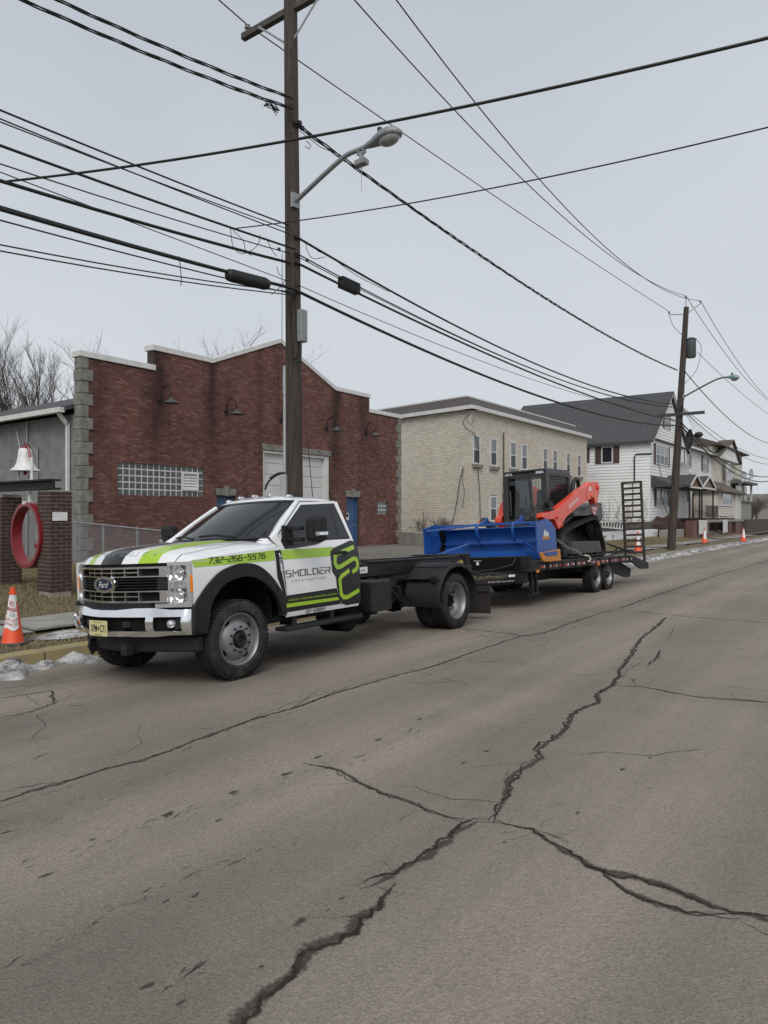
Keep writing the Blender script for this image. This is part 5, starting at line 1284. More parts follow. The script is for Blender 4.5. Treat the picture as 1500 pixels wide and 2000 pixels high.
# cab
yc = .50
def post(a, b, w=.07): return MB().bar(a, b, w, w)
cab = MB()
cab.prism([(1.0,1.80),(.98,1.90),(.9,1.93),(-.25,1.97),(-.36,1.92),(-.37,1.84),(.9,1.80)], 'Y', -yc, yc)
co = cab.build('cab_roof', MT['cab_black'], kb, bevel=.03)
for y in (-.36,.36): MB().box((.985,y-.085,1.815),(1.03,y+.085,1.875)).build('work_lamp', MT['lamp_glass'], co, bevel=.008)
MB().bar((1.01,-.48,1.895),(1.01,.48,1.905),.05,.03).build('rain_rail', MT['cab_black'], co)
for s in (1, -1):
    # side frame with opening
    so = MB(); S_ = [(1.0,1.82),(1.0,.82),(.88,.82),(.88,1.74),(-.24,1.80)]
    so.prism([(1.0,1.84),(1.01,.80),(.86,.80),(.84,1.80)], 'Y', s*.43, s*yc)
    so.prism([(.85,1.78),(.85,1.84),(-.30,1.88),(-.36,1.84),(-.38,1.02),(-.27,1.02),(-.25,1.80)], 'Y', s*.43, s*yc)
    so.prism([(.86,.80),(.86,1.08),(.1,1.06),(-.38,1.03),(-.38,.9)], 'Y', s*.43, s*yc)
    so.build('cab_side', MT['cab_black'], kb, bevel=.012)
    sc_ = MB()
    for i in range(17): x = .84-.066*i; sc_.box((x,s*.472,1.07),(x-.005,s*.478,1.82))
    for i in range(12): z = 1.08+.066*i; sc_.box((.85,s*.479,z),(-.27,s*.484,z+.005))
    stuff(sc_.build('mesh_screen', MT['cab_black'], kb))
    MB().box((.86,s*.455,1.05),(-.27,s*.46,1.83)).build('side_glass', MT['cab_glass'], kb)
MB().box((.985,-.42,.86),(.99,.42,1.80)).build('front_glass', MT['cab_glass'], kb)
MB().box((.99,-.43,.80),(1.005,.43,.88)).box((.99,-.43,1.76),(1.005,.43,1.82)).box((.99,-.43,.88),(1.005,-.38,1.76)).box((.99,.38,.88),(1.005,.43,1.76)).build('front_frame', MT['cab_black'], kb)
MB().box((-.34,-.43,.9),(-.37,.43,1.2)).build('rear_panel', MT['cab_black'], kb)
rg = MB()
for i in range(12): y = -.42+.073*i; rg.box((-.35,y,1.2),(-.355,y+.005,1.82))
for i in range(9): z = 1.22+.068*i; rg.box((-.357,-.43,z),(-.362,.43,z+.005))
stuff(rg.build('mesh_screen', MT['cab_black'], kb))
MB().box((-.345,-.43,1.2),(-.348,.43,1.83)).build('rear_glass', MT['cab_glass'], kb)
se = MB().box((-.25,-.24,.95),(.25,.24,1.05)).prism([(-.15,1.02),(-.02,1.02),(-.14,1.58),(-.24,1.58)], 'Y', -.22, .22).box((-.24,-.12,1.58),(-.15,.12,1.72)).box((.1,-.36,1.05),(.3,-.28,1.22)).box((.1,.28,1.05),(.3,.36,1.22)); se.build('seat', MT['seat'], kb, bevel=.03)
MB().cyl((.26,-.32,1.2),(.30,-.32,1.4),.018,n=8).cyl((.26,.32,1.2),(.30,.32,1.4),.018,n=8).build('joystick', MT['cab_black'], kb)
MB().box((1.0,-.40,.75),(-.35,.42,.83)).build('cab_floor', MT['cab_black'], kb)
MB().tube([(1.01,-.33,.95),(1.015,-.33,1.05),(1.015,-.33,1.4),(1.01,-.34,1.5)], .016, 6).build('door_handle', MT['cab_black'], kb)
MB().box((.9,-.50,1.0),(1.0,-.535,1.45)).build('mirror', MT['cab_black'], kb, bevel=.01)
# ---------------- tie-down chains
def chain(name, label, pts, link=.05):
    t = on_trailer(name, label, 'chain', (0,0,0))
    P = dense([p for p in pts], link)[:-1] if False else None
    L_ = [Vector(p) for p in pts]; out = []
    for a, b in zip(L_[:-1], L_[1:]):
        n = max(1, int((b-a).length/(link*.8)))
        out += [(a.lerp(b, i/n), (b-a).normalized()) for i in range(n)]
    ring_ = MB().tube([(math.cos(a)*link*.6, math.sin(a)*link*.32, 0) for a in [i*math.pi/5 for i in range(11)]], link*.11, 5, False).mesh('link', MT['galv'], 60)
    for i, (p, d) in enumerate(out):
        q = d.to_track_quat('X', 'Z') @ Matrix.Rotation(math.pi/2*(i % 2), 4, 'X').to_quaternion()
        o = inst('link', ring_, t, p); o.rotation_mode = 'QUATERNION'; o.rotation_quaternion = q
    return t
c1 = chain('tie_down_chain', 'steel tie-down chain slung from the loader front to a hook on the deck edge', [(1.28,1.0,1.15),(1.05,1.1,1.0),(.8,1.18,.93),(.6,1.26,.82)], .07)
MB().tube([(.6,1.28,.83),(.52,1.33,.82),(.44,1.345,.76),(.5,1.345,.70),(.56,1.34,.71)], .022, 7).build('hook', pm('bare_hook', (.55,.52,.46), (.35,.33,.3), 8, .5), c1, smooth=60)
c2 = chain('tie_down_chain', 'bunched chain with lever binder running from the loader tail to the dovetail', [(-1.56,.75,1.16),(-1.75,.78,1.05),(-1.95,.82,1.12),(-2.1,.86,1.06)], .06)
for i in range(14):
    o = inst('link', c2.children[0].data, c2, (-1.8+random.uniform(-.22,.2), .8+random.uniform(-.06,.06), 1.08+random.uniform(-.09,.07)), (random.uniform(0,3),random.uniform(0,3),random.uniform(0,3)))
MB().tube([(-2.1,.86,1.06),(-2.5,.95,.97),(-3.2,1.2,.78)], [.02,.028,.018], 8).bar((-2.55,.96,.95),(-2.2,.93,.78),.02,.03).build('binder', MT['black_steel'], c2, smooth=50)

# ================================================================== cream brick building
def sub(o, parent):
    o.parent = parent; return o
MT['glass_reflect_paint'] = glassy('upper_sash_reflect_paint', (.17,.18,.19), .1, .5)  # paler window glass; the upper sash's reflection is painted into the colour
def window(W, parent, u0, u1, z0, z1, mat='white_trim', sill=None, fr=.09, mid=True, mull=0, depth=.0, name='window'):
    """framed sash window standing slightly proud of plane W"""
    m = MB(); d0, d1 = depth-.03, depth+.04
    for a, b, c, d in ((u0,u0+fr,z0,z1),(u1-fr,u1,z0,z1),(u0+fr,u1-fr,z0,z0+fr),(u0+fr,u1-fr,z1-fr,z1)): wb(m, W, a, b, c, d, d0, d1)
    if mid: wb(m, W, u0+fr, u1-fr, (z0+z1)/2-.025, (z0+z1)/2+.025, d0, d1-.012)
    for k in range(mull):
        u = u0+(u1-u0)*(k+1)/(mull+1); wb(m, W, u-.03, u+.03, z0+fr, z1-fr, d0, d1-.006)
    o = m.build(name, MT[mat], parent)
    zm = (z0+z1)/2 if mid else z0+fr
    for za, zb, gm in ((zm, z1-fr, 'glass_reflect_paint' if mid else 'glass2'), (z0+fr, zm, 'glass2')):
        if zb-za < .02: continue
        g = MB(); g.add([W(u0+fr,za,depth+.012), W(u1-fr,za,depth+.012), W(u1-fr,zb,depth+.012), W(u0+fr,zb,depth+.012)], [(0,1,2,3)]); g.build('pane', MT[gm], o, fix=False)
    if sill:
        s = MB(); wb(s, W, u0-.1, u1+.1, z0-.17, z0-.005, -.05, .14); s.build('sill', MT[sill], o)
    return o
def PW(cx, cy, dx, dy):
    """plane through (cx, cy) along unit (dx, dy), outward to its right-hand side"""
    return lambda u, z, o: (cx+dx*u+dy*o, cy+dy*u-dx*o, z)
cream = thing('cream_building', 'two-storey cream brick building with dark shingle mansard and white fascia', 'building', (0,0,0))
WFc = PX(-17.5); WSc = lambda u, z, o: (-17.5-.9864*u-.1644*o, 31.5+.1644*u-.9864*o, z)
up = [(31.72,32.5),(33.6,34.38),(35.95,36.75),(37.42,38.2),(40.4,41.15),(41.92,42.66),(44.15,44.85),(46.05,46.78)]
lo = [(33.57,34.38),(36.2,37.0),(40.6,41.4),(44.3,45.1)]
hl = [(a-.01,b+.01,4.29,5.82) for a, b in up]+[(a-.01,b+.01,1.36,2.75) for a, b in lo]
m = MB(); bricks(m, WFc, 31.5, 47.9, .3, lambda u: 7.02, hl, .27, .092, .016, .012); stuff(m.build('brickwork', MT['brick_cream'], cream, fix=False))
m = MB(); bricks(m, WSc, 0, 9.5, .3, lambda u: 7.02, [(5.05,6.0,1.1,3.0)], .27, .092, .016, .012); stuff(m.build('brickwork', MT['brick_cream'], cream, fix=False))
bd = MB(); bd.prism([(-17.53,31.53),(-17.53,47.87),(-28,47.87),(-28,33.2)], 'Z', .1, 7.03); bd.build('wall', MT['mortar_c'], cream)
for a, b in up: window(WFc, cream, a, b, 4.3, 5.81, sill='stone')
for a, b in lo: window(WFc, cream, a, b, 1.37, 2.74, sill='stone')
window(WSc, cream, 5.1, 5.95, 1.12, 2.98, mull=1)
hd = MB()
for a, b in up+lo: pass
fs = MB(); wb(fs, WFc, 31.25, 48.15, 7.03, 7.22, -.3, .28); fo_ = fs.build('fascia', MT['white_trim'], cream)
fs = MB(); fs.add([WSc(-.28,7.03,.28),WSc(10,7.03,.28),WSc(10,7.22,.28),WSc(-.28,7.22,.28),WSc(-.28,7.03,-.3),WSc(10,7.03,-.3),WSc(10,7.22,-.3),WSc(-.28,7.22,-.3)], [(0,1,2,3),(4,7,6,5),(0,4,5,1),(3,2,6,7),(0,3,7,4),(1,5,6,2)]); fs.build('fascia', MT['white_trim'], cream)
rf = MB(); cA, cB, cC = (-17.25,31.24,7.225), (-17.25,48.1,7.225), Vector(WSc(10,7.225,.25))
iA, iB, iC = (-18.1,32.2,7.86), (-18.1,47.3,7.86), Vector(WSc(10,7.86,-.7))
rf.add([cA,cB,iB,iA], [(0,1,2,3)]); rf.add([cA,iA,iC,cC], [(0,1,2,3)]); rf.add([cB,(-28,48.1,7.225),(-28,47.3,7.86),iB], [(0,1,2,3)]); rf.add([iA,iB,(-28,47.3,7.86),iC], [(0,1,2,3)])
rf.build('roof', pm('brown_shingle', (.052,.045,.042), (.085,.075,.07), 5, .9, bump=.6, bscale=8), cream)
MB().bar(iA, iB, .12, .07).bar(iA, iC, .12, .07).build('roof_cap', MT['white_trim'], cream)
MB().tube([(-17.42,35.05,6.2),(-17.42,35.05,.5)], .035, 6).build('drain_pipe', pm('rust_pipe', (.06,.035,.03), None, 6, .8), cream)
def cablepart(parent, pts, r=.012, name='service_cable'): return MB().tube(pts, r, 5).build(name, MT['cable'], parent, smooth=70)
cablepart(cream, sm([hit(x,y,X=-17.42) for x, y in ((917,808),(905,825),(912,838),(928,850),(935,880),(934,920),(937,960),(938,1010))]), .018)
cablepart(cream, sm([hit(x,y,X=-17.40) for x, y in ((917,808),(912,822),(922,828),(926,812))]))
sd0 = lambda x, y: hit(x, y, Y=31.42+(919-x)*.004)
cablepart(cream, sm([sd0(x,y) for x, y in ((905,912),(898,940),(892,980),(886,1010),(880,1025))]), .018)
cablepart(cream, sm([sd0(x,y) for x, y in ((905,912),(903,935),(907,960),(903,990))]))

# ---------------- concrete block wall beside the hall
cbk = MB(); A, B = Vector((-18.6,26.95)), Vector((-13.2,23.9)); d = (B-A).normalized(); nn = Vector((d.y,-d.x))*.28
cb_ = thing('concrete_barrier', 'grey concrete barrier blocks between brick hall and snow pusher', 'barrier', (0,0,0))
for k in range(3):
    a = A.lerp(B, k/3)+d*.01; b = A.lerp(B, (k+1)/3)-d*.01
    q = MB(); q.add([(*(a-nn),.3),(*(b-nn),.3),(*(b+nn),.3),(*(a+nn),.3),(*(a-nn*.9),.95),(*(b-nn*.9),.95),(*(b+nn*.9),.95),(*(a+nn*.9),.95)], [(0,3,2,1),(4,5,6,7),(0,1,5,4),(1,2,6,5),(2,3,7,6),(3,0,4,7)]); q.build('block', MT['concrete'], cb_, bevel=.025)

# ================================================================== white clapboard house
MT['siding'] = pm('white_siding', (.74,.745,.74), (.66,.665,.66), .8, .7, dirt=((.30,.29,.26), 2.0, .55, .35))
MT['siding_c'] = pm('cream_siding', (.60,.57,.49), (.53,.50,.43), .8, .7, dirt=((.22,.2,.16), 2.0, .55, .35))
MT['shutter'] = pm('brown_shutter', (.075,.042,.036), (.06,.034,.03), 5, .7)
MT['roof_grey'] = pm('grey_shingle', (.15,.152,.15), (.10,.102,.10), 3, .9, bump=.4, bscale=8)
MT['roof_brown'] = pm('brown_roof', (.105,.085,.068), (.08,.066,.054), 3, .9, bump=.4, bscale=8)
def lap(m, W, u0, u1, z0, z1, top=None, ex=.21):
    """overlapping clapboards; top(z) -> (ua, ub) clips a gable"""
    z = z0
    while z < z1-.01:
        a, b = (u0, u1) if top is None else top(z+ex*.5)
        zt = min(z+ex+.01, z1)
        if b-a > .05:
            o = len(m.v); m.v += [W(a,z,.045),W(b,z,.045),W(b,zt,.012),W(a,zt,.012),W(a,z,.0),W(b,z,.0)]
            m.f += [[o,o+1,o+2,o+3],[o,o+4,o+5,o+1]]; m.m += [0,0]
        z += ex
def shutters(W, parent, u0, u1, z0, z1, w=.42):
    for a, b in ((u0-w-.02,u0-.02),(u1+.02,u1+w+.02)):
        m = MB(); wb(m, W, a, b, z0, z1, .03, .09); o = m.build('shutter', MT['shutter'], parent)
def PXr(px0, px1, py0, py1, X):
    """wall rectangle (Y0, Y1, z0, z1) on plane X for a photo rectangle"""
    a, b = hit(px0, (py0+py1)/2, X=X).y, hit(px1, (py0+py1)/2, X=X).y
    zm = [hit((px0+px1)/2, p, X=X).z for p in (py1, py0)]; return a, b, zm[0], zm[1]
h1 = thing('white_house', 'white clapboard house with steep dark gable roof and brown shutters', 'house', (0,0,0))
X1, Ya, Yb, Ym = -14.0, 50.6, 61.0, 55.8; W1 = PX(X1); W1s = PY(Ya)
MB().box((-25.5,Ya,.2),(X1,Yb,6.95)).prism([(Ya,6.95),(Yb,6.95),(Ym,10.7)], 'X', -25.5, X1).build('wall', MT['siding'], h1)
s = MB(); lap(s, W1s, -25.5, X1+.03, .95, 6.95); stuff(s.build('siding', MT['siding'], h1, fix=False))
s = MB(); lap(s, W1, Ya-.03, Yb, .95, 6.95); lap(s, W1, Ya, Yb, 6.95, 10.6, lambda z: (Ya+(z-6.95)/3.75*5.2, Yb-(z-6.95)/3.75*5.2)); stuff(s.build('siding', MT['siding'], h1, fix=False))
for a, b in (((Ya-.35,6.72),(Ym,10.86)),((Yb+.35,6.72),(Ym,10.86))):
    MB().prism([(a[0],a[1]),(b[0],b[1]),(b[0],b[1]+.16),(a[0],a[1]+.16)], 'X', -25.9, X1+.3).build('roof', MT['shingle'], h1)
    MB().prism([(a[0],a[1]-.12),(b[0],b[1]-.12),(b[0],b[1]-.01),(a[0],a[1]-.01)], 'X', X1+.22, X1+.29).build('barge_board', MT['white_trim'], h1)
MB().box((X1+.02,Ya+.1,7.02),(X1+.16,Yb-.1,7.14)).build('belt_trim', MT['shutter'], h1)
def side_rect(px0, px1, py0, py1, Y):
    a, b = hit(px0, py0, Y=Y).x, hit(px1, py0, Y=Y).x; return a, b, hit((px0+px1)/2, py1, Y=Y).z, hit((px0+px1)/2, py0, Y=Y).z
r = side_rect(1175,1198,872,905,Ya); window(W1s, h1, *r, mid=False, fr=.09, depth=.055); shutters(W1s, h1, *r, w=.42)
m = MB(); q = side_rect(1143,1152,875,903,Ya); wb(m, W1s, *q, .03,.09); m.build('shutter', MT['shutter'], h1)
r = PXr(1296,1305,807,837,X1); window(W1, h1, *r, depth=.055); shutters(W1, h1, *r, w=.32)
r = PXr(1279,1303,870,909,X1); window(W1, h1, *r, mull=2, depth=.055); shutters(W1, h1, *r, w=.4)
r = PXr(1280,1303,955,989,X1); window(W1, h1, *r, mull=2, depth=.055); shutters(W1, h1, *r, w=.4)
MB().prism([(X1,4.5),(X1+1.5,3.75),(X1+1.5,3.68),(X1,3.68)], 'Y', Ya+.1, Yb+.5).build('pent_roof', MT['shingle'], h1)
MB().box((X1-11.5,Ya+.05,.2),(X1+.06,Yb,.97)).build('foundation', MT['concrete'], h1)
MB().tube([hit(1239,940,Y=Ya-.06),hit(1239,892,Y=Ya-.06),hit(1243,887,Y=Ya-.06),hit(1274,886,Y=Ya-.06)], .05, 6).tube([hit(1236,1010,Y=Ya-.06),hit(1236,940,Y=Ya-.06)], .03, 6).build('service_pipe', MT['black_steel'], h1)
cablepart(h1, sm([hit(x,y,X=X1+.1) for x, y in ((1285,903),(1292,930),(1293,970),(1303,1000),(1310,1008))]), .02)
vine = MB()
for i in range(26):
    p = Vector((random.uniform(-21,-14), Ya-.08, 1.0)); P = [p.copy()]
    for _ in range(7): p = p+Vector((random.uniform(-.3,.3), random.uniform(-.03,.02), random.uniform(.12,.42))); P.append(p.copy())
    vine.tube(P, [.014*(1-k/9) for k in range(len(P))], 4, False)
stuff(vine.build('vine', pm('dead_vine', (.06,.045,.035), None, 6, .9), fix=False), 'bare dead vines climbing the side of the white house', 'vine')

# ---------------- second white house with porch gables
h2 = thing('porch_house', 'white house with two small porch gables behind the far utility pole', 'house', (0,0,0))
X2, Yc, Yd = -14.05, 61.1, 70.6; W2 = PX(X2)
MB().box((-24,Yc,.2),(X2,Yd,7.3)).build('wall', MT['siding'], h2)
s = MB(); lap(s, W2, Yc, Yd, 1.3, 7.3); stuff(s.build('siding', MT['siding'], h2, fix=False))
MB().prism([(X2+.5,7.25),(-19,9.6),(-24.4,7.25),(-24.4,7.4),(-19,9.75),(X2+.5,7.4)], 'Y', Yc-.2, Yd+.3).build('roof', MT['roof_grey'], h2)
MB().box((X2+.42,Yc-.2,7.14),(X2+.56,Yd+.3,7.28)).build('gutter', MT['white_trim'], h2)
for r_ in ((1336,1346,884,912),(1371,1380,891,921)):
    r = PXr(*r_, X2); window(W2, h2, *r, mull=1, depth=.055); shutters(W2, h2, *r, w=.35)
for r_ in ((1331,1343,955,982),(1371,1380,958,986)): window(W2, h2, *PXr(*r_, X2), mull=1, depth=.055)
m = MB(); r = PXr(1351,1361,957,1012,X2); wb(m, W2, *r, .05,.1); m.build('door', pm('brown_door', (.06,.026,.018), None, 5, .6), h2)
XP = X2+2.0
for (xa, xb, xm, yt, yb, mt) in ((1348,1370,1359.5,930,951,'gable_red'),(1372,1396,1385,933,953,'gable_tan')):
    if mt not in MT: MT[mt] = pm(mt, (.16,.06,.035) if mt == 'gable_red' else (.19,.14,.10), None, 5, .7)
    a, b, t_ = hit(xa,yb,X=XP), hit(xb,yb,X=XP), hit(xm,yt,X=XP)
    zb = (a.z+b.z)/2; ym = (a.y+b.y)/2
    MB().prism([(a.y+.1,zb),(b.y-.1,zb),(ym,t_.z-.1)], 'X', XP-.12, XP-.06).build('porch_gable', MT[mt], h2)
    for p0 in (a.y-.15, b.y+.15):
        MB().prism([(p0,zb-.05),(ym,t_.z),(ym,t_.z+.13),(p0,zb+.08)], 'X', X2, XP+.06).build('porch_roof', MT['shingle'], h2)
        MB().prism([(p0,zb-.05),(ym,t_.z),(ym,t_.z+.16),(p0,zb+.11)], 'X', XP+.065, XP+.11).build('barge_board', MT['white_trim'], h2)
    MB().box((XP-.1,a.y,zb-.12),(XP+.09,b.y,zb)).build('barge_board', MT['white_trim'], h2)
    for y in (a.y+.2, b.y-.2): MB().box((XP-.14,y-.05,1.5),(XP-.04,y+.05,zb-.12)).build('porch_post', MT['black_steel'], h2)
MB().box((X2,Yc-2.5,.2),(XP,Yd-.2,1.5)).build('porch_floor', MT['brick_dark'], h2)
rl = MB(); rail_y0, rail_y1 = Yc-2.3, Yd-.4
for z in (1.62, 2.45): rl.box((XP-.06,rail_y0,z),(XP-.02,rail_y1,z+.04))
ro = rl.build('railing', MT['black_steel'], h2)
bal = MB().box((-.012,-.012,0),(.012,.012,.85)).mesh('baluster', MT['black_steel'])
k = 0
y = rail_y0
while y < rail_y1: inst('baluster', bal, ro, (XP-.04, y, 1.6)); y += .2
# brick stoops, piers and stairs towards the pavement
st = thing('brick_stoop', 'low brick garden wall with piers and dark stairs in front of the porch house', 'wall', (0,0,0))
XS = -11.3
def pier(px0, px1, py0, py1, dep=.5, mat='brick_pier'):
    a, b, z0, z1 = PXr(px0, px1, py0, py1, XS); MB().box((XS-dep,a,.0),(XS,b,z1)).build('pier', MT[mat], st, bevel=.01); return a, b, z1
MT['brick_pier'] = brickmat('pier_brick', [(.14,.05,.036),(.11,.04,.03)], 0)
_m, _t, _p = nodes('wall_brick'); _b = _t.nodes.new('ShaderNodeTexBrick'); _b.inputs['Scale'].default_value = 4.0
_b.inputs['Color1'].default_value = (.13,.05,.037,1); _b.inputs['Color2'].default_value = (.09,.036,.028,1); _b.inputs['Mortar'].default_value = (.2,.17,.14,1); _b.inputs['Mortar Size'].default_value = .012
_mp = _t.nodes.new('ShaderNodeMapping'); _mp.inputs['Rotation'].default_value = (math.radians(90),0,math.radians(90)); _t.links.new(coord(_t,'Position'), _mp.inputs[0]); _t.links.new(_mp.outputs[0], _b.inputs[0]); _t.links.new(_b.outputs[0], _p.inputs['Base Color']); MT['wall_brick'] = _m
for q in ((1354,1367,1017,1058),(1380,1385,1017,1056),(1424,1430,1016,1052),(1436,1447,1014,1052),(1447,1458,1014,1050)): pier(*q, mat='wall_brick')
a, b, z0, z1 = PXr(1385,1401,1041,1056,XS); MB().box((XS-.4,a,0),(XS-.05,b,z1)).build('low_wall', MT['wall_brick'], st)
a, b, z0, z1 = PXr(1380,1458,1015,1019,XS); MB().box((XS-.6,a,z0),(XS+.08,b,z1)).build('cap_stone', MT['concrete'], st)
a, b, z0, z1 = PXr(1401,1436,1030,1054,XS)
for k in range(5): MB().box((XS-.3*k-.3,a,0),(XS-.3*k+.01*k,b,.17*(k+1))).build('step', MT['concrete'], st)
for px in (1404,1412,1426,1434):
    p = hit(px,1040,X=XS); MB().tube([(XS+.1,p.y,.3),(XS+.1,p.y,1.15),(XS-1.8,p.y,2.2),(XS-1.8,p.y,1.0)], .025, 6).build('handrail', MT['black_steel'], st)
MB().box((XS-2.4,PXr(1330,1354,1000,1030,XS)[0],0),(XS-1.2,PXr(1330,1462,1000,1030,XS)[1],1.15)).build('terrace_wall', MT['brick_dark'], st)
for (px0, px1, py0, py1, lab) in ((1366,1381,1016,1043,'white board leaning upright between the brick piers of the stoop, nearest the pole'),(1413,1421,1015,1040,'narrow white board standing on the stoop stairs, farther from the pole')):
    a, b, z0, z1 = PXr(px0,px1,py0,py1,XS+.12); o = MB().box((XS+.08,a,z0),(XS+.13,b,z1)); o = o.build('white_board', MT['white_trim'], bevel=.01); tag(o, lab, 'board', 'white boards at the stoop')
# rusty sheets and block retaining wall in front of the white house
XR = -13.2
P_ = [(1272,1022),(1284,1008),(1297,1012),(1304,1007),(1330,1013),(1330,1035),(1266,1035)]
P_ = [hit(x,y,X=XR) for x, y in P_]; o = MB().prism([(p.y,p.z) for p in P_], 'X', XR-.06, XR).build('rusty_sheet', pm('rust', (.085,.038,.026), (.055,.027,.02), 2.5, .85, bump=.2, bscale=12)); tag(o, 'rust-brown stepped metal sheeting leaning in front of the white house', 'sheeting')
rw = thing('retaining_wall', 'white painted block retaining wall with dark timber top below the white house', 'wall', (0,0,0))
ya, yb = hit(1160,1045,X=XR+.4).y, hit(1303,1045,X=XR+.4).y
MB().box((XR-.1,ya,.2),(XR+.15,yb,1.3)).build('timber', pm('grey_timber', (.06,.05,.045), (.09,.08,.07), 3, .9), rw)
bmw = MB().box((-.15,-.2,0),(.15,.2,.2)).mesh('block', MT['siding'])
for r_ in range(3):
    y = ya+.2+(.2 if r_ % 2 else 0)
    while y < yb-.1:
        if random.random() < .92 or r_ == 0: inst('block', bmw, rw, (XR+.32, y, .2+.205*r_))
        y += .41
bmc = [(1303,1322,1035,1056,.5),(1322,1340,1034,1056,.5)]
for px0, px1, py0, py1, dp_ in bmc:
    a, b, z0, z1 = PXr(px0,px1,py0,py1,-11.9); o = MB().box((-11.9-dp_,a,.0),(-11.9,b-.02,z1)).build('concrete_block', MT['concrete'], bevel=.04)
    tag(o, 'large grey concrete block beside the far pole, '+('nearer the pole' if px0 == 1303 else 'nearer the brick pier'), 'block', 'concrete blocks by the far pole')
# white ladder on its side
la = thing('ladder', 'white ladder lying on its side against the retaining wall', 'ladder', (0,0,0))
l0, l1, l2, l3 = hit(1172,1013,X=XR+.55), hit(1225,1021,X=XR+.55), hit(1176,1029,X=XR+.55), hit(1225,1034,X=XR+.55)
MB().bar(l0,l1,.05,.08).build('rail', MT['white_trim'], la); MB().bar(l2,l3,.05,.08).build('rail', MT['white_trim'], la)
for k in range(8): MB().cyl(l0.lerp(l1,.08+.11*k), l2.lerp(l3,.0+.11*k), .022, n=6).build('rung', MT['white_trim'], la)

# ---------------- cream clapboard house farther along
h3 = thing('cream_house', 'cream clapboard house with brown roofs at the far end of the row', 'house', (0,0,0))
X3 = -14.0; W3 = PX(X3)
Ye, Yf = hit(1390,900,X=X3).y, hit(1449,900,X=X3).y
MB().box((-23,Ye,.2),(X3,Yf,8.2)).build('wall', MT['siding_c'], h3)
s = MB(); lap(s, W3, Ye, Yf, .5, 8.2, None, .2); lap(s, PY(Ye), -23, X3+.04, .5, 8.2, None, .2); stuff(s.build('siding', MT['siding_c'], h3, fix=False))
MB().prism([(X3+.7,8.2),(X3+.7,8.35),(-18,10.0),(-23.5,8.35),(-23.5,8.2)], 'Y', Ye-.3, Yf+.3).build('roof', MT['roof_brown'], h3)
MB().prism([(Ye-.2,7.1),((Ye+Yf)/2-1,9.1),((Ye+Yf)/2+3,7.1)], 'X', X3-.5, X3+.5).build('dormer', MT['siding'], h3)
for s_ in (-1, 1):
    c = (Ye+Yf)/2-1; e = Ye-.5 if s_ < 0 else (Ye+Yf)/2+3.3
    MB().prism([(e,7.0),(c,9.12),(c,9.24),(e,7.15)], 'X', X3-.6, X3+.75).build('dormer_roof', MT['roof_brown'], h3)
r = PXr(1409,1416,905,938,X3); window(PX(X3+.5), h3, *r); 
XB = X3+1.9; WB_ = PX(XB); a, b, z0, z1 = PXr(1402,1447,962,1012,XB)
MB().box((X3,a,.2),(XB,b,z1)).build('bay_wall', MT['siding_c'], h3); s = MB(); lap(s, WB_, a, b, .5, z1, None, .2); stuff(s.build('siding', MT['siding_c'], h3, fix=False))
MB().prism([(X3,z1+1.2),(XB+.5,z1+.02),(XB+.5,z1-.1),(X3,z1-.1)], 'Y', a-.3, b+.3).build('bay_roof', MT['roof_brown'], h3)
window(WB_, h3, *PXr(1409,1428,960,989,XB), fr=.16, depth=.055); MB().box((XB-.05,PXr(1434,1440,958,1012,XB)[0],.4),(XB+.12,PXr(1434,1440,958,1012,XB)[1],z1)).build('corner_post', MT['white_trim'], h3)
a, b, z0, z1 = PXr(1447,1471,946,978,X3+1)
MB().box((X3-4,a,z0-.1),(X3+1,b,z0)).build('porch_floor', MT['concrete'], h3); MB().box((X3-4,a,.1),(X3+.8,b,z0-.1)).build('porch_base', MT['concrete'], h3)
MB().prism([(X3-4,z1+1.6),(X3+1.4,z1+.25),(X3+1.4,z1),(X3-4,z1)], 'Y', a-.2, b+.4).build('porch_roof', MT['roof_grey'], h3)
for y in (a+.3, b-.3): MB().box((X3+.75,y-.12,z0),(X3+.95,y+.12,z1)).build('porch_post', MT['white_trim'], h3)
MB().box((X3+.4,a+.5,z0+.1),(X3+.45,b-.5,z1-.1)).build('porch_screen', MT['glass2'], h3)
gw_ = MB(); a, b, z0, z1 = PXr(1458,1500,1014,1050,-11); gw_.box((-11.4,a,0),(-11,b+14,z1)); o = gw_.build('garden_wall', pm('dark_stone_wall', (.06,.045,.038), (.10,.08,.065), 3, .95, bump=.5, bscale=10)); tag(o, 'dark stone garden wall at the right edge beyond the stoop', 'wall')
far = MB().box((-30,120,.0),(-13,128,5.0)); tag(far.build('grey_shed', MT['concrete']), 'low pale shed at the right edge behind the bare bushes', 'shed')
# satellite dishes
def dish(px, py, X, r, lab, az=0):
    p = hit(px, py, X=X); t = thing('satellite_dish', lab, 'satellite dish', p, az, 'satellite dishes on the row of houses')
    d = MB(); G_ = []
    for i in range(5):
        rr = r*i/4; G_.append([(.25*r*(i/4)**2, rr*math.cos(a), rr*math.sin(a)*1.1) for a in [j*math.pi/8 for j in range(17)]])
    d.grid(G_).build('reflector', MT['pvc'], t, smooth=60)
    MB().bar((0,0,-r*.2),(-.15,.1,-r*1.5),.05,.05).build('mast', MT['galv'], t); MB().bar((0,0,-r*.9),(r*1.1,r*.2,-r*.4),.03,.03).box((r*1.0,r*.1,-r*.5),(r*1.2,r*.3,-r*.3)).build('feed_arm', MT['galv'], t)
dish(1331,921,-13.4,.62,'large grey satellite dish just right of the far utility pole',-.5)
dish(1424,929,-13.0,.42,'small satellite dish above the brown bay roof',-.6); dish(1450,931,-12.6,.5,'satellite dish on the porch roof, middle one of three',-.5); dish(1465,926,-12.6,.5,'rightmost satellite dish, highest on the porch roof',-.3)

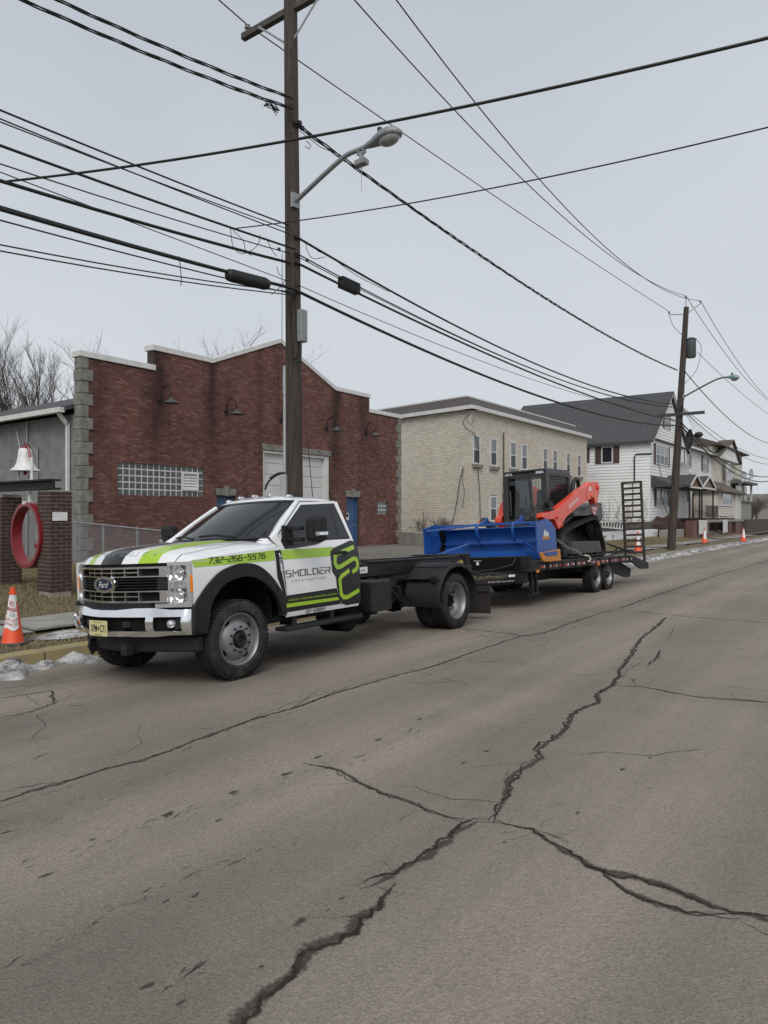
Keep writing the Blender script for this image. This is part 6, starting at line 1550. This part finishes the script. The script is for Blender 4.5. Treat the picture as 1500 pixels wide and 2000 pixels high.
# ================================================================== utility poles and wires
def proj(p):
    r = p[0]*CY+p[1]*SY; d = -p[0]*SY+p[1]*CY; return 750+F*r/d, HY-F*(p[2]-H)/d, d
NP = Vector((-9.0, 9.62, 0))
def npx(z): return Vector((-9.0-.004*z, 9.62-.008*z, z))
pole = thing('utility_pole', 'tall dark wooden utility pole behind the truck cab, with street lamp arm', 'utility pole', (NP.x, NP.y, 0))
def rel(o, p): o.parent = p; o.matrix_parent_inverse = Matrix.Translation(-p.location); return o
rel(MB().tube([npx(z) for z in (-.3,1,3,5,7,9,11,12.2)], [.158,.155,.150,.143,.137,.13,.122,.118], 18).build('shaft', MT['wood'], smooth=60), pole)
az = 10.95
rel(MB().box((NP.x-1.32,9.62-.02,az-.06),(NP.x+1.75,9.62-.13,az+.06)).build('crossarm', pm('grey_crossarm', (.05,.045,.042), (.085,.078,.07), 2, .9, stretch=(2,20,20)), bevel=.008), pole)
for s in (-1, 1): rel(MB().bar((NP.x+s*.80,9.46,az-.05),(NP.x+s*.12,9.46,az-.62),.04,.012,(0,1,0)).build('brace', MT['galv']), pole)
def insul(p, par): return rel(MB().lathe([(.001,0),(.02,0),(.02,.06),(.055,.07),(.055,.09),(.035,.10),(.05,.12),(.05,.135),(.02,.15),(.001,.155)], p, 'Z', 12).build('insulator', MT['lamp_grey'], smooth=40), par)
for x in (NP.x-1.2, NP.x+.95, NP.x+1.65): insul((x,9.55,az+.06), pole)
for k in range(4): rel(MB().cyl(npx(10.1-.5*k)+Vector((.1,-.12,0)), npx(10.1-.5*k)+Vector((.13,-.17,0)), .010, n=6).build('bolt', MT['black_steel']), pole)
cond = MB().tube([(NP.x-.15,9.49,4.4),(NP.x-.15,9.49,2.4)], .03, 8).tube([(NP.x-.15,9.49,4.42),(NP.x-.15,9.49,3.9)], .037, 8); rel(cond.build('conduit', MT['pvc'], smooth=60), pole)
rel(MB().box((NP.x-.20,9.40,.1),(NP.x-.06,9.5,2.42)).build('cable_guard', MT['pvc'], bevel=.02), pole)
rel(MB().tube(sm([(NP.x-.11,9.45,2.45),(NP.x-.25,9.4,2.42),(NP.x-.42,9.35,2.3),(NP.x-.5,9.33,2.15)]), .02, 6).tube(sm([(NP.x-.11,9.45,2.45),(NP.x-.22,9.4,2.45),(NP.x-.4,9.35,2.36)]), .014, 6).build('cut_cables', MT['cable'], smooth=60), pole)
cz1, cz0 = 1.66+(1008-608)*13/1387, 1.66+(1008-670)*13/1387
rel(MB().box((NP.x+.14,9.50,cz0),(NP.x+.26,9.66,cz1)).build('terminal_box', MT['lamp_grey'], bevel=.01), pole)
rel(MB().tube(sm([(NP.x+.22,9.5,cz0),(NP.x+.22,9.46,cz0-.25),(NP.x+.12,9.42,cz0-.3),(NP.x+.05,9.44,cz0+.3),(NP.x+.1,9.44,cz1+.25)]), .014, 6).tube(sm([(NP.x+.25,9.5,cz0),(NP.x+.27,9.46,cz0-.35),(NP.x+.18,9.44,cz0-.4)]), .014, 6).build('drop_loop', MT['cable'], smooth=60), pole)
rel(MB().tube(sm([npx(5.9)+Vector((.17,-.1,0)),npx(4.8)+Vector((.2,-.12,0)),npx(3.6)+Vector((.4,-.16,0)),npx(2.0)+Vector((.62,-.2,0))]), .008, 5).build('ground_wire', MT['cable'], smooth=60), pole)
rel(MB().tube([npx(6.5)+Vector((-.17,-.1,0)),npx(5.0)+Vector((-.19,-.1,0)),npx(4.4)+Vector((-.15,-.14,0))], .006, 5).build('ground_wire', MT['cable']), pole)
# street lamp on its arm
def street_lamp(base, tip, head, label, mat, small=False):
    t = thing('street_lamp', label, 'street lamp', base)
    b, e, h_ = Vector((0,0,0)), Vector(tip)-Vector(base), Vector(head)-Vector(base)
    d = (h_-e).normalized(); P = sm([b, b.lerp(e,.45)+Vector((0,0,.06)), b.lerp(e,.8)+Vector((0,0,.08)), e, e+d*.25], 5)
    MB().tube(P, .042, 8).build('arm', MT['galv'], t, smooth=60)
    MB().box((-.05,-.09,-.12),(.015,.09,.14)).build('bracket', MT['galv'], t)
    R = d.to_track_quat('X', 'Z').to_matrix().to_4x4(); O = e+d*.18
    def tm(m): m.v = [tuple(O+R.to_3x3() @ Vector(v)) for v in m.v]; return m
    G_ = []
    for x, w, top, bot in ((0,.05,.05,-.04),(.1,.07,.07,-.055),(.22,.11,.10,-.06),(.36,.155,.13,-.06),(.5,.165,.125,-.06),(.62,.13,.09,-.06),(.69,.06,.02,-.06),(.70,.01,-.03,-.06)):
        G_.append([(x, w*math.cos(a), (top*math.sin(a) if math.sin(a) > 0 else bot*abs(math.sin(a))**.4)) for a in [j*math.pi/8 for j in range(17)]])
    tm(MB().grid(G_)).build('head', mat, t, smooth=60)
    tm(MB().ball((.46,0,-.05), .15, 14, (1.35,.9,.75))).build('lens', MT['lens'], t, smooth=60)
    tm(MB().cyl((.28,0,.09),(.28,0,.2),.04,n=10)).build('photocell', MT['cable'], t, smooth=40)
    return t, O, R
MT['lens'] = pm('lamp_lens', (.32,.33,.32), (.24,.25,.24), 9, .15, coat=.3)
lb, lt_, lh = npx(1.66+(1008-392)*12.9/1387)+Vector((.14,-.05,0)), hit(700,293,Y=9.5), hit(792,250,Y=9.5)
sl, O_, R_ = street_lamp(lb, lt_, lh, 'grey cobra-head street lamp on a curved arm, on the near pole', MT['lamp_grey'])
box_p = hit(706,316,Y=9.5); sb = thing('antenna_box', 'small grey wireless box clamped under the near street lamp arm', 'box', box_p)
MB().box((-.11,-.07,-.06),(.11,.07,.03)).build('case', MT['lamp_grey'], sb, bevel=.01); MB().box((-.03,-.03,.03),(.03,.03,.14)).box((-.09,-.02,.13),(.09,.02,.17)).box((-.07,-.03,.17),(-.03,.03,.25)).box((.03,-.03,.17),(.07,.03,.25)).build('clamp', MT['galv'], sb)
MB().cyl((0,0,-.06),(0,0,-.52),.005,n=5).cyl((0,0,-.06),(0,0,-.11),.015,n=6).build('whip', MT['galv'], sb)
# far pole
FB, FT = Vector((-8.9,35.7,0)), Vector((-8.35,36.35,11.75))
def fpz(z): return FB.lerp(FT, z/11.75)
fpole = thing('utility_pole', 'leaning utility pole with transformer can and green street lamp, farther down the street', 'utility pole', FB)
rel(MB().tube([fpz(z) for z in (-.2,2,4,6,8,10,11.75)], [.20,.19,.18,.165,.15,.135,.12], 14).build('shaft', MT['wood'], smooth=60), fpole)
tc_ = fpz(9.75)+Vector((.3,.12,0))
rel(MB().lathe([(.001,.52),(.12,.50),(.24,.43),(.26,.41),(.23,.38),(.23,-.42),(.2,-.46),(.001,-.46)], tc_, 'Z', 18).build('transformer', pm('transformer_grey', (.07,.08,.08), (.05,.058,.058), 5, .55), smooth=40), fpole)
ca = fpz(6.55)
rel(MB().box((ca.x-1.0,ca.y-.2,ca.z-.07),(ca.x+1.15,ca.y-.08,ca.z+.07)).build('crossarm', pm('green_grey_arm', (.05,.06,.055), None, 3, .8)), fpole)
tp = fpz(11.4); ins = [tp+Vector((-.75,-.1,.1)), tp+Vector((0,0,.75)), tp+Vector((.62,.15,.45))]
rel(MB().bar(tp, ins[0], .04, .04).bar(tp, ins[2], .04, .04).bar(tp, ins[1], .035, .035).build('pin_bracket', MT['galv']), fpole)
for p in ins: insul(p, fpole)
rel(MB().tube(sm([ins[0],ins[0]+Vector((.2,0,-.6)),tp+Vector((-.15,0,-1.0))]), .012, 5).tube(sm([tc_+Vector((.15,.1,.5)),tc_+Vector((.42,.2,0)),tc_+Vector((.2,.1,-1.1)),fpz(7.9)]), .012, 5).build('jumper', MT['cable'], smooth=60), fpole)
lb2 = fpz(7.4); street_lamp(lb2+Vector((.15,0,0)), hit(1415,737,X=lb2.x+2.3), hit(1440,737,X=lb2.x+2.9), 'pale green street lamp on a long arm, on the far pole', pm('green_lamp', (.20,.30,.27), None, 5, .5))
coil = thing('cable_coil', 'black coil of spare cable hanging on the far pole', 'cable coil', fpz(5.6)+Vector((.4,.1,0)))
for k in range(6): MB().tube([(.12*k/6+.1*math.cos(a), .02*k, -.35+.42*math.sin(a)+.2*k/6) for a in [j*math.pi/7 for j in range(15)]], .022, 5).build('loop', MT['cable'], coil, smooth=60)
MB().ball((.45,.2,-.05), .15, 8, (1.4,1,1)).build('closure', MT['cable'], coil, smooth=50)

WN = [0]
def wire(pts, r, label, group=None, twist=0, cat='cable'):
    m = MB()
    if twist:
        P = [Vector(p) for p in pts]; n = len(P)
        for k in range(3):
            m.tube([p+Vector((math.cos(i*twist+k*2.1)*r*(.9+.5*math.sin(i*.37)), 0, math.sin(i*twist+k*2.1)*r*1.3)) for i, p in enumerate(P)], r*.7, 5, False)
    else: m.tube(pts, r, 6)
    o = m.build('overhead_cable', MT['cable'], smooth=70); return tag(o, label, cat, group)
def span(a, b, via=None, n=40, sag=.25):
    """hanging span; via = photo pixel it passes through fixes the sag"""
    a, b = Vector(a), Vector(b)
    if via:
        lo_, hi_ = 0.0, 1.0; inc = proj(a.lerp(b,.05))[0] > proj(a.lerp(b,.001))[0]
        for _ in range(50):
            t = (lo_+hi_)/2; p = a.lerp(b, t); dd = -p.x*SY+p.y*CY
            x = proj(p)[0] if dd > .5 else (1e9 if inc else -1e9)
            if (x < via[0]) == inc: lo_ = t
            else: hi_ = t
        p = a.lerp(b, t); dd = -p.x*SY+p.y*CY
        zw = H+(HY-via[1])*dd/F; sag = (p.z-zw)/(4*t*(1-t))
        sag = max(-.6, min(1.6, sag))
    return [a.lerp(b, i/n)-Vector((0,0,4*sag*(i/n)*(1-i/n))) for i in range(n+1)]
PV = Vector((-9.0,-17,0))                                          # previous pole, behind the camera
def zN(py): return 1.66+(1008-py)*13.05/1387
def zFp(py): return 1.66+(1008-py)*34.4/1387
def at_near(py, dx=.15, dy=-.12): z = zN(py); p = npx(z); return Vector((p.x+dx, p.y+dy, z))
def at_far(py, dx=.15, dy=-.15): z = zFp(py); p = fpz(z); return Vector((p.x+dx, p.y+dy, z))
def at_prev(z, dx=.15): return Vector((-9.0+dx, -17, z))
PR = 'power lines between the two poles'
wire(span((NP.x-1.2,9.55,az+.2), ins[0]+Vector((0,0,.15)), (940,365)), .0125, 'thin power line from the left end of the crossarm to the far pole', PR)
wire(span((NP.x+.95,9.55,az+.2), ins[1]+Vector((0,0,.15)), (1000,330)), .0125, 'upper thin power line, left of the pair, crossing the sky to the far pole top', PR)
wire(span((NP.x+1.65,9.55,az+.2), ins[2]+Vector((0,0,.15)), (1010,300)), .0125, 'upper thin power line, right of the pair, crossing the sky to the far pole top', PR)
wire(span((NP.x-1.2,9.55,az+.2), (-10.2,-17,az+.3), (450,5)), .0125, 'thin power line running left from the crossarm insulator')
tri = at_near(250); wire(span(tri, at_far(724,-.2), (1000,540), 90), .020, 'twisted service cable sagging from below the lamp to the far pole', twist=.95)
wire(span(at_near(225), at_prev(zN(225)+.3), (40,8), 90), .016, 'lower of two twisted cables at the top left', 'twisted cables at the top left', twist=.8)
wire(span(at_near(205), at_prev(zN(205)+.4), (85,5), 90), .016, 'upper of two twisted cables at the top left', 'twisted cables at the top left', twist=.8)
CG = 'communication cables left of the near pole'
for py, x0, y0, r, lab in ((445,0,215,.015,'medium cable highest of the lower left bundle'),(462,0,232,.011,'thin cable just under the highest of the lower left bundle'),(458,0,238,.010,'second thin cable just under the highest of the lower left bundle'),
        (495,0,284,.020,'thick dark cable with clamps and wire loops left of the pole'),(500,0,320,.010,'thin cable beneath the clamped cable at left'),(552,0,336,.008,'very thin wire between the two thick left cables'),
        (518,0,353,.026,'thick black cable, upper of the two heaviest at left'),(572,0,408,.030,'thick black cable carrying the splice case at left'),(565,0,402,.008,'thin wire lashed above the splice cable'),
        (580,0,430,.011,'slack cable dipping below the splice cable at left'),(578,0,478,.010,'low thin cable at left, upper of the last two'),(583,0,490,.010,'lowest thin cable at left')):
    wire(span(at_near(py, random.uniform(-.05,.2)), at_prev(zN(py)+.1), (x0, y0)), r, lab, CG)
CR_ = 'communication cables between the poles'
for py, vx, vy, pf, r, lab in ((468,985,683,792,.024,'bundled cable from the near pole leading to the far crossarm'),(500,720,570,797,.014,'cable lashed beside the black terminal, right of the near pole'),(518,900,668,826,.026,'thick cable, upper of the two heaviest right of the near pole'),
        (572,900,715,833,.032,'heaviest lowest cable sweeping from the near pole to the far pole'),(560,900,690,812,.008,'thin wire just above the heaviest cable right of the pole'),(505,1000,705,800,.010,'thin cable under the bundled cable toward the far crossarm')):
    wire(span(at_near(py), at_far(pf), (vx, vy)), r, lab, CR_)
# lines beyond the far pole
NX = Vector((-8.9,74,0))
for a, z, via, r, lab in ((ins[1]+Vector((0,0,.15)),11.2,(1430,708),.014,'left line of the power pair beyond the far pole top'),(ins[2]+Vector((0,0,.15)),10.9,(1430,690),.014,'right line of the power pair beyond the far pole top'),(tc_+Vector((.25,.1,-.2)),9.6,(1430,752),.012,'single line leaving the transformer to the right'),
        (at_far(728),8.3,(1440,832),.022,'twisted cable beyond the far pole with frayed splice'),(at_far(797),6.9,(1430,868),.016,'thin cable, highest below the crossarm to the right'),(at_far(800),6.7,(1430,880),.016,'thin cable, second below the crossarm to the right'),
        (at_far(828),5.9,(1420,905),.030,'thick cable, upper of two curving past the satellite dishes'),(at_far(834),5.6,(1420,920),.034,'thick cable, lower of two curving past the satellite dishes')):
    wire(span(a, (NX.x+(a[0]+8.9), NX.y, z), via), r, lab, 'lines beyond the far pole')
for k in range(4):
    wire(span(at_far(800), hit(1395+12*k,905-4*k,X=-13.5), None, 16, .15), .008, ('lowest','second lowest','second highest','highest')[k]+' of the thin house drops fanning from the far pole to the porch houses', 'house drops from the far pole')
# lines across the street
A = hit(15,354,X=-9.0); B = Vector((-.15*5.6,1.127*5.6,1.66+946*5.6/1387)); Cx = A+(B-A)*1.7
def onward(P): d = (P[-1]-P[-2]).normalized(); return P+[P[-1]+d*k for k in (2,4,6,8)]
wire(onward(span(A, B+(B-A).normalized()*.8, (750,240))), .016, 'thick black line crossing the street diagonally in front of the near pole')
A2 = hit(452,447,X=-9.0); B2 = Vector((-.15*8,1.127*8,1.66+768*8/1387))
wire(onward(span(A2, B2+(B2-A2).normalized()*.8, (1000,360))), .010, 'thin lower line crossing the street diagonally to the right edge')
# splice cases, terminals and small hardware
p1, p2 = hit(443,536,X=-8.85), hit(524,556,X=-8.85)
MBs = MB().tube([p1, p1.lerp(p2,.04), p1.lerp(p2,.12), p1.lerp(p2,.9), p1.lerp(p2,.97), p2], [.05,.095,.105,.105,.09,.05], 16)
spc = tag(MBs.build('splice_case', MT['cable'], smooth=40), 'fat black cylindrical splice case on the cable left of the pole', 'splice case')
tx = thing('cable_terminal', 'black ribbed terminal block hanging on the cable right of the pole', 'terminal', hit(682,557,X=-8.85))
d_ = (hit(706,568,X=-8.85)-hit(656,545,X=-8.85)).normalized(); tx.rotation_mode = 'QUATERNION'; tx.rotation_quaternion = d_.to_track_quat('X','Z')
MB().box((-.27,-.07,-.12),(.27,.07,.1)).build('body', MT['cable'], tx, bevel=.01)
rbm = MB().box((-.27,-.08,-.008),(.27,.08,.008)).mesh('rib', MT['cable'])
for k in range(5): inst('rib', rbm, tx, (0,0,-.09+.04*k))
loops = [((450,445),(455,480),(470,495),(490,490),(505,475),(508,458)),((455,450),(475,470),(480,490),(492,500)),((520,465),(532,490),(540,500)),((597,470),(600,490),(612,505),(635,502)),((540,520),(545,535),(552,540))]
LL_ = ['largest slack wire loop hanging under the clamped cable left of the pole','narrow inner wire loop inside the largest one left of the pole','short wire tail hanging just left of the near pole','wire loop hanging just right of the near pole','tiny wire curl against the left side of the near pole']
for i, Lp in enumerate(loops):
    o = MB().tube(sm([hit(x,y,X=-8.86) for x, y in Lp], 5), .006, 5).build('wire_loop', MT['cable'], smooth=60); tag(o, LL_[i], 'wire loop', 'slack wire loops at the near pole')
cl = MB()
for x, y in ((545,487),(600,508)): cl.cbox(hit(x,y,X=-8.85), (.03,.05,.05))
for x, y in ((585,240),(590,250)): cl.cbox(hit(x,y,X=-8.87), (.06,.07,.06))
o = rel(cl.build('cable_clamps', MT['cable']), pole); o['kind'] = 'stuff'

knot = thing('splice_knot', 'tangled knot of wire ends where the twisted cables meet the near pole', 'wire knot', hit(538,212,X=-8.95))
rk = random.Random(5)
for k in range(6):
    P = [Vector((rk.uniform(-.05,.05), rk.uniform(-.25,.08), rk.uniform(-.08,.08))) for _ in range(4)]
    MB().tube(sm(P, 5), .008, 5).build('wire_end', MT['cable'], knot, smooth=60)
for i, (Lp, lab) in enumerate(((((520,200),(505,188),(470,180),(430,165)),'frayed upper strand of the twisted pair beside the pole'),(((585,255),(610,275),(628,288),(660,300)),'loose strand under the twisted cable right of the pole'),
        (((598,275),(606,283),(604,290),(596,286)),'small hook of bare wire just right of the pole near the lamp cable'),(((350,500),(352,520),(354,545),(353,558)),'short vertical hanger wire below the left splice cable'),(((620,490),(650,505),(700,540),(760,570)),'slack jumper beside the ribbed terminal'),
        (((530,575),(548,560),(556,548)),'short diagonal stay wire left of the near pole'))):
    tag(MB().tube(sm([hit(x,y,X=-8.86) for x, y in Lp], 5), .007, 5).build('wire_loop', MT['cable'], smooth=60), lab, 'wire loop', 'slack wire loops at the near pole')
# ================================================================== cones
def cone_mesh(h, full=True, sign=True):
    t = thing('traffic_cone', 'x', 'traffic cone')
    MB().box((-.17,-.17,0),(.17,.17,.03)).build('base', pm('cone_base', (.10,.085,.075), None, 6, .8) if 'cone_base' not in bpy.data.materials else bpy.data.materials['cone_base'], t, bevel=.008)
    MB().lathe([(.135,.03),(.125,.05),(.035,h-.09),(.045,h-.085),(.045,h-.06),(.030,h-.055),(.027,h),(.001,h)], (0,0,0), 'Z', 24).build('body', MT['cone'], t, smooth=40)
    def cp(a, z, o=.004):
        r = .125+(.035-.125)*(z-.05)/(h-.14)+o; return (r*math.sin(a), -r*math.cos(a), z)
    return t, cp, h
def add_sign(t, cp, a0, a1, z0, z1, txt=True):
    MB().grid([[cp(a0+(a1-a0)*i/14, z0+(z1-z0)*j/6+.02*math.sin(i*.5), .005) for i in range(15)] for j in range(7)]).build('paper_sign', MT['paper'], t, smooth=60)
    MB().grid([[cp(a0-.7+(a1-a0+1.4)*i/14, z1-.02+.09*j/3, .004) for i in range(15)] for j in range(4)]).build('white_collar', MT['tape_white'], t, smooth=60)
    if not txt: return
    rows = [('NO', .80, .99, .25, .75, 'ink_red', .03), ('PARKING', .61, .76, .04, .96, 'ink_red', .03), ('2/10', .44, .58, .35, .75, 'ink', 0), ('POLICE ORDER', .27, .38, .05, .97, 'ink_red', .0), ('TOW AWAY ZONE', .12, .23, .05, .97, 'ink_red', .0), ('DATE', .50, .54, .08, .25, 'ink', 0)]
    for s_, v0, v1, u0, u1, mt, bd_ in rows:
        q, _ = font_polys(s_, .3 if s_ == '2/10' else 0, bd_); q = fit(q, 0, 1, 0, 1)
        decal('lettering', q, lambda u, v: cp(a0+(a1-a0)*(u0+(u1-u0)*u), z0+(z1-z0)*(v0+(v1-v0)*v)+.012*math.sin((u0+(u1-u0)*u)*7), .0075), MT[mt], t)
c0 = hit(25,1258,Z=.03)
t, cp, h = cone_mesh(.72); t.location = (c0.x, c0.y, tz(c0.x)); t.rotation_euler = (0,0,math.radians(38))
tag(t, 'orange traffic cone wrapped in a no parking notice on the verge beside the truck', 'traffic cone', 'no parking cones')
add_sign(t, cp, -.75, 1.15, .2, .56)
for (px_, py_, lab) in ((1246,1077,'small orange cone seen through the rungs of the upright ramp'),(1376,1061,'orange cone with white notice in front of the brick pier at right'),(1452,1058,'orange cone farthest right on the pavement')):
    p = hit(px_, py_, Z=.06); t, cp, h = cone_mesh(.72); t.location = (p.x, p.y, .05); t.rotation_euler = (0,0,math.radians(30)); t.scale = (1.25,1.25,1.25)
    tag(t, lab, 'traffic cone', 'no parking cones'); add_sign(t, cp, -.8, .9, .22, .56, False)

# ================================================================== bare trees and brush
MT['bark'] = pm('bare_bark', (.10,.085,.075), (.07,.06,.052), 4, .95)
def bare_tree(name, label, base, hgt, seed, spread=.5, cat='tree', depth=6, trunk=True, n0=3, r0=None, up=.35):
    rnd = random.Random(seed); t = thing(name, label, cat, base); tk = MB(); cr_ = MB()
    def grow(p, d, l, r, k):
        P = [p]; q = p
        for _ in range(4):
            d = (d+Vector((rnd.uniform(-1,1),rnd.uniform(-1,1),rnd.uniform(-.4,.9)*up*1.6))*.16).normalized(); q = q+d*l/4; P.append(q)
        (tk if k == 0 else cr_).tube(P, [r*(1-.35*i/4) for i in range(5)], 6 if k < 2 else 4 if k < 4 else 3, False)
        if k >= depth: return
        for i in range(2 if k > 1 else n0):
            a = rnd.uniform(0, 6.28); s = spread*rnd.uniform(.6,1.3); u = d.orthogonal().normalized(); u.rotate(Matrix.Rotation(a, 3, d))
            nd_ = (d+u*s+Vector((0,0,up*.3))).normalized(); grow(P[-1 if i == 0 else rnd.choice((2,3,4))], nd_, l*rnd.uniform(.62,.86), r*rnd.uniform(.5,.66), k+1)
        if k > 0:
            for _ in range(4):
                u = Vector((rnd.uniform(-1,1),rnd.uniform(-1,1),rnd.uniform(0,.8))).normalized(); grow(P[rnd.choice((1,2,3))], (d*.7+u*.7).normalized(), l*.5, r*.35, max(k+1, depth-1))
    grow(Vector((0,0,0)), Vector((0,0,1)), hgt*.32, r0 or hgt*.016, 0)
    tk.build('trunk', MT['bark'], t, smooth=60, fix=False); cr_.build('crown', MT['bark'], t, fix=False)
    return t
def treeat(px_, ptop, X, seed, label, **k):
    p = hit(px_, ptop, X=X); p0 = Vector((p.x, p.y, .4)); bare_tree('bare_tree', label, p0, p.z-.4, seed, **k)
treeat(95,655,-40,4,'tall bare tree standing behind the grey stucco wall', spread=.26, depth=7, n0=5, r0=.17, up=.6)
treeat(225,668,-60,5,'bare tree top peeking over the left parapet of the brick hall', spread=.55)
treeat(360,660,-62,8,'bare tree top rising behind the hall roof, left of two', spread=.5)
treeat(437,655,-62,11,'bare tree top rising behind the hall roof beside its gable', spread=.5)
for i in range(7):
    y = 96+4.5*i; bare_tree('bare_bush', ('nearest','second nearest','third nearest','middle','third farthest','second farthest','farthest')[i]+' brown leafless bush beyond the last house at the right edge', (-15-1.2*(i % 3)+.9*i, y, .2), 4.6+.5*(i % 3), 20+i, .75, 'bush', 5, n0=5, r0=.06, up=.2)['group'] = 'bare bushes at the right edge'
for i, (X, y, s_) in enumerate(((-18.2,28.4,31),(-18.0,29.4,33),(-18.4,30.4,35))):
    bare_tree('dead_shrub', ('leftmost','middle','rightmost')[i]+' of three dry brown shrubs behind the concrete barrier at the cream wall', (X, y, .4), 1.5, s_, .8, 'shrub', 4, n0=6, r0=.02, up=.4)['group'] = 'dry shrubs at the cream wall'
